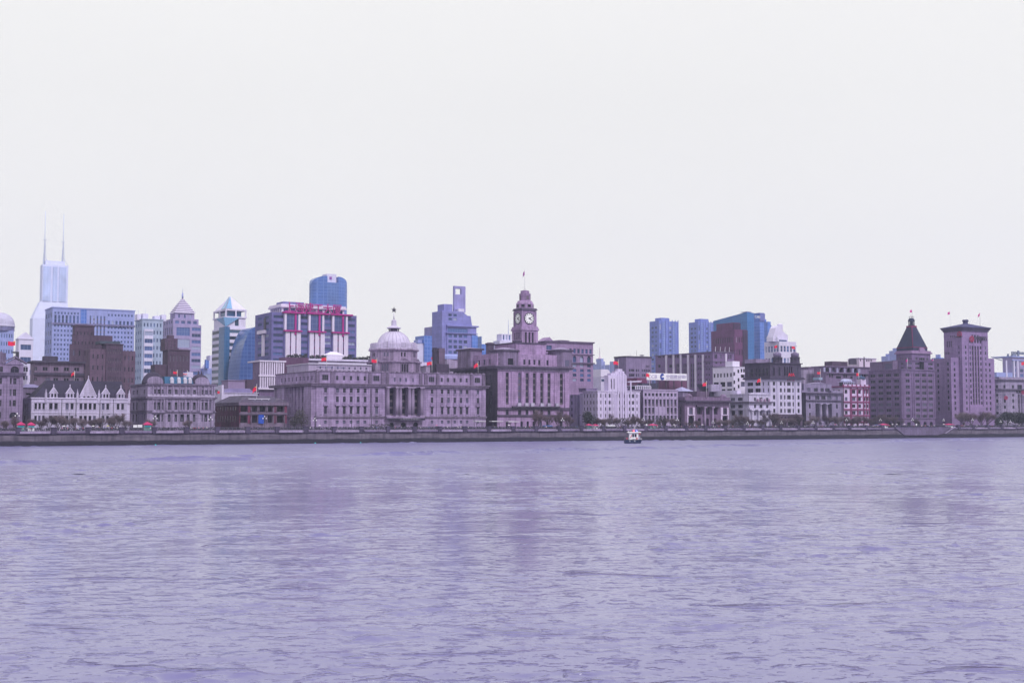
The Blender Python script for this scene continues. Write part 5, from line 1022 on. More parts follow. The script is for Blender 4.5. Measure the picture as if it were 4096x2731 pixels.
# ---- curved stone bank at the right edge
b = Bld('rounded_stone_bank', 'grey stone bank with rounded corner, cornices and dark name letters near right edge', 'bank building', ZH, 872, 70, 1330); b.xr = 4040; b.yr = 1600
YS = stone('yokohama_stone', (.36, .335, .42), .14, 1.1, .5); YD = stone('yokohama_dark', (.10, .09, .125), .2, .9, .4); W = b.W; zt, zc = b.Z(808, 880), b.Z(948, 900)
r1 = b.rows([(892, 932)], 930)[0]; rl_ = b.rows([(1000, 1030), (1065, 1106), (1145, 1180), (1220, 1250)], 930)
cw = b.spans([(920, 945), (1110, 1140), (1180, 1210), (1240, 1270)]); mb = MB()
b.block(mb, 0, W, 0, 40, 0, zt, grid(cw, [r1], 'w')+[(b.X(987), r1[0]-.4, b.X(1046), r1[1]+.3, 'g', .8)]+grid(cw, rl_, 'w')+[(b.X(992), 2, b.X(1012), b.Z(1005, 990), 'v', .8), (b.X(1064), 2, b.X(1080), b.Z(1005, 990), 'v', .8)])
n = 8; rad = 9.0; arc = [(-.0-rad*sin(pi/2*k/n), rad-rad*cos(pi/2*k/n)) for k in range(n+1)]
mb.plan(arc+[(-rad, 40), (0, 40)], 0, zt); b.part('wall', mb, YS)
rc = MB()
for k, a in enumerate((.35, .95)): 
    M = Matrix.Translation((0, rad, 0)) @ Matrix.Rotation(-a, 4, 'Z')
    for r_ in [r1]+rl_: m1 = MB(); m1.box(-.7, .7, -rad-.08, -rad+.3, r_[0], r_[1], M=M); b.part('corner_window', m1, GL)
m1 = MB(); m1.box(-rad-.15, -rad-.01, rad+1, 40, 0, zt); b.part('shaded_side_wall', m1, YD)  # thin dark skin paints shade on the side; cornices share the tone
for z, o_ in ((zc, 1.2), (zt-1.4, 1.0)):
    m1 = MB(); A2 = [(p[0]*(1+o_/rad), rad-(rad-p[1])*(1+o_/rad)) for p in arc]; m1.plan([(W+1, -o_)]+A2+[(-rad-o_, 40), (W+1, 40)], z-.4, z+.5); b.part('cornice', m1, YD)
mb = MB(); mb.box(-rad+2, W, 2, 38, zt, zt+1.0); b.part('parapet', mb, YS)
columns(b, [b.X(1035), b.X(1055)], 2, b.Z(1005, 990), .8, -.7, YS)
lettering('name_letters', 'ICBC', 1.9, (b.X(965, 985), -.5, b.Z(988, 990)), plain('sign_characters_dark', (.035, .035, .055)), b.root, .2)
roundlogo((b.X(1048, 985), -.5, b.Z(983, 1048)), 2.2, 0); roundlogo((-rad*.25, .25, b.Z(1048, 868)), 1.5, -.25); b.done()
# ================================================================== BUILDINGS BEHIND
GB = 'building'; GT = 'office tower'
def tower(name, label, q, x, t, xr, yt, xs, mat, fw=None, sw=None, cat=GT, cap=None, yref=None, rot=0.0, mats=None, z0=0.0, capmat=None, dmax=60, dmin=0):
    x_ = x
    if xs is None:                                # x is then the outline's left end: step in by the width of the side wall seen
        P = st(sofpx(q.x(x), t+12), t); x_ = (CX+F*P.x/(P.y*cos(TH))-q.ox)*q.k
        if xr is not None: x_ = min(x_, x+(xr-x)*.55)
    b = Bld(name, label, cat, q, x_, t, xr, rot=rot, y=yref if yref is not None else yt, mats=mats)
    zt = b.Z(yt, x_); dp = b.Y(xs, yt) if xs is not None else 12; dp = max(dmin, min(dmax, dp)); b.dp = dp; b.zt = zt
    fh, sh = [], []
    if fw: nc, nr, stl, fc, fr = fw[:5]; zb = fw[5] if len(fw) > 5 else 0; fh = grid(even(.6, b.W-.6, nc, fc), levels(zb, zt-1.2, nr, fr), stl)
    if sw: nc, nr, stl, fc, fr = sw[:5]; zb = sw[5] if len(sw) > 5 else 0; sh = grid(even(.6, dp-.6, nc, fc), levels(zb, zt-1.2, nr, fr), stl)
    mb = MB(); b.block(mb, 0, b.W, 0, dp, z0, zt, fh, sh, rec=.35); b.part('wall', mb, mat)
    if cap: b.band('roof_cornice', capmat or mat, 0, b.W, 0, dp, zt, zt+cap, .5)
    return b
def rbox(b, name, mat, x0, x1, y0, y1, zt, zb=None):
    mb = MB(); mb.box(x0, x1, y0, y1, b.zt if zb is None else zb, zt); return b.part(name, mb, mat)
BG = (GLB, plain('frame_blue_grey', (.22, .28, .48)), SPN)
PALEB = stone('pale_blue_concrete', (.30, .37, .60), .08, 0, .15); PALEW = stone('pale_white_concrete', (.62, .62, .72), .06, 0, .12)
BRN = stone('brown_brick_tower', (.105, .075, .105), .18, .8, .35)
CGB = curtain('curtain_blue', (.08, .17, .42), (.11, .22, .50), (.22, .30, .54), 3, 3.6, .25)

# cylinder-cornered domed block at the far left
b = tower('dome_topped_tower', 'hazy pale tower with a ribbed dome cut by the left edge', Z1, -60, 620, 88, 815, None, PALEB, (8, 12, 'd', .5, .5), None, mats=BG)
x = b.X(0, 800, 10); r = (b.X(92, 800, 10)-b.X(-92, 800, 10))/2; z1 = b.Z(780, 0, 10); z2 = b.Z(705, 0, 10); mb = MB()
mb.lathe([(r, b.zt), (r, z1-2)], x, 10, 20); mb.lathe([(r*1.04, z1-2), (r*1.0, z1)]+[(r*cos(a), z1+(z2-z1)*sin(a)) for a in (.15, .35, .6, .85, 1.1, 1.3)], x, 10, 24, m=1); b.part('ribbed_dome', mb, [stone('dome_band_blue', (.22, .24, .38)), stone('dome_pale_ribs', (.5, .5, .6), .06, 2.0, .1)]); b.done()
# small pedimented white block
b = tower('pediment_topped_block', 'small pale block with triangular roof gable between the left domed tower and twin mast tower', Z1, 102, 420, 208, 872, None, PALEW, (1, 7, 's', .84, .42), None, mats=BG, cap=.8)
mb = MB(); mb.prism([(0, b.zt+.8), (b.W, b.zt+.8), (b.W*.5, b.Z(828, 150))], 0, 14); b.part('gable_roof', mb, PALEW); b.done()
b = tower('white_side_block', 'narrow white rendered block beside the corner office block', ZA, 735, 120, 935, 630, None, BONEW, None, None, GB)
b.wins = []; mb = MB()
for (a, e) in ((735, 785), (805, 868)):
    for (yt, yb) in ((690, 830), (960, 1090)): m1 = MB(); m1.box(b.X(a, 800), b.X(e, 800), -.15, -.02, b.Z(yb, 800), b.Z(yt, 800)); b.part('window', m1, GL)
b.done()

# twin mast tower
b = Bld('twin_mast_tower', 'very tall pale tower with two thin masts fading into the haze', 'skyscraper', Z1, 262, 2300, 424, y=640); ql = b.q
TWM = stone('mast_tower_haze_stone', (.62, .68, .90), .05, 0, .08); TWG = curtain('mast_tower_haze_glass', (.52, .56, .68), (.57, .60, .73), (.70, .70, .78), 6, 5, .8)  # stone and glass paled towards the sky, distance haze painted into them
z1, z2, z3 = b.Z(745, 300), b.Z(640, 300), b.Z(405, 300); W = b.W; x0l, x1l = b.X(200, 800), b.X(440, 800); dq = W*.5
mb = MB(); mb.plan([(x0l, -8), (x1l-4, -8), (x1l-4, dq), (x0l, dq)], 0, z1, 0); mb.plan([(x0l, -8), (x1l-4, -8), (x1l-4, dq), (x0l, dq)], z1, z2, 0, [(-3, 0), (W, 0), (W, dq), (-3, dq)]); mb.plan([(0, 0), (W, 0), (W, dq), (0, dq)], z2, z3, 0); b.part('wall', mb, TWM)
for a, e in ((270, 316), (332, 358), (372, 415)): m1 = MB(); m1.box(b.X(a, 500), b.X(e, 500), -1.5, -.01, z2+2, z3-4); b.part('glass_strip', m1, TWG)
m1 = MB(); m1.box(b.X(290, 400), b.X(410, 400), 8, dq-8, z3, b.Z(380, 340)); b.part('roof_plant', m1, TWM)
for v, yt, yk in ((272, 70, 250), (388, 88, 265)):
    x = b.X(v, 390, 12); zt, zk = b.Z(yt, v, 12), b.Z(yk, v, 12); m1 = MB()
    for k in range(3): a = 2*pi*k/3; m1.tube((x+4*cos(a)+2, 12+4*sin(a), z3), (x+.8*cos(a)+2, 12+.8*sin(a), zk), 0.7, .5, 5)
    m1.tube((x+2, 12, z3), (x+2, 12, zt), 1.1, .8, 6); m1.tube((x+2, 12, z3+20), (x+14, 12, z3), .5, .5, 4); m1.box(x-2, x+6, 10, 14, zk-.5, zk+.8); b.part('mast', m1, plain('mast_haze_grey', (.53, .57, .74)))  # mast tone paled as well, haze in the colour
b.done()

# broad blue hotel
b = tower('broad_blue_hotel', 'broad hazy blue office slab with a glazed strip, behind brown apartment tower', Z1, 330, 640, 846, 676, 285, PALEB, None, (3, 13, 'd', .5, .5), mats=BG, cap=1.0, dmax=40)
wf = []; zt = b.zt; nr = 13
for z in levels(b.Z(1010, 400), b.Z(775, 400), 8, .5): wf += [(u[0], z[0], u[1], z[1], 'd') for u in even(1, b.X(500, 800), 8, .5)+even(b.X(670, 800), b.W-1, 8, .5)]
mb = MB(); L0 = [(u[0], z[0], u[1], z[1], 'g') for u in even(1, b.X(500, 720), 7, .55) for z in [(b.Z(770, 400), b.Z(722, 400))]]+[(u[0], b.Z(716, 400), u[1], b.Z(702, 400), 'd') for u in even(1, b.X(500, 720), 8, .5)+even(b.X(672, 720), b.W-1, 8, .5)]
L0 += [(u[0], b.Z(1010, 400), u[1], b.Z(718, 400), 'v') for u in even(b.X(555, 800), b.X(665, 800), 5, .42)]+[(u[0], b.Z(790, 400), u[1], b.Z(745, 400), 'g') for u in even(b.X(672, 720), b.W-1, 7, .55)]
b.dropwall(); b.block(mb, 0, b.W, 0, b.dp, 0, b.zt, wf+L0, grid(even(.6, b.dp-.6, 3, .5), levels(0, b.zt-2, 13, .5), 'd')); b.part('wall', mb, PALEB)
m1 = MB(); m1.box(b.X(505, 720), b.X(542, 720), -.6, -.01, 0, b.zt-.3); b.part('glass_strip', m1, CGB); z = b.Z(778, 400); m1 = MB(); m1.box(-.7, b.W+.7, -.8, -.02, z-.4, z+1.2); b.part('string_course', m1, stone('blue_band', (.22, .24, .36))); b.done()

# brown stepped apartment tower and brick block
b = tower('brown_apartment_tower', 'dark brown stepped brick apartment tower in front of the broad blue slab', Z1, 470, 260, 592, 790, 455, BRN, (5, 9, 'd', .35, .4), None, 'apartment block', cap=.6, dmax=18)
for x0, x1, yt, yy in ((455, 620, 845, -2), (440, 705, 905, -4)):
    m1 = MB(); b.block(m1, b.X(x0, 900, yy), b.X(x1, 900, yy), yy, -.02 if yy == -2 else -2.02, 0, b.Z(yt, 500, yy), grid(even(b.X(x0, 900, yy)+.5, b.X(x1, 900, yy)-.5, 7, .3), levels(0, b.Z(yt, 500, yy)-1, 6, .4), 'd')); b.part('lower_wall', m1, BRN)
m1 = MB(); b.block(m1, b.X(592, 900, 3), b.X(705, 900, 3), 3, 15, 0, b.Z(850, 650, 3)); b.part('side_wing', m1, BRN)
m1 = MB(); x0, x1 = b.X(480, 780, 4), b.X(585, 780, 4); m1.box(x0, x1, 4, 12, b.zt+.6, b.Z(782, 530, 4)); b.part('roof_house', m1, BRN); b.done()
b = tower('green_roofed_brick_block', 'brown brick block with flat green roof edge and lower wings, right of stepped apartment tower', Z1, 640, 230, 772, 905, None, BRN, (6, 9, 'v', .34, .5), None, 'apartment block', cap=.5)
m1 = MB(); m1.box(b.X(625, 890, 2), b.X(755, 890, 2), 2, 14, b.zt+.5, b.Z(885, 690, 2)); b.part('green_roof', m1, stone('verdigris', (.06, .09, .10), .2, 0, .2))
for x0, x1, yt in ((568, 640, 932), (772, 852, 945)): m1 = MB(); X0, X1 = b.X(x0, 950), b.X(x1, 950); b.block(m1, min(X0, b.W+.02) if x0 > 700 else X0, X1 if x0 > 700 else -.02, 1, 14, 0, b.Z(yt, x0), grid(even(X0+.5 if x0 < 700 else b.W+.5, (-.5 if x0 < 700 else X1-.5), 3, .3), levels(0, b.Z(yt, x0)-1, 7, .4), 'd')); b.part('side_wing', m1, stone('brown_wing', (.15, .105, .14), .15, .8))
b.done()
# grey brown low block
b = tower('grey_brown_low_block', 'grey brown office block with flat overhanging roof behind the white gabled house', ZA, 960, 150, 2620, 545, None, stone('grey_brown_render', (.20, .165, .205), .2, 0, .4), None, None, 'office building')
wn = [(b.X(v-70, 740), b.Z(800, 1200), b.X(v+85, 740), b.Z(680, 1200), 'n') for v in (1080, 1410, 1750, 2080, 2400)]+[(b.X(v-70, 740), b.Z(1125, 1200), b.X(v+85, 740), b.Z(1020, 1200), 'n') for v in (1080, 1500, 1750, 2080, 2400)]
b.dropwall(); mb = MB(); b.block(mb, 0, b.W, 0, b.dp, 0, b.zt, wn); b.part('wall', mb, stone('grey_brown_render', (.2, .2, .2)))
mb = MB(); mb.box(-1, b.W+.8, -1.5, 16.5, b.zt, b.zt+1.0); z = b.Z(860, 1200); mb.box(-.6, b.W+.5, -1.0, -.02, z-1.2, z+.1); b.part('roof_slab', mb, stone('slab_dark', (.08, .075, .10), .2))
m1 = MB(); m1.box(b.X(1390, 400, 5), b.X(1812, 400, 5), 5, 11, b.zt+1.0, b.Z(348, 1600, 5)); b.part('roof_house', m1, stone('slab_dark', (.1, .1, .1))); b.done()

# teal and white residential tower with bays
b = tower('teal_bay_tower', 'pale teal and white tower with glazed bay strips beside the broad blue slab', Z2, 155, 560, 342, 398, 92, stone('pale_teal', (.36, .46, .54), .08, 0, .15), (6, 14, 'd', .4, .5), (3, 14, 'd', .4, .45), mats=BG, cap=.8, dmax=40)
for a, e in ((172, 250),): m1 = MB(); x0, x1 = b.X(a, 600, -1.5), b.X(e, 600, -1.5); b.block(m1, x0, x1, -1.8, -.02, 0, b.Z(485, 200), [(x0+.3, z[0], x1-.3, z[1], 's') for z in levels(0, b.Z(485, 200)-.5, 13, .55)]); b.part('bay_window_strip', m1, PALEW)
for x0, x1, yt in ((158, 208, 345), (110, 145, 350), (265, 315, 365), (328, 370, 355)): m1 = MB(); m1.box(b.X(x0, 380, 8), b.X(x1, 380, 8), 8, 16, b.zt, b.Z(yt, x0, 8)); b.part('roof_house', m1, PALEW)
for v, yt in ((118, 312), (182, 292), (292, 320), (356, 312)): m1 = MB(); x = b.X(v, 360, 10); m1.tube((x, 10, b.zt), (x, 10, b.Z(yt, v, 10)), .25, .12, 5); b.part('mast', m1, plain('mast_haze_grey', (.3, .3, .4)))
b.done()

# tower with striped pyramid
b = tower('striped_pyramid_tower', 'stone tower crowned by a white banded pyramid roof behind the twin domed house', Z2, 432, 660, 684, 440, 332, stone('pyr_tower_stone', (.34, .32, .46), .1, 0, .15), None, None, mats=BG, dmax=44)
b.dropwall(); mb = MB(); zt = b.zt
b.block(mb, 0, b.W, 0, b.dp, 0, zt, [(b.X(598, 600), z[0], b.W-.4, z[1], 's') for z in levels(6, zt-1, 15, .5)]+[(b.X(460, 600), z[0], b.X(580, 600), z[1], 'g') for z in levels(6, zt-1, 8, .7)], grid(even(1, b.dp-1, 5, .4), levels(6, zt-1, 9, .72), 'v')); b.part('wall', mb, stone('pyr_tower_stone', (.3, .3, .3)))
z2, z3 = b.Z(392, 540, 2), b.Z(338, 540, 3); mb = MB(); b.block(mb, b.X(432, 400, 2), b.X(660, 400, 2), 2, b.dp-2, zt, z2, grid(even(b.X(440, 400, 2), b.X(655, 400, 2), 4, .6), [(zt+1, z2-2)], 's'), grid(even(3, b.dp-3, 4, .4), [(zt+1, z2-2)], 'd')); b.part('setback_wall', mb, stone('pyr_tower_stone', (.3, .3, .3)))
x0, x1 = b.X(450, 370, 5), b.X(622, 370, 5); wq = x1-x0; mb = MB(); b.block(mb, x0, x1, 5, 5+wq*.95, z2, z3, grid(even(x0+1, x1-1, 3, .3), [(z2+1, z3-1.5)], 'd'), grid(even(6, 4+wq, 3, .3), [(z2+1, z3-1.5)], 'd')); b.part('crown_wall', mb, stone('pyr_tower_stone', (.3, .3, .3)))
za = b.Z(208, 503, 5+wq/2); cxp, cyp = (x0+x1)/2, 5+wq*.475; NB = 8; mb = MB()
for k in range(NB*2):
    f0, f1 = k/(NB*2), (k+1)/(NB*2); g = lambda f: (wq/2+.5)*(1-f)**.9*(1 if f < .97 else .6)+.4
    r0 = g(f0)-(0 if k % 2 == 0 else .35); sq = lambda r_: [(cxp-r_, cyp-r_), (cxp+r_, cyp-r_), (cxp+r_, cyp+r_), (cxp-r_, cyp+r_)]
    mb.plan(sq(r0), z3+(za-z3)*f0, z3+(za-z3)*f1, k % 2, sq(max(.3, g(f1)-(0 if k % 2 == 0 else .35))))
b.part('pyramid_roof', mb, [stone('pyr_white', (.62, .60, .68), .05, 0, .1), stone('pyr_purple', (.17, .14, .25), .1, 0, .1)])
m1 = MB(); m1.tube((cxp, cyp, za), (cxp, cyp, za+5), .9, .7, 8); m1.tube((cxp, cyp, za+5), (cxp, cyp, b.Z(120, 503, cyp)), .25, .1, 5); b.part('spire', m1, PALEB); b.done()
b = tower('brown_brick_stepped_block', 'brown brick block with a narrow raised end in front of the striped pyramid tower', Z2, 340, 240, 582, 672, None, BRN, (6, 6, 'n', .3, .45), None, 'apartment block', cap=.5)
m1 = MB(); x0, x1 = b.X(360, 600, 3), b.X(472, 600, 3); b.block(m1, x0, x1, 3, 14, b.zt, b.Z(568, 420, 3), grid(even(x0+.5, x1-.5, 3, .25), levels(b.zt+1, b.Z(568, 420, 3)-1, 3, .4), 'd')); m1.box(b.X(392, 545, 5), b.X(440, 545, 5), 5, 10, b.Z(568, 420, 3), b.Z(540, 420, 5)); b.part('raised_end', m1, BRN)
m1 = MB(); m1.box(b.X(480, 650, 4), b.X(570, 650, 4), 4, 10, b.zt+.5, b.Z(655, 520, 4)); b.part('roof_house', m1, stone('roof_house_grey', (.3, .3, .3))); m1 = MB(); m1.box(b.X(268, 800, 2), -.02, 2, 12, 0, b.Z(800, 300)); b.part('side_wing', m1, BRN); b.done()

# white striped tower with glass pyramid frame
b = Bld('striped_crown_tower', 'white banded tower with teal glass corner and an open framed pyramid crown', GT, Z2, 895, 520, 1098, y=480, mats=(glassm('crown_glass', (.02, .05, .10), (.06, .12, .2)), FRD, SPN)); zt = b.Z(472, 900); W = b.W; dp = min(45, b.Y(782, 480))
SW = stone('stripe_white', (.66, .65, .73), .05, 0, .12); TG = curtain('teal_curtain', (.035, .13, .22), (.045, .16, .26), (.08, .18, .28), 2.5, 3.6, .18)
nb = 15; xq = b.X(936, 600); yq = dp*.42; mb = MB()
b.block(mb, 0, W, 0, dp, 0, zt, [(xq, z[0], W-.05, z[1], 's') for z in levels(0, zt, nb, .5)], [(yq, z[0], dp-.05, z[1], 's') for z in levels(0, zt, nb, .5)]); b.part('wall', mb, SW)
m1 = MB(); m1.box(-.5, xq-.02, -.5, -.01, 0, zt+1); m1.box(-.5, -.01, -.01, yq-.02, 0, zt+1); b.part('glass_corner', m1, TG)
z2 = b.Z(378, 900); m1 = MB(); m1.add([(xq*.1, -.3, zt+1), (xq*3.0, -.45, z2), (-1.5, -.45, z2), (-.6, yq*1.6, z2)], [(0, 1, 2), (0, 2, 3)]); b.part('glass_notch', m1, curtain('teal_light', (.16, .34, .46), (.2, .4, .5), (.3, .45, .55), 2, 2, .15))
mb = MB(); b.block(mb, 1, W-1.5, 1, dp-1.5, zt, z2, [(W*.45, z2-7, W*.62, z2-1, 'g')]); b.part('upper_wall', mb, SW)
z3, z4 = b.Z(305, 900), b.Z(192, 965, dp/2); m1 = MB(); a0, a1, c0, c1 = 1.0, W-1.5, 1.0, dp-1.5
for xx in (a0, (a0+a1)/2, a1):
    for yy in (c0, (c0+c1)/2, c1): m1.box(xx-.55, xx+.55, yy-.55, yy+.55, z2, z3)
m1.box(a0-1, a1+1, c0-1, c1+1, z2-.1, z2+1.0); m1.box(a0-.6, a1+.6, c0-.6, c0+.6, z3-1, z3+.4); m1.box(a0-.6, a0+.6, c0+.61, c1-.61, z3-1, z3+.4); m1.box(a0-.6, a1+.6, c1-.6, c1+.6, z3-1, z3+.4); m1.box(a1-.6, a1+.6, c0+.61, c1-.61, z3-1, z3+.4); m1.box(a0+3, a1-3, c0+3, c1-3, z2+1, z3-1.2, 1)
b.part('open_storey', m1, [SW, TG])
ap = ((a0+a1)/2, (c0+c1)/2, z4); cs = [(a0, c0, z3+.4), (a1, c0, z3+.4), (a1, c1, z3+.4), (a0, c1, z3+.4)]; m1 = MB()
for k in range(4): m1.add([cs[k], cs[(k+1) % 4], ap], [(0, 1, 2)], 0)
pr = b.part('pyramid_crown', m1, stone('crown_white', (.62, .62, .70), .05, 0, .1)); m1 = MB()
for k, (f0, f1) in ((0, (.0, .3)), (3, (.62, 1.0))):
    P, R_ = Vector(cs[k]), Vector(cs[(k+1) % 4]); A = Vector(ap); off = Vector((0, -.5, .3)) if k == 0 else Vector((-.5, 0, .3))
    m1.add([P.lerp(R_, f0)+off, P.lerp(R_, f1)+off, A+off], [(0, 1, 2)])
m1.build('glass_panel', curtain('teal_light', (.2, .3, .4), (.2, .3, .4), (.3, .4, .5)), pr); b.done()

# curved blue glass building
b = Bld('curved_glass_building', 'blue glass building with a quarter round curved roof right of the banded tower', GT, Z2, 1000, 480, 1175, y=700); zt = b.Z(462, 1165); W = b.W; mb = MB(); n = 14
pr = [(0, 0)]+[(W*.14+W*.86*(1-cos(pi/2*k/n)), zt*.42+zt*.58*sin(pi/2*k/n)) for k in range(n+1)]
pr = [(-1, 0), (0, zt*.25)]+pr[1:]+[(W, 0)]; mb.prism(pr, 0, 30); b.part('curved_glass_wall', mb, curtain('curved_blue_glass', (.05, .10, .24), (.075, .14, .30), (.13, .20, .36), 3.2, 3.2, .22)); b.done()
b = tower('pale_slope_block', 'small pale block with sloped roof in the gap left of the banded tower', Z2, 678, 640, 782, 835, None, PALEB, (1, 4, 's', .8, .4), None, GB, mats=BG)
m1 = MB(); m1.prism([(0, b.zt), (b.W, b.zt), (b.W, b.Z(715, 760)), (b.W*.72, b.Z(720, 760)), (b.W*.7, b.Z(765, 740)), (b.W*.35, b.Z(800, 700))], 1, 12); b.part('sloped_roof', m1, PALEW); m1 = MB(); m1.prism([(0, b.zt+.02), (b.W*.42, b.zt+.02), (b.W*.42, b.Z(770, 720)), (.3, b.Z(757, 690))], -4, -.02); b.part('glass_front', m1, CGB); b.done()
b = tower('pink_low_block', 'low mauve block with a row of square windows between twin domed house and red house', Z2, 868, 170, 1078, 945, None, stone('mauve_render', (.32, .27, .38), .1, 0, .2), (5, 1, 'd', .35, .4, 6), None, GB, cap=.4)
m1 = MB(); m1.box(b.X(1078, 960), b.X(1150, 960), -2, 12, 0, b.Z(935, 1100)); b.part('brown_end', m1, BRN); b.done()
b = tower('white_roofed_shed', 'white parapet and low grey roofs just behind the red loggia house', Z2, 815, 112, 1190, 1055, None, BONEW, (12, 1, 'd', .25, .3, 7), None, GB, cap=.3)
m1 = MB(); m1.prism([(b.X(880, 1040, 5), b.zt+.3), (b.W, b.zt+.3), (b.W-3, b.Z(1015, 1100, 5)), (b.X(920, 1040, 5), b.Z(1018, 1000, 5))], 5, 14); b.part('roof', m1, stone('grey_slate', (.2, .2, .3))); m1 = MB(); m1.box(0, b.X(860, 1000), -1.5, 5, 0, b.Z(985, 840)); b.part('tall_end', m1, BONEW); m1 = MB(); m1.box(b.X(820, 1050), b.X(840, 1050), -1.6, -1.51, b.Z(1062, 830), b.Z(1040, 830)); b.part('red_sign', m1, RS); b.done()

# grey purple block with three red trimmed bays
b = Bld('red_trimmed_block', 'grey purple office block with three glazed bays, white fins and magenta red trim', 'office building', Z3, 240, 360, 1000, y=500, mats=(GLB, FRD, SPN)); W = b.W; zt = b.Z(445, 300); dp = min(60, b.Y(92, 460))
PG = stone('grey_purple_panel', (.17, .18, .36), .12, 3.5, .2); MG = stone('magenta_trim', (.42, .02, .22), .1, 0, .1)
mb = MB(); lv = levels(b.Z(900, 300), zt-1, 8, .45); fb = [(355, 478), (570, 692), (782, 902)]
b.block(mb, 0, W, 0, dp, 0, zt, [(b.X(a, 600), z[0], b.X(e, 600), z[1], 's') for z in lv for a, e in ((255, 340), (500, 560), (705, 770), (925, 985))], [(y[0], z[0], y[1], z[1], 's') for z in lv for y in even(3, dp-3, 2, .6)]+[]); b.part('wall', mb, PG)
WF = stone('fin_white', (.66, .62, .70), .05, 0, .15)
for a, e in fb:
    x0, x1 = b.X(a, 520), b.X(e, 520); z1, z0 = b.Z(443, 300), b.Z(607, 300); m1 = MB(); m1.box(x0+.8, x1-.8, -1.8, -.02, z0, z1-1, 0); by = b.part('glazed_bay', m1, curtain('bay_glass', (.06, .075, .16), (.08, .10, .2), (.14, .15, .25), 3, 3.6, .2))
    for xx in (x0, x1): m2 = MB(); m2.box(xx-.8, xx+.8, -2.3, -.03, z0, z1-1); m2.build('white_fin', WF, by)
    for zz, o_ in ((z1, 2.2), (z0, 1.0)): m2 = MB(); m2.box(x0-o_, x1+o_*2.2, -3.2, -.03, zz-.7, zz+.4); m2.build('red_ledge', MG, by)
    m2 = MB(); xm = x0+(x1-x0)*.72; m2.box(xm-.7, xm+.7, -2.6, -1.85, z0-3, z1-1); m2.build('red_strip', MG, by)
    zb = b.Z(900, 300)
    for f in (.18, .58, .98): m2 = MB(); xx = x0+(x1-x0)*f; m2.box(xx-1.7, xx+1.7, -1.9, -.03, zb, z0-.9); m2.build('white_fin', WF, by)
    m2 = MB(); xx = x0-.2; m2.box(xx-.5, xx+.3, -1.2, -.03, zb, z0-.9); m2.build('dark_fin', PG, by)
    for f in (.38, .78):
        for zf in (.25, .5, .75): m2 = MB(); xx = x0+(x1-x0)*f; m2.box(xx-1.4, xx+1.4, -1.2, -.04, zb+(z0-zb)*zf-.3, zb+(z0-zb)*zf+.3); m2.build('red_rail', MG, by)
m1 = MB(); y0 = b.Y(185, 540); m1.box(-.6, -.02, y0-1, y0+3, b.ZS(605, 170), b.ZS(500, 170)); b.part('side_shaft', m1, FRD); m1 = MB(); m1.box(-2.0, -.03, y0-2.0, y0+14, b.ZS(642, 150), b.ZS(612, 150)); m1.box(-1.5, -.03, y0+1, y0+4.5, b.ZS(840, 160), b.ZS(650, 160)); b.part('white_side_frame', m1, WF)
x0, x1 = b.X(330, 420, 4), b.X(890, 420, 4); z2 = b.Z(384, 350, 4); mb = MB(); b.block(mb, x0, x1, 4, dp-8, zt, z2-1.5, grid(even(x0+.5, x1-.5, 9, .68), [(zt+.5, z2-2)], 'd', 1.0), grid(even(5, dp-10, 5, .6), [(zt+.5, z2-2)], 'd', 1.0)); m2 = MB(); m2.box(x0-1.5, x1+1.5, 2.5, dp-7, z2-1.4, z2); m2.box(x0-.8, x1+.8, 3.2, dp-7.7, z2, z2+1.2); b.part('attic_wall', mb, WF); b.part('attic_cornice', m2, WF)
m1 = MB(); m1.box(x0+3, x0+20, 10, 24, z2+1.2, b.Z(348, 330, 10)); m1.box(x0+26, x0+46, 10, 24, z2+1.2, b.Z(360, 480, 10)); b.part('roof_house', m1, PG)
for k, v in enumerate((397, 485, 570, 652, 737, 820)):
    x = b.X(v, 400, 2); zc = b.Z(398+k*4.6, v, 2); lettering('red_sign_character', '上海建工大厦'[k], 6.0, (x-3.6, 2.2, zc-3), MG, b.root, .3)
b.done()
# lower white finned block
b = tower('white_finned_block', 'two storey block of white vertical fins below the red trimmed office block', Z3, 70, 190, 352, 888, None, stone('fin_back', (.22, .17, .26), .1), None, None, 'office building', yref=1000)
z0, z1, z2 = b.Z(1118, 100), b.Z(1012, 100), b.Z(900, 100); W = b.W
for k in range(11): x = W*(k+.35)/11; m1 = MB(); m1.box(x-.42, x+.42, -1.2, -.02, z0, b.zt); b.part('white_fin', m1, WF)
m1 = MB(); m1.box(-.6, W+.6, -1.6, 20, b.zt, b.zt+.9); b.part('roof_slab', m1, WF); m1 = MB(); m1.box(-.6, W+.6, -1.5, -.03, z1-.5, z1+.5); m1.box(-.8, W+.6, -1.5, -.03, z0-1.2, z0); b.part('floor_band', m1, WF)
m1 = MB(); m1.box(b.X(355, 900, 4), b.X(570, 900, 4), 4, 14, 0, b.Z(850, 450, 4)); b.part('maroon_rear', m1, stone('maroon_render', (.15, .08, .14), .2)); b.done()

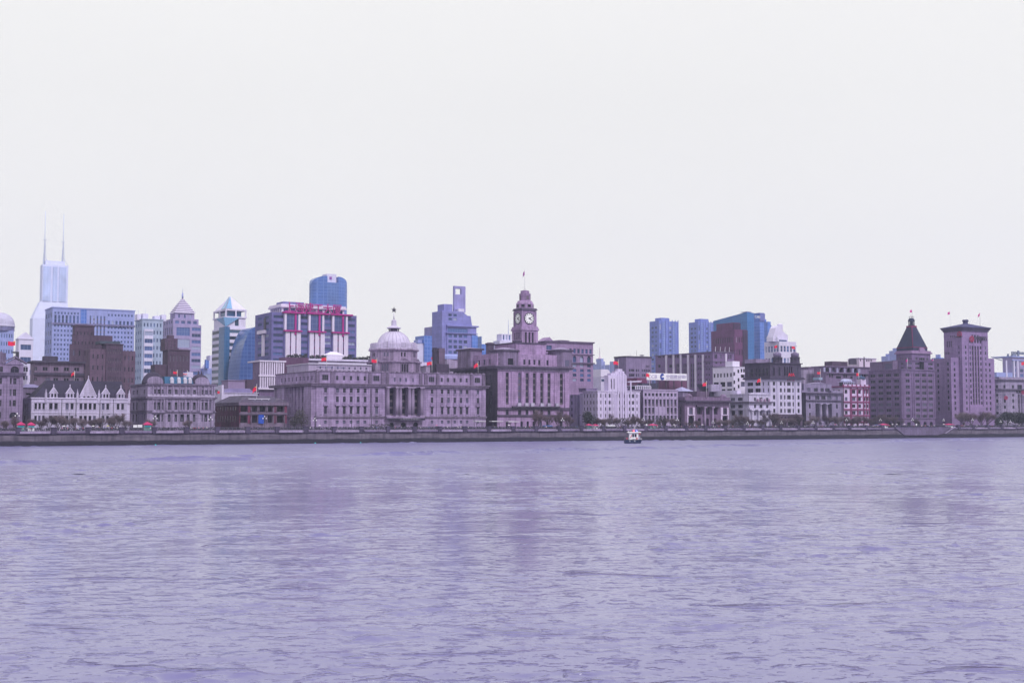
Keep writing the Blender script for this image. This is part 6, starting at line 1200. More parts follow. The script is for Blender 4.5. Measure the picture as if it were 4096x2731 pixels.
# rounded blue glass tower with notch
b = Bld('notched_round_tower', 'rounded blue glass tower with a white notch and purple sign at its top', GT, Z3, 620, 900, 952, y=300); W = b.W; r = W/2; zs, ze = b.Z(190, 660), b.Z(118, 740); n = 8; xn0, xn1 = b.X(744, 150), b.X(846, 150)
BC = curtain('round_blue_glass', (.07, .16, .38), (.09, .19, .44), (.15, .25, .48), 4, 4, .35)
sec = lambda f: [(f, a) for a in ()]
def wedge(x0, x1, lo):
    m1 = MB(); N_ = 10; pts = []
    us = [x0+(x1-x0)*k/N_ for k in range(N_+1)]
    prof = lambda x: zs+(ze-zs)*sqrt(max(0, 1-((abs(x-r)-(xn1-xn0)/2)/(r-(xn1-xn0)/2))**2)) if abs(x-r) > (xn1-xn0)/2 else ze
    dep = lambda x: sqrt(max(.02, 1-((x-r)/r)**2))*r*.55
    v = []; f = []
    for x in us: zz = lo if lo else prof(x); d = dep(x); v += [(x, r*.6-d, 0), (x, r*.6-d, zz), (x, r*.6+d, zz), (x, r*.6+d, 0)]
    for k in range(N_):
        a, c = 4*k, 4*k+4; f += [(a, c, c+1, a+1), (a+1, c+1, c+2, a+2), (a+2, c+2, c+3, a+3)]
    f += [(0, 1, 2, 3), (4*N_+3, 4*N_+2, 4*N_+1, 4*N_)]; m1.add(v, f); return m1
b.part('glass_wall', wedge(0, xn0, None), BC); b.part('glass_wall', wedge(xn1, W, None), BC); zn = b.Z(178, 795); b.part('centre_glass_wall', wedge(xn0, xn1, zn), curtain('round_blue_centre', (.09, .17, .36), (.11, .2, .4), (.17, .27, .48), 4, 4, .3))
m1 = MB(); m1.box(xn0+1, xn1-1, r*.3, r*.9, zn, b.Z(98, 795)); wl = b.part('notch_wall', m1, PALEW); m1 = MB(); m1.box(b.X(777, 130), b.X(797, 130), r*.3-.6, r*.3-.02, b.Z(148, 787), b.Z(122, 787)); m1.build('purple_sign', plain('sign_purple', (.22, .04, .34), .5), wl); b.done()

# roof garden building behind the bank
b = tower('roof_garden_building', 'long low building with planted roof terrace and white tent behind the domed bank', Z3, 350, 200, 1150, 865, None, stone('terrace_grey', (.24, .21, .28), .15, 0, .3), (18, 1, 'd', .5, .22, 12), None, GB, cap=.5)
m1 = MB(); m1.box(b.X(565, 870), b.W, -1.0, -.02, b.Z(885, 900), b.Z(868, 900)); m1.box(b.X(640, 900), b.W, -4, -3, b.Z(915, 900), b.Z(900, 900)); b.part('terrace_band', m1, BONEW)
m1 = MB(); x0, x1 = b.X(735, 850, 3), b.X(893, 850, 3); z = b.zt+.5; m1.add([(x0, 3, z+3), (x1, 3, z+3), (x1, 12, z+3), (x0, 12, z+3), ((x0+x1)/2-2, 7, b.Z(800, 815, 7)), ((x0+x1)/2+2, 7, b.Z(800, 815, 7))], [(0, 1, 5, 4), (1, 2, 5), (2, 3, 4, 5), (3, 0, 4), (3, 2, 1, 0)]); m1.box(x0, x1, 3.2, 11.8, z, z+3); b.part('white_tent', m1, stone('tent_white', (.7, .68, .74), .04, 0, .1)); RG = b; b.done()
RGP = [(b.X(v, 850, 2), b.zt) for v in (400, 450, 500, 540, 600, 650, 700, 905, 940, 980, 1020, 1060, 1100, 1140)]

# mauve tower with a holed fin
b = tower('holed_fin_tower', 'mauve tower block with blue window grid and a tall thin slab pierced near its top', Z4, 1015, 420, 1322, 395, 968, stone('mauve_tower', (.25, .28, .54), .1, 3, .2), None, None, mats=BG, dmax=30)
b.dropwall(); mb = MB(); MT = stone('mauve_tower', (.3, .3, .3)); zt = b.zt; W = b.W
cg = b.cols([1048, 1102, 1155, 1208], 36); b.block(mb, 0, W, 0, 26, 0, zt, [(c[0], z0, c[1], z1, 'g') for c in cg for z0, z1 in b.rows([(548, 580), (605, 636), (662, 692), (492, 522)], 1100)]+[(b.X(1020, 450), b.Z(470, 1100), b.X(1230, 450), b.Z(424, 1100), 'g')]); b.part('wall', mb, MT)
m1 = MB(); m1.box(b.X(1270, 600), b.X(1330, 600), -1, 20, 0, b.Z(500, 1300)); b.part('glass_corner', m1, CGB); m1 = MB(); m1.box(-1, W+.8, -1.2, 26, b.Z(484, 1200), b.Z(476, 1200)); m1.box(b.X(1010, 400), b.X(1340, 400), -1.2, 26, b.Z(412, 1200), zt+.5); b.part('floor_band', m1, MT)
z2 = b.Z(245, 1050); xl, xr_ = b.X(968, 320), b.X(1190, 320); mb = MB(); b.block(mb, xl, xr_, 1, 20, 0, z2, [(b.X(v-18, 300, 1), b.Z(a+14, 1050), b.X(v+18, 300, 1), b.Z(a-14, 1050), 'd') for v in (1048, 1100) for a in (286, 328)]); mb.prism([(xr_, zt), (b.X(1290, 380), zt), (b.X(1272, 300), b.Z(295, 1272)), (b.X(1240, 295), b.Z(293, 1240)), (xr_, z2)], 2, 18); b.part('upper_wall', mb, MT)
m1 = MB(); m1.box(b.X(982, 230, 4), b.X(1072, 200, 4), 4, 16, z2, b.Z(172, 1000, 4)); m1.box(b.X(1135, 240, 2), b.X(1195, 240, 2), 2, 10, z2, b.Z(222, 1160, 2), 1); b.part('roof_house', m1, [MT, PALEW])
m1 = MB(); x0, x1 = b.X(1090, 100, 8), b.X(1208, 100, 8); zt3 = b.Z(-14, 1150, 8); hh0, hh1 = b.Z(72, 1130, 8), b.Z(12, 1130, 8); hx0, hx1 = b.X(1103, 50, 8), b.X(1164, 50, 8)
m1.box(x0, x1, 8, 10.5, z2, hh0); m1.box(x0, hx0, 8, 10.5, hh0, hh1); m1.box(hx1, x1, 8, 10.5, hh0, hh1); m1.box(x0, x1, 8, 10.5, hh1, zt3); b.part('pierced_slab', m1, stone('mauve_slab', (.29, .30, .52), .08, 0, .15)); b.done()
b = tower('stepped_blue_block', 'stepped blue glass block with a red sign left of the holed mauve tower', Z4, 720, 520, 972, 580, None, CGB, None, None, GB)
for x0, x1, yt, yy in ((770, 972, 503, .02), (865, 972, 408, .04)): m1 = MB(); m1.box(b.X(x0, 600, yy), b.X(x1, 600, yy), yy, 18, b.zt if x0 < 800 else b.Z(503, 870), b.Z(yt, x0+20)); b.part('upper_wall', m1, CGB if x0 < 800 else stone('blue_grey_block', (.3, .3, .44), .08))
m1 = MB(); m1.box(b.X(872, 440), b.X(918, 440), -.5, -.02, b.Z(475, 890), b.Z(415, 890)); b.part('red_sign', m1, plain('sign_coral', (.55, .12, .25), .5)); m1 = MB(); m1.prism([(b.X(672, 700), 0), (-.02, 0), (-.02, b.Z(580, 715)), (b.X(700, 600), b.Z(590, 700))], 2, 16); b.part('pale_wing', m1, PALEW)
m1 = MB(); m1.box(b.X(725, 560), b.X(770, 560), 3, 12, b.zt, b.Z(545, 745)); b.part('roof_house', m1, PALEB); b.done()
b = tower('stepped_blue_annex', 'small stepped blue block between the holed mauve tower and the clock tower', Z4, 1318, 560, 1426, 590, None, CGB, None, None, GB)
m1 = MB(); m1.box(0, b.X(1375, 550), .02, 14, b.zt, b.Z(508, 1340)); b.part('upper_wall', m1, CGB); b.done()
b = tower('pale_antenna_block', 'pale white stepped block with thin antenna just left of the clock tower', Z5, 275, 460, 440, 698, None, PALEW, (5, 6, 'd', .4, .4), None, GB, mats=BG)
m1 = MB(); b.block(m1, b.X(350, 660, 3), b.X(440, 660, 3), 3, 12, b.zt, b.Z(640, 390, 3), grid(even(b.X(355, 660, 3), b.X(435, 660, 3), 3, .5), [(b.zt+1, b.Z(648, 390, 3))], 'd')); b.part('upper_wall', m1, PALEW); m1 = MB(); x = b.X(411, 620, 5); m1.tube((x, 5, b.Z(640, 411, 5)), (x, 5, b.Z(515, 411, 5)), .3, .15, 5); b.part('antenna', m1, PALEB); b.done()
# pink and pale roofs behind the bank's right half
b = tower('pink_roof_house', 'small pink rendered rooftop house with pale roof behind chimneys of the domed bank', Z4, 1085, 165, 1302, 775, None, stone('pink_render', (.46, .36, .46), .1, 0, .25), None, None, 'house', cap=.4)
m1 = MB(); m1.box(b.X(1015, 770, 3), b.X(1162, 770, 3), 3, 12, 0, b.Z(750, 1100, 3)); m1.box(b.X(1040, 850, -9), b.X(1280, 850, -9), -9, -2, 0, b.Z(838, 1150, -9)); b.part('lower_house', m1, stone('pale_render', (.4, .36, .45), .1)); m1 = MB(); m1.lathe([(6, b.Z(752, 1080, 8)), (6, b.Z(720, 1080, 8)), (5, b.Z(702, 1080, 8))], b.X(1080, 720, 8), 8, 16, sx=1.6); b.part('drum_roof', m1, PALEB); b.done()
b = tower('pale_rooftop_sheds', 'cluster of pale rooftop sheds between dome and dark chimneys', Z4, 705, 150, 870, 820, None, stone('pale_render', (.4, .4, .4)), (5, 1, 'd', .3, .2, 14), None, GB, cap=.4)
m1 = MB(); m1.box(b.X(725, 800, 3), b.X(815, 800, 3), 3, 9, b.zt, b.Z(780, 770, 3)); b.part('roof_house', m1, BONEW); b.done()

# purple office block with pediment right of clock tower
b = Bld('gabled_office_block', 'long mauve office block with arched top windows, right of the clock tower', 'office building', Z5, 742, 190, 1170, y=800, mats=BG); W = b.W; zt = b.Z(705, 770)
MO = stone('mauve_office', (.34, .26, .38), .1, 1.5, .25); mb = MB(); cc = even(b.X(840, 800), W-.5, 5, .5); ct = even(b.X(840, 800), W-.5, 9, .55)
hl = [(c[0], b.Z(890, 900), c[1], b.Z(832, 900), 'da', .9) for c in cc]+[(c[0], b.Z(808, 900), c[1], b.Z(768, 900), 'g') for c in ct]+[(c[0], z0, c[1], z1, 'g') for c in cc for z0, z1 in b.rows([(905, 932), (950, 975), (992, 1018), (1036, 1060)], 900)]+[(b.X(752, 770), b.Z(780, 775), b.X(800, 770), b.Z(742, 775), 'g')]
b.block(mb, 0, W, 0, 18, 0, zt, hl); b.part('wall', mb, MO); m1 = MB(); xm = b.X(776, 690); m1.prism([(-2, zt), (b.X(815, 700), zt), (xm, b.Z(668, 776))], -.6, 8); b.part('roof_gable', m1, MO)
m1 = MB(); m1.box(-.4, W+.8, -1.0, 18.5, zt-.4, zt+.5); z = b.Z(895, 900); m1.box(-.4, W+.8, -1.0, -.02, z-.5, z+.3); z = b.Z(820, 900); m1.box(-.4, W+.8, -.6, -.02, z-.3, z+.3); b.part('cornice', m1, stone('mauve_dark', (.17, .14, .20), .15)); m1 = MB(); m1.box(b.X(870, 700, 5), b.X(955, 700, 5), 5, 14, zt+.5, b.Z(695, 910, 5)); b.part('roof_house', m1, stone('mauve_dark', (.2, .2, .2))); b.done()
# white vaulted hall and far blue skyline
b = tower('white_vaulted_hall', 'white hall with long sloped vault roof behind the stepped white block', Z6, 55, 330, 255, 800, None, BONEW, None, None, 'hall', yref=830); n = 8
m1 = MB(); m1.prism([(0, b.zt)]+[(b.W*(.0 if k == 0 else k/n), b.zt+(b.Z(722, 120)-b.zt)*(1-max(0, (k/n-.6)/.4)**2)) for k in range(n+1)]+[(b.W, b.zt)], 0, 25); b.part('vault_roof', m1, stone('tent_white', (.7, .7, .7))); m1 = MB(); m1.box(-.3, b.W+.3, -.3, .5, b.zt-.4, b.zt+.1); b.part('eaves', m1, stone('pale_grey_line', (.4, .38, .46))); m1 = MB(); m1.box(0.5, b.W*.9, -.2, -.02, b.zt-4, b.zt-2); b.part('window_strip', m1, GLB); b.done()
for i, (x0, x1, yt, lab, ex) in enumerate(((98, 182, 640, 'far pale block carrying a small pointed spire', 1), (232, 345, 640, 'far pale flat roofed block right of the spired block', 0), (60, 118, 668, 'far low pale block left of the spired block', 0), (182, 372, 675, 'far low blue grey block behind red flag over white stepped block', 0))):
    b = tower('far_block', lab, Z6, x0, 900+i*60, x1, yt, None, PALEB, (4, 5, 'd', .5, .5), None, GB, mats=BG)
    if ex:
        m1 = MB(); m1.box(b.W*.12, b.W*.85, 2, 14, b.zt, b.Z(610, 140)); b.part('upper_wall', m1, PALEB); m1 = MB(); m1.lathe([(b.W*.42, b.Z(610, 140)), (b.W*.1, b.Z(585, 140)), (.5, b.Z(572, 140)), (.3, b.Z(492, 140))], b.W*.48, 8, 8); b.part('spire', m1, stone('pink_spire', (.6, .5, .55), .05, 0, .1))
    b.done()
# grey block behind stepped white block
b = tower('grey_slab_block', 'grey concrete office block with blank side wall behind the slotted mauve office', Z6, 402, 175, 668, 598, 372, stone('grey_slab', (.25, .22, .31), .12, 0, .35), None, None, 'office building', yref=650, dmax=14)
b.dropwall(); mb = MB(); b.block(mb, 0, b.W, 0, 14, 0, b.zt, [(b.X(v-6, 750), z0, b.X(v+6, 750), z1, 'd') for v in (440, 455, 468, 483, 512, 533, 574, 594, 614, 634, 652) for z0, z1 in b.rows([(722, 748), (770, 800)], 520)]+[(b.X(v-4, 680), b.Z(705, 620), b.X(v+4, 680), b.Z(680, 620), 'd') for v in (614, 628, 642)]); b.part('wall', mb, stone('grey_slab', (.2, .2, .2)))
m1 = MB(); m1.box(-.3, b.W+.2, -.4, 14.2, b.zt, b.zt+1.0); m1.box(b.X(540, 590, 4), b.X(640, 590, 4), 4, 10, b.zt+1, b.Z(588, 590, 4)); b.part('roof_edge', m1, stone('slab_dark', (.1, .1, .1))); m1 = MB()
for v, yt in ((447, 565), (514, 525)): m1 = MB(); x = b.X(v, 600, 5); m1.tube((x, 5, b.zt), (x, 5, b.Z(yt, v, 5)), .12, .08, 5); b.part('antenna', m1, FRD)
for v in (560, 578): m1 = MB(); x = b.X(v, 580, 4); m1.lathe([(.2, b.zt+1), (.3, b.zt+1.5), (1.1, b.zt+2.2), (1.2, b.zt+2.3)], x, 4, 10); b.part('dish_antenna', m1, FRW)
b.done()
b = tower('maroon_roof_block', 'low maroon rooftop block with pale awning behind the stepped white building', Z6, 405, 118, 622, 812, None, stone('maroon_roof', (.20, .06, .13), .15), None, None, GB)
m1 = MB(); m1.prism([(b.X(405, 848, -4), b.Z(852, 450, -4)), (b.X(552, 845, -4), b.Z(840, 500, -4)), (b.X(540, 850, -4), b.Z(856, 500, -4)), (b.X(410, 856, -4), b.Z(862, 450, -4))], -6, -1); b.part('awning', m1, BONEW); b.done()

# twin blue residential slabs
SLB = stone('slab_blue', (.17, .25, .54), .1, 0, .12)
for x0, x1, yt, xc0, xc1, yc, t_, lab in ((742, 945, 216, 768, 856, 184, 820, 'tall pale blue apartment slab standing alone, left of its twin'), (1152, 1312, 228, 1182, 1264, 195, 860, 'tall pale blue apartment slab touching the teal glass block')):
    b = tower('blue_apartment_slab', lab, Q(2350, 1200, 2.613), x0, t_, x1, yt, x0-94, SLB, None, None, 'apartment tower', mats=BG); b.dropwall(); mb = MB(); W = b.W
    hh = [(u[0], z[0], u[1], z[1], 'd') for z in levels(0, b.zt-6, 22, .55) for u in ((W*.17, W*.32), (W*.52, W*.66))]+[(W*.02, z[0], W*.13, z[1], 's') for z in levels(0, b.zt-2, 11, .6)]
    b.block(mb, 0, W, 0, b.dp, 0, b.zt, hh, [(b.dp*f0, z[0], b.dp*f1, z[1], 'd') for z in levels(0, b.zt-6, 22, .5) for f0, f1 in ((.2, .4), (.55, .8))])
    for u in (.0, .15, .34, .5, .68, .84, .985): mb.box(W*u, W*u+W*.03, -.8, -.02, 0, b.zt+2)
    b.part('wall', mb, SLB); m1 = MB(); m1.box(max(.5, b.X(xc0, 200, 4)), b.X(xc1, 200, 4), 4, b.dp-3, b.zt, b.Z(yc, xc0, 4)); b.part('roof_house', m1, SLB)
    for f in (.18, .70): m1 = MB(); m1.box(W*f, W*(f+.13), -1.0, -.02, 0, b.zt-1); b.part('recessed_glass_bay', m1, curtain('slab_glass', (.13, .18, .40), (.16, .22, .44), (.30, .33, .50), 4, 3.2, .5))
    tag(b.root, group='twin blue apartment slabs'); b.done()
# long purple block with white strips
b = Bld('white_striped_purple_block', 'long purple office block with thin white vertical strips behind the bank billboard', 'office building', Z6, 1312, 250, 1535, y=700, mats=(GL, FRM, SPN)); W = b.W; zt = b.Z(545, 1312); dp = b.Y(710, 600)
PP = stone('purple_block', (.21, .15, .26), .1, 1.5, .25); f = lambda v: b.Y(v, 700)
def fw(v, w_): a, e = b.Y(v+w_/2, 700), b.Y(v-w_/2, 700); return a, e
lh = [(fw(v, 14)[0], b.ZS(a+h_, v), fw(v, 14)[1], b.ZS(a, v), 'd') for v in (745, 760, 795, 850, 868, 886, 920, 940, 955, 1000, 1018, 1035, 1080, 1100, 1160, 1185, 1240, 1270) for a, h_ in ((580, 24),)]
lh += [(fw(v, 13)[0], b.ZS(925, v), fw(v, 13)[1], b.ZS(665, v), 'v') for v in (935, 953, 1008, 1028, 1085, 1108)]+[(fw(v, 12)[0], b.ZS(a+20, v), fw(v, 12)[1], b.ZS(a, v), 'd') for v in (1158, 1184, 1245, 1272) for a in (655, 710, 770, 822, 870)]+[(fw(v, w_)[0], b.ZS(705, v), fw(v, w_)[1], b.ZS(675, v), 'd') for v, w_ in ((750, 26), (868, 34))]
fh = [(b.X(v-6, 700), z0, b.X(v+6, 700), z1, 'd') for v in (1335, 1350, 1395, 1480, 1500) for z0, z1 in b.rows([(565, 610), (640, 665), (705, 730), (770, 795)], 1340)]
mb = MB(); b.block(mb, 0, W, 0, dp, 0, zt, fh, lh); b.part('wall', mb, PP)
for v in (827, 903, 978, 1055, 1132, 1210): y = f(v); m1 = MB(); m1.box(-.6, -.02, y-1.1, y+1.1, 0, b.ZS(570, v)); b.part('white_strip', m1, WF)
x = b.X(1445, 650); m1 = MB(); m1.box(x-.7, x+.7, -.6, -.02, b.Z(700, 1445), b.Z(560, 1445)); b.part('white_strip', m1, WF)
m1 = MB(); m1.box(-.6, W+.6, -.6, dp+.6, zt, zt+.7); b.part('roof_cornice', m1, stone('mauve_dark', (.2, .2, .2)))
for v in (640, 690): z = b.Z(v, 1330); m1 = MB(); m1.box(-.4, W+.4, -.4, -.02, z-.4, z+.3); m1.box(-.4, -.02, -.02, dp*.25, z-.4, z+.3); b.part('string_course', m1, stone('mauve_dark', (.2, .2, .2)))
for v in (1335, 1385, 1435, 1480): m1 = MB(); x = b.X(v, 540, 5); m1.tube((x, 5, zt), (x+.5, 5, zt+5), .25, .2, 5); b.part('roof_mast', m1, FRW)
b.done()
# teal block, maroon block
b = Bld('teal_glass_block', 'large teal blue glass block with a slanted roofline behind the maroon office block', GT, Z7, 540, 480, 616, y=400); zt = b.Z(133, 540); W = b.W; dp = b.Y(155, 400); TB = curtain('teal_block_glass', (.04, .15, .31), (.045, .17, .34), (.06, .20, .36), 3, 3.4, .2)
mb = MB(); za, zb_ = b.ZS(162, 435), b.ZS(238, 158); yk = b.Y(440, 200)
v = [(0, 0, 0), (W, 0, 0), (W, dp, 0), (0, dp, 0), (0, 0, zt), (W, 0, zt-1), (W, yk, zt), (0, yk, za), (0, dp, zb_), (W, dp, zb_)]
mb.add(v, [(0, 1, 5, 4), (1, 2, 9, 6, 5), (2, 3, 8, 9), (3, 0, 4, 7, 8), (4, 5, 6, 7), (7, 6, 9, 8)]); b.part('glass_wall', mb, TB); m1 = MB(); m1.box(1, W-1, 2, yk*.9, zt, b.Z(126, 500)); b.part('roof_plant', m1, stone('blue_grey_block', (.3, .3, .4))); b.done()
b = tower('lettered_blue_tower', 'blue tower with white rooftop letters beside the teal glass block', Z7, 618, 520, 730, 148, None, CGB, None, None, cap=.3, capmat=PALEB)
m1 = MB(); m1.box(-.4, b.W+.4, -1.2, -.02, b.Z(236, 650), b.zt-.5); sb = b.part('sign_box', m1, stone('sign_box_blue', (.16, .21, .42), .08, 0, .1)); lettering('roof_letters', 'CARI', b.Z(180, 660)-b.Z(208, 660), (b.X(616, 200), -1.35, b.Z(208, 650)), plain('roof_letter_white', (.7, .7, .8)), b.root, .1, wscale=.95); b.done()
b = tower('rounded_blue_tower', 'blue tower with small balconies on its right edge beside the lettered blue tower', Z7, 728, 560, 806, 245, None, CGB, None, None)
for k in range(6): m1 = MB(); z = b.zt-4-k*13; m1.box(b.W, b.W+2.2, 1, 5, z-1.5, z); b.part('balcony', m1, stone('sign_box_blue', (.2, .2, .4)))
m1 = MB(); m1.lathe([(b.W*.5, b.zt), (b.W*.5, b.zt+3)], b.W*.45, 8, 12); b.part('roof_drum', m1, CGB); b.done()
MR = stone('maroon_block', (.155, .055, .135), .12, 2.4, .25)
b = Bld('maroon_office_block', 'maroon office block with stepped top and dark right end before teal glass block', 'office building', Z7, 395, 380, 535, y=500, mats=(glassm('maroon_glass', (.05, .025, .06), (.25, .2, .3)), FRD, SPN)); W = b.W; zt = b.Z(338, 480); dp = b.Y(128, 500)
lh = [(y[0], z[0], y[1], z[1], 'd') for y in even(2, dp-2, 9, .5) for z in levels(6, zt-4, 7, .45)]; mb = MB(); b.block(mb, 0, W, 0, dp, 0, zt, [(u[0], z[0], u[1], z[1], 'd') for u in even(1, W*.7, 3, .45) for z in levels(6, zt-4, 7, .45)], lh); b.part('wall', mb, MR)
m1 = MB(); m1.box(W*.66, W+.5, -.8, -.02, 0, zt-.5); b.part('dark_end', m1, stone('maroon_dark', (.06, .035, .075), .15)); m1 = MB(); y0, y1 = b.Y(310, 300, 2), b.Y(186, 300, 2); zq = b.ZS(262, 310, 2); m1.box(2, b.X(473, 300, 2), 4, y1, zt, zq); b.part('upper_block', m1, MR); m1 = MB(); m1.box(b.X(392, 300, 2), b.X(474, 300, 2), 3.2, 3.98, zt, zq-.6); b.part('dark_upper_face', m1, stone('maroon_dark', (.1, .1, .1))); b.done()
# white stepped tower with spire and rooftop characters
b = tower('white_spired_block', 'white office block with pointed spire roof and rooftop characters behind twin turrets', Z7, 905, 300, 1097, 470, 733, stone('spired_white', (.62, .61, .70), .05, 0, .15), (5, 7, 'g', .62, .48), (5, 7, 'g', .6, .48), 'office building', mats=(GLB, FRW, SPN), dmax=34); W = b.W
SWW = stone('spired_white', (.6, .6, .6)); zt = b.zt; m1 = MB(); z1, z2, z3 = b.Z(400, 920, 4), b.Z(345, 920, 4), b.Z(292, 915, 4); xs_ = [b.X(v, 400, 4) for v in (828, 905, 1002, 870, 925)]
m1.prism([(xs_[0], zt), (xs_[2], zt), (xs_[2], z1), (b.X(935, 350, 4), z2), (b.X(925, 300, 4), z3), (b.X(900, 300, 4), z3), (b.X(868, 330, 4), z2+2), (b.X(835, 400, 4), z1-2)], 4, 12); b.part('spire_roof', m1, SWW)
m1 = MB(); x0, x1 = b.X(845, 300, 14), b.X(890, 300, 14); m1.prism([(x0, z1), (x1, z1), (x1, b.Z(296, 880, 14)), (b.X(862, 300, 14), b.Z(296, 862, 14))], 14, 18); b.part('rear_fin', m1, stone('blue_grey_block', (.3, .3, .4))); m1 = MB(); m1.tube((b.X(942, 300, 8), 8, z1), (b.X(942, 300, 8), 8, b.Z(270, 942, 8)), .3, .15, 5); b.part('antenna', m1, FRW)
m1 = MB(); m1.lathe([(2.6, z3-3), (2.6, z3+1.2), (1.2, z3+2)], b.X(912, 300, 8), 8, 12); b.part('round_cap', m1, SWW)
m1 = MB(); m1.box(b.X(910, 450), b.X(1010, 450), 2, 3.9, zt+.02, b.Z(442, 940, 2)); m1.box(b.X(920, 450), b.X(1000, 450), 1.2, 1.98, zt+.02, b.Z(455, 940, 2), 1); b.part('roof_house', m1, [SWW, GLB])
m1 = MB(); m1.box(W-1, W+5, 6, 8, zt-4, zt-3.4); m1.box(W+2, W+6.5, 6, 8, zt-3.3, zt-2.8); b.part('roof_canopy', m1, stone('blue_grey_block', (.3, .3, .4)))
for k, ch in enumerate('华旺大'): y = b.dp*.86-k*b.dp*.27; lettering('rooftop_character', ch, 4.2, (-.3, y, zt+.4), plain('roof_letter_white', (.7, .7, .8)), b.root, .2, rz=-pi/2)
b.done()
# bank billboard building
b = tower('maroon_billboard_house', 'maroon rooftop house carrying the white bank billboard', Z6, 735, 112, 1036, 842, None, stone('maroon_house', (.17, .075, .13), .18, 0, .3), (4, 1, 'd', .4, .25, 13), None, GB)
m1 = MB(); m1.box(b.X(570, 850, 1), b.X(735, 850, 1), 1, 10, 0, b.Z(868, 650, 1)); b.part('dark_roof_house', m1, stone('dark_teal', (.07, .075, .11), .15)); b.done()
b = Bld('bank_billboard', 'long white rooftop billboard with CCB letters and blue ring emblem', 'billboard', Z6, 762, 104, 1038, y=800); W = b.W; x0 = b.X(622, 800); z0, z1 = b.Z(836, 780), b.Z(765, 780)
m1 = MB(); m1.box(x0, W, 0, .8, z0, z1); b.part('board', m1, plain('board_white', (.74, .73, .78), .5, .03)); m1 = MB()
for k in range(5): xx = x0+(W-x0)*(k+.5)/5; m1 = MB(); m1.box(xx-.2, xx+.2, .9, 1.5, z0-5, z1-.5); b.part('support', m1, FRD)
SB = plain('billboard_blue', (.02, .05, .30), .4, .08); LT = plain('billboard_letter', (.40, .36, .56), .5, .05); H = z1-z0
lettering('letters', 'CCB', H*.52, (b.X(632, 800), -.12, z0+H*.24), LT, b.root, .1, wscale=1.15); lettering('characters', '中国建设银行', H*.40, (b.X(820, 800), -.12, z0+H*.36), LT, b.root, .08, wscale=1.28); lettering('small_letters', 'China Construction Bank', H*.16, (b.X(820, 800), -.12, z0+H*.1), LT, b.root, .05, wscale=1.2)
m1 = MB(); cx_, cz = b.X(781, 800), (z0+z1)/2; ro = H*.48; N_ = 28; rx = .80
for k in range(N_):
    a0, a1 = radians(38)+(2*pi-radians(66))*k/N_, radians(38)+(2*pi-radians(66))*(k+1)/N_
    dmd = lambda a: .42*ro/(abs(cos(a))+abs(sin(a)))
    m1.prism([(cx_+rx*dmd(a0)*cos(a0), cz+dmd(a0)*sin(a0)), (cx_+rx*ro*cos(a0), cz+ro*sin(a0)), (cx_+rx*ro*cos(a1), cz+ro*sin(a1)), (cx_+rx*dmd(a1)*cos(a1), cz+dmd(a1)*sin(a1))], -.25, -.02)
b.part('ring_emblem', m1, SB); b.done()
b = tower('pale_roofed_pavilion', 'small rooftop pavilion with pale hipped roof below the bank billboard', Z6, 880, 92, 1088, 952, None, stone('pavilion_mauve', (.3, .27, .36), .1), (7, 1, 'd', .7, .3, 9), None, 'pavilion')
m1 = MB(); m1.add([(-1, -1, b.zt), (b.W+1, -1, b.zt), (b.W+1, 12, b.zt), (-1, 12, b.zt), (b.W*.4, 5, b.Z(908, 960, 5)), (b.W*.52, 5, b.Z(908, 960, 5))], [(0, 1, 5, 4), (1, 2, 5), (2, 3, 4, 5), (3, 0, 4), (3, 2, 1, 0)]); b.part('roof', m1, stone('pale_blue_roof', (.36, .38, .52), .08, 0, .15)); b.done()
b = tower('dark_roof_cluster', 'dark cluttered rooftops behind the low columned bank', Z7, 0, 108, 235, 1010, None, stone('cluster_dark', (.10, .09, .13), .25, 0, .3), (6, 1, 'd', .5, .2, 8), None, GB)
m1 = MB(); m1.box(b.X(92, 980), b.X(215, 980), -3, 0, b.zt-2, b.Z(962, 150)); b.part('water_tank', m1, stone('tank_pale', (.42, .40, .5), .08)); m1 = MB(); m1.prism([(0, b.zt), (b.X(100, 1000), b.zt), (b.X(70, 1000), b.zt+3), (1, b.zt+2)], 2, 10); b.part('pitched_roof', m1, stone('cluster_blue', (.10, .12, .18), .2)); b.done()
# arcaded terrace building behind the grey bank and hotel
b = tower('arcaded_terrace_building', 'long mauve terrace building with a row of dark arches behind the striped hotel', ZG, 20, 135, 1000, 290, None, stone('arcade_mauve', (.22, .18, .26), .15, 0, .3), None, None, GB, yref=350)
b.dropwall(); mb = MB(); AM = stone('arcade_mauve', (.2, .2, .2)); b.block(mb, 0, b.W, 0, b.dp, 0, b.zt, [(b.X(v-36, 350), b.Z(388, 500), b.X(v+36, 350), b.Z(310, 500), 'da', 1.5) for v in (255, 370, 503, 632, 752)]+[(b.X(v-14, 450), b.Z(480, 500), b.X(v+14, 450), b.Z(420, 500), 'da', .5) for v in (303, 345, 552, 590)]+[(b.X(a, 470), b.Z(495, 500), b.X(e, 470), b.Z(455, 500), 'd') for a, e in ((145, 200), (410, 500), (660, 700))]+[(b.X(v-16, 450), b.Z(460, 500), b.X(v+16, 450), b.Z(408, 500), 'da', .5) for v in (870, 912)]); b.part('wall', mb, AM)
for a, e in ((190, 220), (290, 312), (415, 445), (545, 572), (690, 716), (790, 830)): m1 = MB(); m1.box(b.X(a, 340), b.X(e, 340), -.25, -.02, b.Z(388, 500), b.zt-.5); b.part('pale_pier', m1, stone('arcade_pale', (.36, .38, .5), .1, 0, .2))
m1 = MB(); m1.box(-.5, b.W+.5, -.8, 14.5, b.zt, b.zt+.7); z = b.Z(392, 500); m1.box(-.4, b.W+.3, -1.2, -.02, z-.8, z); b.part('cornice', m1, AM)
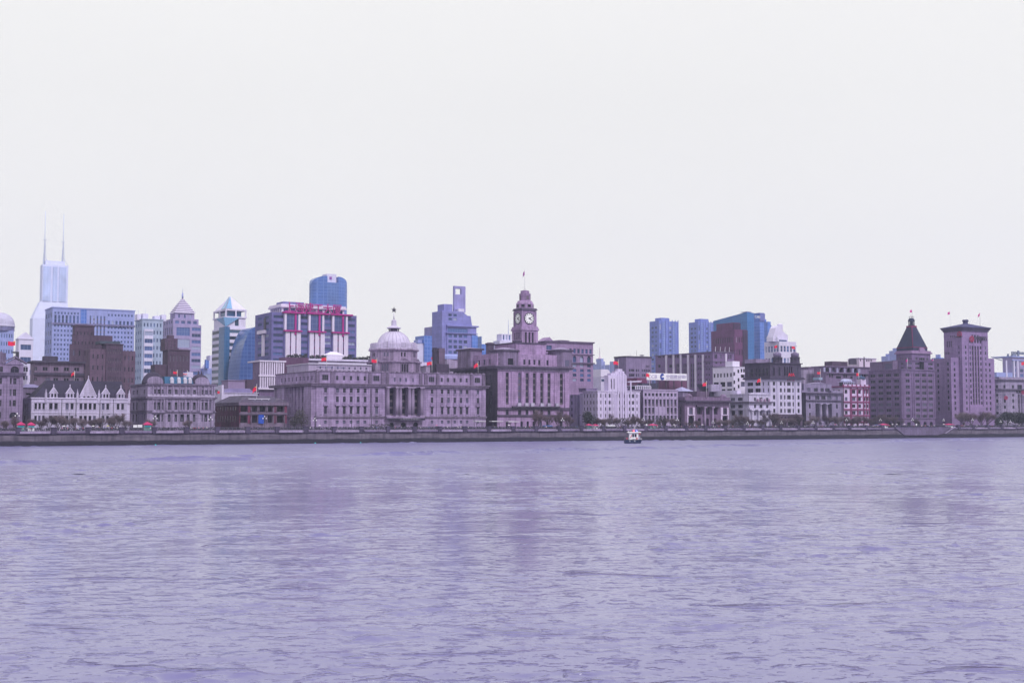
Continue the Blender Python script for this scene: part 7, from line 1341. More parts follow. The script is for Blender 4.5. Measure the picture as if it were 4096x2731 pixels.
m1 = MB(); m1.box(b.X(345, 240, 4), b.X(612, 240, 4), 4, 12, b.zt+.7, b.Z(197, 450, 4)); b.part('roof_house', m1, BRN)
m1 = MB(); m1.box(b.X(60, 480, -5), b.X(120, 480, -5), -8, -2, b.Z(520, 90, -5), b.Z(478, 90, -5)); b.part('teal_awning', m1, stone('teal_pale', (.3, .42, .5), .1, 0, .1)); b.done()
b = tower('pale_roof_villa', 'pale cream rooftop villa with small windows and arched awning above the arcades', ZG, 610, 165, 1108, 145, None, stone('cream_render', (.66, .58, .66), .05, 0, .15), None, None, GB)
b.dropwall(); mb = MB(); b.block(mb, 0, b.W, 0, b.dp, 0, b.zt, [(b.X(v-9, 170), b.Z(196, 800), b.X(v+9, 170), b.Z(158, 800), 'd') for v in (638, 758, 795, 838, 942, 970, 1003, 1032)]); b.part('wall', mb, stone('cream_render', (.6, .6, .6))); m1 = MB(); m1.box(-.6, b.W+.5, -.6, 10.3, b.zt, b.zt+.5); b.part('cornice', m1, BONEW)
m1 = MB(); x = b.X(702, 200, -1); m1.prism([(x-3.6, b.Z(250, 700, -1)), (x-3.6, b.Z(180, 700, -1))]+[(x-3.6*cos(pi*k/8), b.Z(180, 700, -1)+1.6*sin(pi*k/8)) for k in range(1, 8)]+[(x+3.6, b.Z(180, 700, -1)), (x+3.6, b.Z(250, 700, -1))], -1.5, -.03); b.part('arched_awning', m1, stone('awning_dark', (.07, .065, .09), .15)); m1 = MB(); x = b.X(908, 180, -1); m1.box(x-.35, x+.35, -.8, -.03, 0, b.Z(120, 908, -1)); b.part('flue_pipe', m1, FRD); b.done()
b = tower('low_roof_terraces', 'low grey mauve roof terraces with plants between turret block and arcades', Z7, 1120, 160, 1330, 765, None, stone('arcade_mauve', (.2, .2, .2)), (4, 1, 'd', .3, .2, 18), None, GB, cap=.3)
m1 = MB(); m1.box(b.X(1180, 790, -6), b.X(1300, 790, -6), -6, -1, 0, b.Z(795, 1200, -6)); b.part('pale_box', m1, stone('pale_render', (.4, .4, .4))); b.done()
for x0, x1, yt, lab, t_ in ((612, 668, 545, 'far pale block just left of the pyramid roof', 500), (495, 602, 605, 'far pale blue block left of the pyramid hotel tower', 560)):
    b = tower('far_pale_block', lab, Z8, x0, t_, x1, yt, None, PALEB, (3, 4, 'd', .4, .4), None, GB, mats=BG); m1 = MB(); m1.box(b.W*.4, b.W*.7, 2, 8, b.zt, b.zt+3); b.part('roof_house', m1, PALEB); b.done()
b = tower('blue_slab_between_towers', 'narrow blue slab in the gap between pyramid hotel and stepped bank tower', Z8, 1050, 480, 1150, 622, None, CGB, None, None); m1 = MB(); m1.box(b.W*.5, b.W*.75, 3, 9, b.zt, b.zt+4); b.part('roof_house', m1, PALEB); b.done()
b = tower('round_topped_white_house', 'white house with rounded gable in the gap left of the stepped bank tower', Z8, 1052, 150, 1096, 835, None, BONEW, (2, 2, 'd', .4, .3, 10), None, 'house'); m1 = MB(); r = b.W/2; m1.prism([(r-r*cos(pi*k/10), b.zt+r*1.3*sin(pi*k/10)) for k in range(11)], 0, 8); b.part('round_gable', m1, BONEW); b.done()
b = tower('dark_gap_house', 'dark mauve house filling the gap beside the stepped bank tower', Z8, 1052, 110, 1140, 900, None, stone('gap_mauve', (.13, .105, .15), .15, 0, .3), (3, 6, 'd', .35, .35), None, 'house', cap=.5); b.done()
# grey columned block and crane at far right
b = tower('grey_pilaster_block', 'grey mauve office block with tall pale pilasters near the right edge', Z8, 1780, 330, 2240, 612, None, stone('pilaster_grey', (.30, .285, .40), .1, 0, .2), None, None, 'office building', mats=BG)
b.dropwall(); mb = MB(); b.block(mb, 0, b.W, 0, b.dp, 0, b.zt, [(b.X(a, 750), b.Z(835, 1900), b.X(e, 750), b.Z(660, 1900), 'g') for a, e in ((1832, 1898), (2040, 2110))]+[(b.X(a, 750), z0, b.X(e, 750), z1, 'd') for a, e in ((1796, 1814), (1912, 1932), (1975, 2010), (2130, 2160)) for z0, z1 in b.rows([(668, 715), (742, 778), (795, 830)], 1900)]); b.part('wall', mb, stone('pilaster_grey', (.2, .2, .2)))
for v in (1823, 1905, 1945, 2025): m1 = MB(); m1.box(b.X(v-6, 700), b.X(v+6, 700), -.8, -.02, 0, b.Z(655, 1900)); b.part('pilaster', m1, PALEW)
m1 = MB(); m1.box(-.8, b.W, -1.2, 24, b.zt-.5, b.zt+.8); m1.box(-.4, b.W, -.8, -.02, b.Z(655, 1900), b.Z(645, 1900)); b.part('cornice', m1, PALEB); m1 = MB(); m1.box(b.X(1738, 800, -2), -.03, 0, 12, 0, b.Z(782, 1760)); b.part('low_wing', m1, PALEB); b.done()
b = Bld('tower_crane', 'pale blue construction crane with level jib above the grey office block', 'crane', Z8, 1955, 480, y=580); zt = b.Z(572, 1955); CRM = plain('crane_blue', (.16, .19, .32), .5); m1 = MB(); m1.box(-1, 1, -1, 1, 0, zt+3); b.part('mast', m1, CRM)
m1 = MB(); xa, xb = b.X(1885, 578), b.X(2100, 578)
for z in (zt-2, zt+.8): m1.box(xa, xb, -.8, .8, z, z+.6)
for k in range(14): xx = xa+(xb-xa)*k/13; m1.box(xx-.25, xx+.25, -.8, .8, zt-1.4, zt+.8)
b.part('jib', m1, CRM); m1 = MB(); m1.box(xa, xa+7, -1.5, 1.5, zt-4.5, zt-2); b.part('counterweight', m1, CRM); m1 = MB(); m1.tube((b.X(1660, 616), 0, b.Z(614, 1660)), (b.X(1776, 648), 0, b.Z(652, 1776)), .45, .6, 4); b.part('luffing_jib', m1, CRM); m1 = MB(); m1.box(b.X(1840, 590), b.X(1848, 590), -1, 1, b.Z(612, 1844), b.Z(582, 1844)); b.part('short_post', m1, CRM); b.done()
# ================================================================== FLAGS, TREES, PEOPLE, STALLS, VEHICLES, BOAT
POLE = plain('pole_white', (.55, .54, .60), .4); POLED = plain('pole_dark', (.06, .055, .08), .4)
FRED = plain('flag_red', (.72, .01, .07), .6, .06); FMAG = plain('flag_magenta', (.50, .01, .26), .6, .06); YEL = plain('star_yellow', (.75, .55, .05)); FBL = plain('flag_blue', (.06, .04, .30)); FWH = plain('flag_white', (.7, .7, .75)); FPUR = plain('flag_purple', (.26, .03, .26))
def star(mb, cx, cz, r, y0, y1, m):
    pts = []
    for k in range(10): a = pi/2+pi*k/5; q = r if k % 2 == 0 else r*.4; pts.append((cx+q*cos(a), cz+q*sin(a)))
    mb.prism(pts, y0, y1, m)
def flag(px, py, base_py, t, label, w=24, h=17, mat=FRED, kind=0, droop=0.0, side=-1, pole=POLE, top=None):
    """px,py: middle of the cloth; pole foot at base_py; the cloth flies towards the left from the pole"""
    s_ = -side; xp = px+s_*w/2; p = bank(xp, t, py); k = p[1]/F
    zt = bank(xp, t, top if top else py-h*.75)[2]; zb = bank(xp, t, base_py)[2]
    root = empty('flag', (p[0], p[1], zb), PHI); tag(root, label, 'flag', 'flags flying over the waterfront')
    m1 = MB(); m1.tube((0, 0, 0), (0, 0, zt-zb), .14, .10, 6); m1.lathe([(.05, zt-zb), (.2, zt-zb+.1), (.2, zt-zb+.3), (.05, zt-zb+.4)], 0, 0, 8); m1.build('flagpole', pole, root)
    cw, ch = w*k*1.12, h*k; zc = p[2]-zb; N_ = 8; m2 = MB(); v = []; f = []; mi = []
    for i in range(N_+1):
        u = i/N_; x = side*(.15+cw*u*(1-.35*droop)); y = .35*sin(u*7+px)*u; dz = -ch*(droop*1.1*u*u+.15*u)+.10*ch*sin(u*5+px*.3)
        nr = 3
        for j in range(nr+1): v.append((x, y, zc+ch/2-ch*j/nr+dz))
    for i in range(N_):
        for j in range(3):
            a = i*4+j; f.append((a, a+1, a+5, a+4)); mi.append(0 if kind == 0 else (1, 2, 3)[j] if False else 0)
    nb = len(m2.v); m2.add(v, f, 0)
    if kind == 1: m2.m = [(0, 1, 2)[idx % 3] for idx in range(len(f))]
    vv = len(v); back = [(a[0], a[1]+.03, a[2]) for a in v]; m2.add(back, [tuple(reversed(q)) for q in f], 0)
    if kind == 1: m2.m = [(0, 1, 2)[idx % 3] for idx in range(len(f))]*2
    cl_ = m2.build('cloth', [mat, FWH, FBL] if kind == 0 else [FBL, FWH, FRED], root)
    if kind == 0 and mat is FRED: m3 = MB(); star(m3, side*(.2+cw*.16), zc+ch*.22, ch*.17, -.35, .45, 0); m3.build('star', YEL, cl_)
    return root
FL = [(50, 1373, 1440, 92, 'red flag flying above the corner office block at the left edge', {}),
 (292, 1494, 1525, 120, 'small drooping red flag behind the dark slate roof of the gabled house', {'w': 13, 'h': 11, 'droop': .5}),
 (702, 1490, 1515, 80, 'red flag over the teal mansard roof between the two lead domes', {'w': 14, 'h': 9}),
 (743, 1492, 1520, 82, 'flag striped blue, white and red over the teal mansard roof', {'w': 13, 'h': 10, 'kind': 1}),
 (1018, 1552, 1600, 76, 'drooping red flag above the red loggia house', {'w': 17, 'h': 17, 'droop': .7}),
 (1297, 1437, 1482, 72, 'red flag over the left wing roof of the domed bank', {'w': 19, 'h': 13}),
 (1498, 1443, 1492, 72, 'red flag just left of the domed bank drum', {'w': 20, 'h': 13}),
 (1718, 1453, 1492, 76, 'larger red flag right of the white dome beside the dark chimneys', {'w': 20, 'h': 13}),
 (1731, 1433, 1490, 110, 'small crimson flag left of the dark chimneys, higher than its neighbour', {'w': 11, 'h': 9}),
 (1904, 1460, 1494, 74, 'red flag at the right roof end of the domed bank before the clock tower building', {'w': 17, 'h': 14, 'droop': .3}),
 (2464, 1451, 1480, 78, 'red flag on top of the stepped white building', {'w': 19, 'h': 13}),
 (2430, 1507, 1538, 90, 'small dark red flag left of the stepped white centre', {'w': 8, 'h': 9, 'mat': FMAG, 'droop': .6}),
 (2591, 1500, 1560, 80, 'red flag half covering the left end of the bank billboard', {'w': 14, 'h': 14}),
 (2817, 1535, 1590, 78, 'red flag above the low columned bank', {'w': 18, 'h': 13, 'droop': .3}),
 (3034, 1521, 1570, 72, 'red flag before the white annex over the curved gable house', {'w': 17, 'h': 12, 'droop': .2}),
 (3103, 1386, 1406, 74, 'red flag on the left domed turret', {'w': 13, 'h': 10, 'pole': POLED}),
 (3174, 1390, 1409, 74, 'red flag on the right domed turret', {'w': 13, 'h': 10, 'pole': POLED}),
 (3275, 1491, 1530, 76, 'red flag on a white pole above the grey portico bank', {'w': 13, 'h': 9, 'top': 1478}),
 (3428, 1496, 1538, 76, 'red flag above the pale domed kiosk of the striped hotel', {'w': 14, 'h': 11, 'droop': .3}),
 (3627, 1441, 1478, 72, 'small limp crimson flag on the pyramid hotel terrace', {'w': 6, 'h': 9, 'mat': FMAG}),
 (3729, 1440, 1455, 82, 'dark crimson pennant at the right shoulder of the pyramid hotel', {'w': 9, 'h': 7, 'mat': FMAG, 'droop': .4}),
 (3642, 1245, 1277, 89, 'magenta flag on the lantern above the pyramid roof', {'w': 12, 'h': 10, 'mat': FMAG}),
 (3793, 1253, 1360, 90, 'magenta flag on the tall white pole left of the stepped bank tower roof', {'w': 13, 'h': 10, 'mat': FMAG}),
 (3915, 1258, 1305, 85, 'magenta flag behind the blue hipped roof of the bank tower', {'w': 9, 'h': 10, 'mat': FMAG, 'droop': .4}),
 (4089, 1453, 1512, 78, 'red flag at the right edge over the rounded stone bank', {'w': 18, 'h': 12})]
for px, py, bp, t_, lab, kw in FL: flag(px, py, bp, t_, lab, **kw)
p_ = (CLK.o[0]+CLKTOP[0]*CLK.d[0]+CLKTOP[1]*CLK.n[0], CLK.o[1]+CLKTOP[0]*CLK.d[1]+CLKTOP[1]*CLK.n[1])
tt = (p_[0]-B0[0])*BN[0]+(p_[1]-B0[1])*BN[1]
flag(2095, 1094, 1162, tt, 'limp purple flag on the thin mast of the clock tower', w=8, h=16, mat=FPUR, droop=.4, top=1079)

# ------------------------------------------------------------------ trees
BARK = plain('bark_dark', (.055, .045, .055), .9, .25); TWIG = plain('twig_brown', (.15, .112, .145), .9, .3); TWIGR = plain('twig_russet', (.125, .085, .11), .9, .3)
def bare_meshes(seed, H, spread, ntw=1500, twm=TWIG, tw=.02):
    r = random.Random(seed); tb = MB(); cb = MB(); tips = []
    def grow(p, d, L, rad, depth):
        q = p+d*L; tb.tube(p, q, rad, rad*.68, 5)
        if depth == 0: tips.append((q, d)); return
        for k in range(r.choice((2, 3, 3))):
            nd = (d+Vector((r.uniform(-1, 1)*spread, r.uniform(-1, 1)*spread, r.uniform(-.1, .55)))).normalized()
            grow(q, nd, L*r.uniform(.68, .9), rad*.6, depth-1)
        tips.append((q, d))
    for q in range(3): grow(Vector((0, 0, 0)), Vector((r.uniform(-.32, .32), r.uniform(-.32, .32), 1)).normalized(), H*r.uniform(.15, .22), H*.014, 4)
    for i in range(ntw):
        p, d = r.choice(tips); nd = (d+Vector((r.uniform(-1, 1), r.uniform(-1, 1), r.uniform(-.2, .9)))).normalized(); L = H*r.uniform(.06, .17)
        q = p+nd*L; s = nd.orthogonal().normalized()*tw; o = Vector((r.uniform(-1, 1), r.uniform(-1, 1), r.uniform(-1, 1)))*H*.03
        cb.add([p-s+o*.3, p+s+o*.3, q+o], [(0, 1, 2)]); m = p.lerp(q, .5)+o*.6
        for kk in (0, 1):
            nd2 = (nd+Vector((r.uniform(-1, 1), r.uniform(-1, 1), r.uniform(-.4, .8)))).normalized(); cb.add([m-s*.8, m+s*.8, m+nd2*L*.7], [(0, 1, 2)])
    return tb.mesh('trunk', BARK), cb.mesh('crown', twm)
BARE = [bare_meshes(40+i, 9.0, .62+.05*i) for i in range(4)]+[bare_meshes(60+i, 8.0, .75, 1500, TWIGR) for i in range(2)]
def tree(px, t, h, var, label, group, z=G):
    p = bank(px, t, 1690); root = empty('bare_tree', (p[0], p[1], z), RND.uniform(0, 6)); tag(root, label, 'tree', group)
    k = h/(9.0 if var < 4 else 8.0); root.scale = (k, k, k)
    for nm, me in zip(('trunk', 'crown'), BARE[var]): o = bpy.data.objects.new(nm, me); COL.objects.link(o); o.parent = root
TR = [((15, 60), 8, (0, 4), 'bare reddish street tree before the grey corner block with pediment', 0),
 ((128, 160, 195, 232, 262, 300, 335, 372, 405, 440, 470, 505), 9.5, (0, 1, 2, 3), 'bare brown street tree before the white gabled house', 1),
 ((545, 600, 760), 7, (1, 2), 'bare street tree before the twin domed stone house', 2),
 ((2150, 2195, 2235, 2270), 10.5, (4, 5), 'bare russet street tree at the foot of the clock tower building', 4),
 ((2385, 2402, 2420, 2440, 2462, 2510, 2530, 2548), 9.5, (4, 5, 0), 'bare reddish tree before the stepped white building', 5),
 ((2582, 2605, 2640, 2665, 2685, 2700), 10, (0, 1, 3), 'bare brown tree before the slotted mauve office', 6),
 ((2752, 2790, 2880, 2905), 7.5, (2, 3), 'bare tree before the low columned bank', 7),
 ((2935, 2960, 2990, 3015, 3040, 3062), 10, (0, 2, 4), 'bare tree before the white corner house with columns', 8),
 ((3090, 3112, 3135, 3158, 3180, 3200), 12, (1, 3, 0), 'bare tree hiding the dark base of the turreted block', 9),
 ((3240, 3262, 3310, 3340, 3358), 10, (1, 2, 5), 'bare tree before the grey portico bank', 10),
 ((3382, 3408, 3432, 3455, 3480), 11, (0, 3), 'bare tree before the red and white hotel', 11),
 ((3498, 3520, 3545, 3575, 3600, 3660), 11, (1, 2, 0), 'bare tree before the long side of the pyramid hotel', 12),
 ((3862, 3885, 3925, 3945), 15, (1, 5, 4), 'bare brown tree at the foot of the stepped bank tower', 13)]
for pxs, h, vs_, lab, gi in TR:
    for i, px in enumerate(pxs): tree(px, RND.uniform(50, 60), h*RND.uniform(.85, 1.3), vs_[i % len(vs_)], lab, 'street trees: '+lab)
def leafmat(n, c):
    m, t, p = newmat(n); p.inputs['Roughness'].default_value = .7; tc = nn(t, 'ShaderNodeTexCoord'); a = nn(t, 'ShaderNodeTexNoise', Scale=.7, Detail=4.0); t.links.new(tc.outputs['Object'], a.inputs['Vector'])
    t.links.new(ramp2(t, a.outputs[0], tuple(v*.45 for v in c), tuple(v*1.6 for v in c), .35, .68), p.inputs['Base Color']); return m
LEAF = leafmat('leaf_dark_green', (.026, .030, .036)); LEAFB = leafmat('leaf_brown_green', (.060, .052, .062)); LEAFT = leafmat('leaf_dark_brown', (.045, .035, .048))
def leafy(name, label, cat, px, t, w, h, mat, seed, lobes=7, n=2600, z=G, trunk=True, group=None, size=.34):
    r = random.Random(seed); p = bank(px, t, 1690); root = empty(name, (p[0], p[1], z), PHI); tag(root, label, cat, group)
    L = []
    for i in range(lobes): a = r.uniform(0, 2*pi); q = r.uniform(0, .55); L.append((Vector((w/2*q*cos(a), w/2*.8*q*sin(a), h*r.uniform(.42, .78))), w*r.uniform(.2, .34), h*r.uniform(.16, .26)))
    L.append((Vector((0, 0, h*.5)), w*.42, h*.34)); m1 = MB()
    for i in range(n):
        c, rx, rz = r.choice(L); d = Vector((r.gauss(0, 1), r.gauss(0, 1), r.gauss(0, 1))).normalized()*r.uniform(.55, 1.06)
        q = c+Vector((d.x*rx, d.y*rx, d.z*rz)); u = Vector((r.gauss(0, 1), r.gauss(0, 1), r.gauss(0, 1))).normalized(); v = u.orthogonal().normalized(); w2 = u.cross(v); s = size*r.uniform(.6, 1.5)
        m1.add([q-v*s, q+w2*s*.6, q+v*s, q-w2*s*.6], [(0, 1, 2, 3)])
    m1.build('crown', mat, root)
    if trunk:
        m2 = MB(); m2.tube((0, 0, 0), (.1, 0, h*.5), h*.03, h*.018, 7)
        for k in range(5): a = 2*pi*k/5; m2.tube((.1, 0, h*.32), (w*.25*cos(a), w*.25*sin(a), h*.6), h*.014, h*.006, 5)
        m2.build('trunk', BARK, root)
    return root
leafy('evergreen_tree', 'round dark evergreen tree left of the stepped white building', 'tree', 2352, 52, 8.6, 12, LEAF, 5, n=2400)
leafy('evergreen_tree', 'big dark evergreen tree before the rounded stone bank', 'tree', 4030, 45, 15, 12.8, LEAF, 6, n=3600); leafy('evergreen_tree', 'big dark evergreen tree cut by the right edge', 'tree', 4085, 42, 14, 13.2, LEAF, 8, n=3600); leafy('evergreen_tree', 'smaller dark evergreen tree next to the stepped bank tower', 'tree', 3998, 48, 8, 9.5, LEAF, 9, n=2000)
leafy('hazy_willow_tree', 'wide brown green leafless willow before the left corner of the domed bank', 'tree', 1205, 46, 10.5, 12.5, LEAFB, 12, n=1500, size=.22); leafy('hazy_willow_tree', 'smaller dull green willow between red loggia house and domed bank', 'tree', 1178, 48, 7, 9, LEAFB, 13, n=800, size=.22)
def hedge(px0, px1, y0, label, seed, t=50, mat=LEAFT):
    a, b_ = bank(px0, t, 1690), bank(px1, t, 1690); zt = bank(px0, t, y0)[2]; L = sqrt((a[0]-b_[0])**2+(a[1]-b_[1])**2); r = random.Random(seed); z0 = G+2.2; h = zt-z0; m1 = MB()
    for i in range(int(L*h*14)):
        q = Vector((r.uniform(0, L), r.uniform(-1.4, 1.4), r.uniform(0, h))); u = Vector((r.gauss(0, 1), r.gauss(0, 1), r.gauss(0, 1))).normalized(); v = u.orthogonal().normalized(); w2 = u.cross(v); s = .3*r.uniform(.6, 1.4); m1.add([q-v*s, q+w2*s*.6, q+v*s, q-w2*s*.6], [(0, 1, 2, 3)])
    root = empty('clipped_tree_screen', (a[0], a[1], z0), PHI); tag(root, label, 'tree screen'); m1.build('crown', mat, root)
    for k in range(max(2, int(L/3))): m2 = MB(); x = L*(k+.5)/max(2, int(L/3)); m2.tube((x, 0, -2.2), (x, 0, h*.4), .16, .1, 6); m2.build('trunk', BARK, root)
hedge(2463, 2511, 1671, 'square clipped dark tree screen before the stepped white building', 21); hedge(2626, 2662, 1667, 'square clipped tree screen before the slotted mauve office', 22); hedge(2926, 2973, 1676, 'square clipped dark tree screen before the white columned corner house', 23)
hedge(1478, 1508, 1696, 'low dark hedge box before the bank portico, left piece', 24, 40, LEAF); hedge(1512, 1562, 1696, 'longer low dark hedge before the bank portico, right piece', 25, 40, LEAF)
for i, (x, z) in enumerate(RGP):
    p = RG.root.matrix_world; wx = RG.o[0]+x*RG.d[0]+2*RG.n[0]; wy = RG.o[1]+x*RG.d[1]+2*RG.n[1]; r = random.Random(300+i); m1 = MB(); w_ = r.uniform(3.0, 6.0); h_ = r.uniform(2.0, 3.6)
    for k in range(240):
        d = Vector((r.gauss(0, 1), r.gauss(0, 1), r.gauss(0, 1))).normalized()*r.uniform(.5, 1.05); q = Vector((d.x*w_/2, d.y*1.2, h_*.45+d.z*h_*.5)); u = Vector((r.gauss(0, 1), r.gauss(0, 1), r.gauss(0, 1))).normalized(); v = u.orthogonal().normalized(); w2 = u.cross(v); s = .35*r.uniform(.6, 1.4); m1.add([q-v*s, q+w2*s*.6, q+v*s, q-w2*s*.6], [(0, 1, 2, 3)])
    o = m1.build('roof_shrub', LEAF); o.location = (wx, wy, RG.base+z+.5); o.rotation_euler = (0, 0, PHI); tag(o, 'dark shrub planted along the roof terrace behind the domed bank', 'shrub', 'shrubs on the roof garden')

# ------------------------------------------------------------------ street furniture
def lamp(px, t, top_py, kind, label, group, z=5.95):
    p = bank(px, t, 1690); root = empty('street_lamp', (p[0], p[1], z), PHI); tag(root, label, 'street lamp', group); h = bank(px, t, top_py)[2]-z
    m1 = MB()
    if kind == 0:
        m1.tube((0, 0, 0), (0, 0, h), .13, .09, 6); m1.lathe([(.3, 0), (.3, .6), (.14, .8)], 0, 0, 8); m1.build('post', POLED, root)
        for k, (dx, dz) in enumerate(((0, 0), (-.75, -.9), (.75, -.9))):
            m2 = MB(); m2.lathe([(.1, h+dz), (.26, h+dz+.15), (.28, h+dz+.4), (.12, h+dz+.6)], dx, 0, 10, smooth=True); m2.build('lamp_globe', plain('lamp_globe_white', (.72, .72, .78), .3, .03), root)
        m3 = MB(); m3.box(-.75, .75, -.05, .05, h-1.05, h-.93); m3.build('bracket', POLED, root)
    else:
        m1.tube((0, 0, 0), (0, 0, h), .20, .11, 6); m1.build('post', POLED, root); m2 = MB(); m2.tube((0, 0, h*.82), (2.6, 0, h*.86), .08, .06, 5); m2.box(2.2, 3.2, -.15, .15, h*.855, h*.885); m2.build('arm', POLED, root)
for px, yt, place in ((620, 1668, 'before the twin domed house'), (842, 1672, 'at the right end of the twin domed house'), (1058, 1668, 'before the red loggia house'), (1259, 1676, 'before the left end of the domed bank'), (2250, 1676, 'at the right foot of the clock tower building'), (2573, 1674, 'left of the slotted mauve office'), (2709, 1676, 'right of the slotted mauve office'), (2852, 1686, 'before the columned bank'), (2990, 1690, 'before the columned corner house'), (3126, 1688, 'before the turreted block'), (3252, 1688, 'before the grey portico bank'), (3386, 1677, 'before the red and white hotel'), (3522, 1677, 'before the pyramid hotel side'), (3650, 1676, 'before the pyramid hotel front'), (3775, 1678, 'between pyramid hotel and bank tower'), (3891, 1676, 'before the stepped bank tower'), (4003, 1684, 'before the left evergreen'), (4042, 1684, 'before the big evergreens'), (68, 1657, 'before the grey corner block')):
    lamp(px, 14, yt, 0, 'white globed promenade lamp '+place, 'globe lamps along the promenade')
for px, yt, place in ((1263, 1648, 'left of the bank portico wing'), (1407, 1640, 'before the middle of the bank left wing'), (1486, 1652, 'left of the bank hedges'), (1504, 1650, 'right beside another dark post'), (1808, 1655, 'before the bank right wing'), (1897, 1655, 'at the right corner of the bank'), (758, 1640, 'before the twin domed house'), (1138, 1655, 'at the corner of the red loggia house'), (2305, 1650, 'before the stepped white building side'), (2590, 1658, 'left of the mauve office'), (410, 1645, 'before the white gabled house'), (3667, 1652, 'before the pyramid hotel arches'), (277, 1650, 'before the middle of the gabled house')):
    lamp(px, 40, yt, 1, 'tall dark street light post '+place, 'tall dark street lights', G)
def canopy(px0, px1, py, label):
    t = 44; a, c = bank(px0, t, py), bank(px1, t, py); L = sqrt((a[0]-c[0])**2+(a[1]-c[1])**2); root = empty('bus_shelter', (a[0], a[1], G), PHI); tag(root, label, 'bus shelter', 'white bus shelter canopies'); h = a[2]-G
    m1 = MB(); m1.prism([(0, h-.1), (L, h-.1), (L, h+.12), (0, h+.28)], -1.5, 1.5); m1.build('canopy', plain('canopy_white', (.68, .68, .74), .4, .05), root)
    for f in (.25, .75): m2 = MB(); m2.tube((L*f, 0, 0), (L*f, 0, h-.1), .13); m2.tube((L*f, 0, h*.7), (L*f+L*.18, 0, h-.1), .08); m2.tube((L*f, 0, h*.7), (L*f-L*.18, 0, h-.1), .08); m2.build('support', POLED, root)
canopy(1897, 1939, 1685, 'white T shaped canopy before the right end of the domed bank'); canopy(1962, 2008, 1685, 'white T shaped canopy before the dark gap left of the clock tower building'); canopy(2029, 2073, 1686, 'white T shaped canopy before the clock tower building')
KR = plain('parasol_crimson', (.40, .015, .12), .6, .1)
def stall(px0, px1, yt, wall, label, t=12):
    a, c = bank(px0, t, 1700), bank(px1, t, 1700); L = sqrt((a[0]-c[0])**2+(a[1]-c[1])**2); root = empty('kiosk', (a[0], a[1], 5.95), PHI); tag(root, label, 'kiosk'); h = bank(px0, t, yt)[2]-5.95
    m1 = MB(); m1.add([(0, -1.4, h*.72), (L, -1.4, h*.72), (L, 1.4, h*.72), (0, 1.4, h*.72), (L*.5, 0, h)], [(0, 1, 4), (1, 2, 4), (2, 3, 4), (3, 0, 4), (3, 2, 1, 0)]); m1.box(0, L, -1.42, -1.38, h*.62, h*.72); m1.build('awning', KR, root)
    m2 = MB(); m2.box(L*.12, L*.88, -.9, .9, 0, h*.30); m2.box(L*.12, L*.88, .5, .9, h*.30, h*.62); m2.build('counter', wall, root); m3 = MB(); m3.box(L*.14, L*.86, -.95, -.91, h*.42, h*.58); m3.build('sign_strip', plain('kiosk_turquoise', (.05, .42, .50), .5, .1), root)
    for f in (.06, .94): m4 = MB(); m4.tube((L*f, -1.2, 0), (L*f, -1.2, h*.72), .06); m4.build('post', FRW, root)
KW = plain('kiosk_white', (.7, .7, .76), .5, .05); KG = plain('kiosk_green', (.10, .22, .2), .6, .1)
stall(66, 100, 1686, KG, 'crimson roofed kiosk with turquoise sign before the gap by the gabled house'); stall(108, 140, 1687, KW, 'crimson roofed white kiosk right beside the turquoise signed one'); stall(572, 607, 1686, KG, 'crimson roofed kiosk before the twin domed house')
stall(2345, 2364, 1694, KG, 'crimson topped kiosk under the round evergreen, left of a pair'); stall(2370, 2390, 1695, KW, 'crimson topped white kiosk under the round evergreen, right of a pair'); stall(2594, 2626, 1694, KG, 'crimson roofed kiosk before the slotted mauve office'); stall(3518, 3549, 1693, KW, 'crimson roofed kiosk before the long side of the pyramid hotel'); stall(3779, 3811, 1693, KW, 'crimson roofed kiosk beside the stair of the landing stage')
def signboard(px0, px1, y0, y1, mat, label, t=16):
    a, c = bank(px0, t, y1), bank(px1, t, y1); L = sqrt((a[0]-c[0])**2+(a[1]-c[1])**2); z1 = bank(px0, t, y0)[2]; z0 = a[2]; root = empty('notice_board', (a[0], a[1], 5.95), PHI); tag(root, label, 'notice board')
    m1 = MB(); m1.box(0, L, -.12, .12, max(.2, z0-5.95), z1-5.95); m1.build('panel', mat, root)
    for f in (.1, .9): m2 = MB(); m2.box(L*f-.07, L*f+.07, -.1, .1, 0, max(.3, z0-5.95)); m2.build('leg', POLED, root)
signboard(533, 549, 1699, 1710, KW, 'white notice board left of its twin before the twin domed house'); signboard(551, 569, 1698, 1709, KW, 'larger white notice board right of its twin before the twin domed house'); signboard(2583, 2589, 1695, 1708, KW, 'narrow white board left of the slotted mauve office'); signboard(3663, 3668, 1694, 1700, KW, 'small white traffic sign before the pyramid hotel')
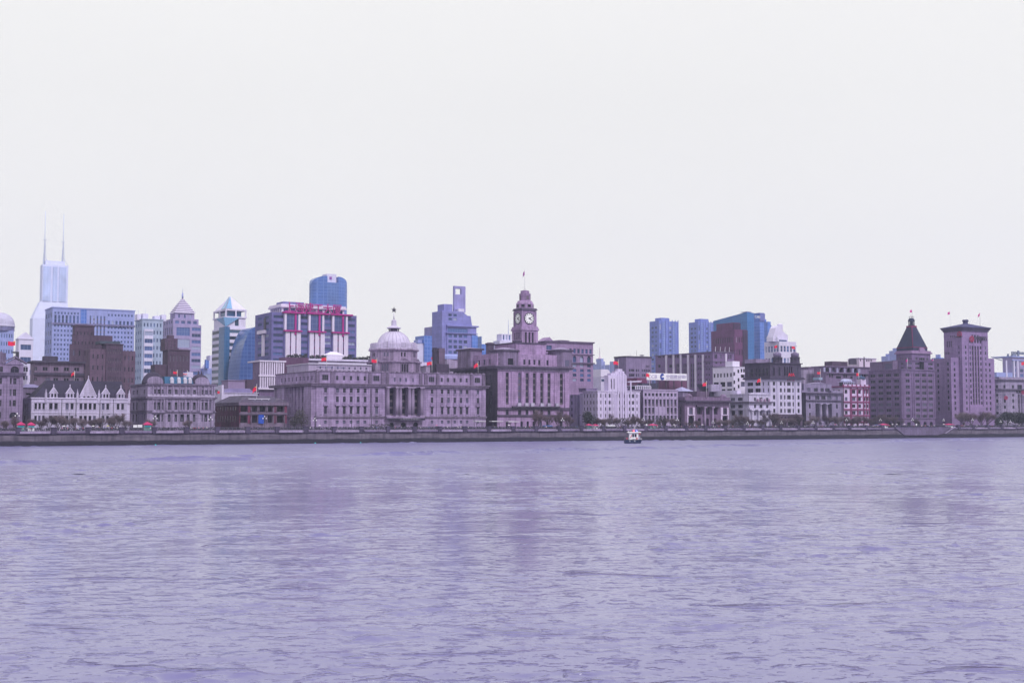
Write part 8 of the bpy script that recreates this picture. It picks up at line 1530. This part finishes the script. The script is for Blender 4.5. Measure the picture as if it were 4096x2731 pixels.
def bus(px0, px1, t, col, label):
    a, c = bank(px0, t, 1700), bank(px1, t, 1700); L = sqrt((a[0]-c[0])**2+(a[1]-c[1])**2); root = empty('bus', (a[0], a[1], G), PHI); tag(root, label, 'bus'); h = 3.3
    m1 = MB(); m1.plan([(0, -1.25), (L, -1.25), (L, 1.25), (0, 1.25)], .45, h-.3); m1.plan([(0, -1.25), (L, -1.25), (L, 1.25), (0, 1.25)], h-.3, h, 0, [(.2, -1.05), (L-.2, -1.05), (L-.2, 1.05), (.2, 1.05)]); m1.build('body', col, root)
    for k in range(max(3, int(L/1.7))): n = max(3, int(L/1.7)); m2 = MB(); m2.box(L*(k+.08)/n, L*(k+.92)/n, -1.29, -1.255, 1.4, 2.6); m2.build('window', GL, root)
    m2 = MB(); m2.box(-.04, -.005, -1.1, 1.1, 1.3, 2.7); m2.build('windscreen', GL, root)
    for f in (.2, .78):
        for y in (-1.1, 1.1): m3 = MB(); M = Matrix.Translation((L*f, y, .5)) @ Matrix.Rotation(pi/2, 4, 'X'); m3.lathe([(.5, -.14), (.5, .14)], 0, 0, 14); m3.v = [tuple(M @ Vector(v)) for v in m3.v]; m3.build('wheel', IRON, root)
bus(2174, 2206, 30, plain('bus_blue', (.05, .10, .30), .4), 'blue bus seen over the railing before the clock tower building'); bus(2428, 2456, 31, plain('bus_white', (.62, .62, .70), .4), 'white bus seen over the railing before the stepped white building'); bus(3500, 3530, 30, plain('bus_blue', (.05, .1, .3)), 'blue bus before the pyramid hotel side')

# ------------------------------------------------------------------ people on the promenade
def person_mesh(pose, coat, leg):
    V = [(0, 0, .95), (0, 0, 1.18), (0, 0, 1.42), (0, 0, 1.53), (0, -.01, 1.66)]; R_ = [.15, .15, .16, .06, .105]; E = [(0, 1), (1, 2), (2, 3), (3, 4)]
    def chain(pts, rad, root):
        last = root
        for p, r in zip(pts, rad): V.append(p); R_.append(r); E.append((last, len(V)-1)); last = len(V)-1
    st_ = (.02, .16, .05)[pose]
    for s in (-1, 1):
        chain([(s*.09, 0, .86), (s*.10, -st_*s, .48), (s*.10, st_*s*1.2, .07), (s*.11, st_*s*1.2-.14, .035)], [.10, .07, .05, .045], 0)
        if pose == 2: chain([(s*.19, 0, 1.40), (s*.25, -.10, 1.16), (s*.14, -.34, 1.10), (s*.10, -.40, 1.10)], [.075, .055, .045, .04], 2)
        else: chain([(s*.19, 0, 1.40), (s*.25, st_*s, 1.12), (s*.25, st_*s-.08, .86), (s*.25, st_*s-.1, .78)], [.075, .055, .045, .04], 2)
    me = bpy.data.meshes.new('p'); me.from_pydata(V, E, []); o = bpy.data.objects.new('p', me); COL.objects.link(o)
    sk = o.modifiers.new('s', 'SKIN'); o.modifiers.new('u', 'SUBSURF').levels = 1
    for i, v in enumerate(me.skin_vertices[0].data): v.radius = (R_[i], R_[i]*.85); v.use_root = (i == 0)
    dg = bpy.context.evaluated_depsgraph_get(); out = bpy.data.meshes.new_from_object(o.evaluated_get(dg)); bpy.data.objects.remove(o); out.name = 'person'
    skin = plain('skin', (.42, .28, .26), .6, .1); hair = plain('hair_black', (.02, .018, .02), .6)
    out.materials.clear()
    for m in (coat, leg, skin, hair, POLED): out.materials.append(m)
    for p in out.polygons:
        z, y = p.center.z, p.center.y; ax = abs(p.center.x)
        p.material_index = 3 if z > 1.70 or (z > 1.56 and y > .03) else 2 if z > 1.50 else 4 if z < .07 else 1 if z < .88 and ax < .21 else 2 if (z < .84 and ax >= .21) else 0; p.use_smooth = True
    return out
JEAN = plain('trousers_dark', (.035, .035, .06), .8); COATS = [('dark', plain('coat_dark', (.03, .028, .045), .8), 'dark coat'), ('white', plain('coat_white', (.62, .60, .66), .8), 'white jacket'), ('red', plain('coat_red', (.40, .02, .06), .8), 'red jacket'), ('blue', plain('coat_blue', (.06, .11, .30), .8), 'blue jacket'), ('pink', plain('coat_pink', (.50, .20, .30), .8), 'pink top')]
PM = {(i, j): person_mesh(j, COATS[i][1], JEAN) for i in range(5) for j in range(3)}
ZONES = [(0, 130, 'before the corner block and gap', 8), (240, 530, 'before the white gabled house', 22), (530, 860, 'before the twin domed house', 16), (960, 1250, 'before the red loggia house', 8), (1290, 1545, 'before the bank left wing', 10), (1550, 1700, 'before the bank portico', 7), (1710, 1940, 'before the bank right wing', 14), (1950, 2280, 'before the clock tower building', 18), (2290, 2560, 'before the stepped white building', 22), (2565, 2720, 'before the slotted mauve office', 12), (2725, 2920, 'before the columned bank', 18), (2925, 3085, 'before the columned corner house', 9), (3090, 3210, 'before the turreted block', 7), (3215, 3370, 'before the grey portico bank', 14), (3375, 3480, 'before the striped hotel', 9), (3485, 3745, 'before the pyramid hotel', 42), (3750, 3985, 'before the stepped bank tower', 22), (3990, 4095, 'before the big evergreens', 8)]
UMBC = [('white', plain('umbrella_white', (.74, .74, .78), .5, .04)), ('pink', plain('umbrella_pink', (.50, .12, .28), .5)), ('yellow', plain('umbrella_yellow', (.45, .45, .05), .5)), ('dark', plain('umbrella_dark', (.03, .03, .05), .5))]
def umb_mesh(mat):
    m1 = MB(); m1.lathe([(.62, 2.02), (.55, 2.12), (.32, 2.24), (.04, 2.30)], .12, -.12, 8); return m1.mesh('canopy', mat)
UMM = [umb_mesh(m) for _, m in UMBC]; sh = MB(); sh.tube((.12, -.12, 1.02), (.12, -.12, 2.36), .02, .02, 5); SHM = sh.mesh('shaft', POLED)
for x0, x1, place, n in ZONES:
    for k in range(n):
        c = RND.choice((0, 0, 0, 0, 0, 1, 1, 2, 3, 4)); j = RND.randrange(3); px = RND.uniform(x0, x1); t_ = RND.uniform(1.6, 7.0); p = bank(px, t_, 1700)
        o = bpy.data.objects.new('person', PM[(c, j)]); COL.objects.link(o); o.location = (p[0], p[1], 5.95); o.rotation_euler = (0, 0, PHI+RND.choice((0, 0, pi/2, -pi/2))+RND.uniform(-.5, .5)); q = RND.uniform(.93, 1.07); o.scale = (q, q, q)
        lab = 'person in '+COATS[c][2]+' on the promenade '+place; tag(o, lab, 'person', lab)
for px, ci, place in ((255, 0, 'before the gabled house, left one'), (371, 0, 'before the gabled house, right one'), (430, 2, 'before the right gables'), (1277, 0, 'before the bank left wing'), (2695, 0, 'before the mauve office'), (2809, 0, 'before the columned bank'), (3464, 0, 'before the striped hotel'), (3569, 0, 'before the pyramid hotel side'), (3586, 0, 'left of the pyramid hotel arches'), (3617, 0, 'at the pyramid hotel corner'), (3676, 3, 'before the pyramid hotel arches'), (3774, 0, 'by the landing stage stair'), (2034, 0, 'before the clock tower building'), (1745, 1, 'before the bank right wing'), (3340, 1, 'before the grey portico bank')):
    p = bank(px, 4, 1700); root = empty('umbrella', (p[0], p[1], 5.95), PHI); tag(root, 'open '+UMBC[ci][0]+' umbrella carried on the promenade '+place, 'umbrella')
    for nm, me in (('canopy', UMM[ci]), ('shaft', SHM)): o = bpy.data.objects.new(nm, me); COL.objects.link(o); o.parent = root
    o = bpy.data.objects.new('person', PM[(0, 2)]); COL.objects.link(o); o.location = (p[0], p[1], 5.95); o.rotation_euler = (0, 0, PHI-.2); lab = 'person in dark coat holding up an open umbrella '+place; tag(o, lab, 'person')

# ------------------------------------------------------------------ patrol boat
ang = atan2(0.20, 1.0); bx = (2500+2571)/2; D_ = CH*F/(1772.5-1683); wx = (bx-CX)/F*D_
bt = empty('patrol_boat', (wx, D_, 0), .12); tag(bt, 'small dark blue and white patrol boat with flashing red and blue lamps', 'boat'); k = D_/F
S_ = lambda v: (v-1045)/17.42*k; H_ = lambda v: (1268-v)/17.42*k
NAVY = plain('hull_navy', (.018, .03, .085), .35, .1); BW = plain('boat_white', (.74, .73, .76), .35, .04); BGY = plain('boat_grey', (.30, .30, .42), .5)
xs_, xe = S_(330), S_(1600); stn = [(0, .85, .80, 0), (.12, 1.0, .95, 0), (.5, 1.0, .95, 0), (.75, .92, .8, .02), (.9, .6, .42, .1), (1.0, .06, .03, .22)]; hb = 1.35; zdk = H_(1015); v = []; f = []
for fr, wd, wb, up in stn:
    x = xs_+(xe-xs_)*fr; xb = xs_+.35+(S_(1450)-xs_-.35)*fr; zd = zdk+up
    v += [(xb, -hb*wb*.8, -.4), (x-(x-xb)*.5, -hb*wb, .35), (x, -hb*wd, zd), (x, hb*wd, zd), (x-(x-xb)*.5, hb*wb, .35), (xb, hb*wb*.8, -.4)]
for i in range(len(stn)-1):
    for j in range(6): a = i*6; f.append((a+j, a+6+j, a+6+(j+1) % 6, a+(j+1) % 6))
f += [(5, 4, 3, 2, 1, 0), tuple(len(v)-6+q for q in range(6))]; m1 = MB(); m1.add(v, f, 0); hull = m1.build('hull', NAVY, bt)
m1 = MB(); m1.box(S_(345), S_(1500), -hb*1.02, -hb*.96, zdk-.12, zdk+.03); m1.build('rubbing_strake', IRON, hull)
lettering('hull_mark', '公', .62, (S_(615), -hb-.06, H_(1150)), plain('hull_mark_white', (.6, .62, .72)), hull, .03); lettering('hull_mark', '安', .62, (S_(965), -hb-.06, H_(1150)), plain('hull_mark_white', (.6, .6, .7)), hull, .03)
cx0, cx1, z0, z1 = S_(665), S_(1310), zdk, H_(540); cb = Bld.__new__(Bld); cb.wins = []; cb.root = bt; cb.wm = (GL, FRW, SPN); mb = MB()
cb.block(mb, cx0, cx1, -1.0, 1.0, z0, z1, [(S_(860), H_(850), S_(1190), H_(600), 'n', .15)], [(-.8, H_(820), .8, H_(600), 'd', .1)], [(-.8, H_(820), .8, H_(600), 'd', .1)]); cb.part('cabin', mb, BW); cb.done('window')
m1 = MB(); m1.plan([(S_(560), -1.5), (S_(1500), -1.5), (S_(1500), 1.5), (S_(560), 1.5)], H_(535), H_(500)); m1.plan([(S_(560), -1.5), (S_(1500), -1.5), (S_(1500), 1.5), (S_(560), 1.5)], H_(500), H_(478), 0, [(S_(590), -1.3), (S_(1440), -1.3), (S_(1440), 1.3), (S_(590), 1.3)]); m1.build('canopy_roof', BW, bt)
m1 = MB(); m1.prism([(S_(800), H_(660)), (S_(840), H_(680)), (S_(825), H_(800)), (S_(770), H_(900)), (S_(715), H_(870)), (S_(775), H_(790))], -1.05, -1.005); m1.build('red_emblem', plain('emblem_red', (.38, .01, .08), .5), bt)
m1 = MB(); m1.box(S_(1330), S_(1450), -.7, .6, zdk, H_(800)); m1.build('locker', BGY, bt); m1 = MB(); m1.box(S_(1390), S_(1580), -.5, .5, zdk+.1, H_(975)); m1.build('bow_deck', BW, bt)
m1 = MB(); m1.lathe([(.17, -.52), (.2, -.45), (.2, .45), (.17, .52)], 0, 0, 12, smooth=True); M = Matrix.Translation((S_(980), -1.2, H_(930))) @ Matrix.Rotation(pi/2, 4, 'Y'); m1.v = [tuple(M @ Vector(q)) for q in m1.v]; m1.build('fender', BW, bt)
for v_ in (500, 1190):
    m1 = MB(); N_ = 16; M = Matrix.Translation((S_(v_), -1.25, H_(925))); m1.v = []
    for q in range(N_): a0, a1 = 2*pi*q/N_, 2*pi*(q+1)/N_; m1.prism([(.24*cos(a0), .24*sin(a0)), (.42*cos(a0), .42*sin(a0)), (.42*cos(a1), .42*sin(a1)), (.24*cos(a1), .24*sin(a1))], -.08, .08, M=M)
    m1.build('lifebuoy', plain('lifebuoy_red', (.5, .05, .1), .6), bt)
m1 = MB(); x0, x1 = S_(370), S_(660)
for z in (H_(850), H_(930)): m1.tube((x0, -1.25, z), (x1, -1.25, z), .03, .03, 5); m1.tube((x0, 1.25, z), (x1, 1.25, z), .03, .03, 5); m1.tube((x0, -1.25, z), (x0, 1.25, z), .03, .03, 5)
for q in range(4): x = x0+(x1-x0)*q/3; m1.tube((x, -1.25, zdk), (x, -1.25, H_(850)), .03, .03, 5)
m1.build('stern_rail', BGY, bt); m1 = MB(); x0, x1 = S_(1450), S_(1570); m1.tube((x0, -.8, zdk), (x0, -.8, H_(890)), .03); m1.tube((x0, -.8, H_(890)), (x1, -.3, H_(890)), .03); m1.tube((x1, -.3, H_(890)), (x1, -.3, zdk+.2), .03); m1.build('bow_rail', BW, bt)
m1 = MB(); xm = S_(1070); m1.tube((xm, 0, H_(480)), (xm, 0, H_(60)), .06, .04, 6); m1.tube((S_(960), 0, H_(205)), (S_(1180), 0, H_(205)), .04); m1.tube((S_(980), 0, H_(305)), (S_(1150), 0, H_(305)), .03); m1.build('mast', BW, bt)
for v_, c, nm in ((990, (1.0, .02, .10), 'red'), (1190, (.06, .10, 1.0), 'blue')):
    m1 = MB(); m1.lathe([(.30, H_(470)), (.36, H_(440)), (.36, H_(370)), (.2, H_(335))], S_(v_), -.4, 12, smooth=True); em = plain('lamp_glow_'+nm, c, .3, 0, emit=.8); l_ = m1.build('beacon', em, bt); m2 = MB(); m2.lathe([(.02, H_(430)), (.12, H_(415)), (.12, H_(390)), (.02, H_(375))], S_(v_), -.74, 8, smooth=True); m2.build('lamp_bulb', plain('lamp_bulb_white', (1, 1, .95), .3, 0, emit=.6), l_)
for v_, h_ in ((645, 410), (780, 420), (885, 430), (1290, 400)): m1 = MB(); m1.lathe([(.14, H_(478)), (.14, H_(h_+15)), (.06, H_(h_))], S_(v_), .2, 8); m1.build('roof_fitting', BW if v_ != 780 else BGY, bt)
m1 = MB(); m1.tube((S_(1400), .6, H_(480)), (S_(1395), .6, H_(370)), .05, .03, 5); m1.build('aerial', BW, bt)
fb = empty('boat_flag', (wx, D_, 0), .12); tag(fb, 'small red flag hanging under the roof at the bow end of the patrol boat', 'flag'); m1 = MB(); m1.tube((S_(1318), -1.15, H_(640)), (S_(1318), -1.15, H_(540)), .03); m1.build('staff', POLED, fb); m1 = MB(); n = 5
vv = []; ff = []
for q in range(n+1): x = S_(1322)+(S_(1445)-S_(1322))*q/n; y = -1.15+.06*sin(q*1.7); vv += [(x, y, H_(630)), (x, y, H_(555)), (x, y+.02, H_(555)), (x, y+.02, H_(630))]
for q in range(n):
    for j in range(4): ff.append((q*4+j, q*4+4+j, q*4+4+(j+1) % 4, q*4+(j+1) % 4))
m1.add(vv, ff); m1.build('cloth', FRED, fb)
# floating buoys by the quay
for px, py, place in ((3, 1786, 'at the left edge'), (627, 1779, 'below the twin domed house'), (1263, 1772, 'below the left end of the domed bank'), (1444, 1770, 'below the bank left wing')):
    y_ = CH*F/(py+1-1683); m1 = MB(); m1.lathe([(.05, -.3), (.35, -.1), (.38, .1), (.2, .32), (.06, .45)], 0, 0, 10, smooth=True); o = m1.build('buoy', plain('buoy_turquoise', (.05, .5, .55), .4)); o.location = ((px-CX)/F*y_, y_, .05); tag(o, 'tiny turquoise buoy floating beside the quay wall '+place, 'buoy')
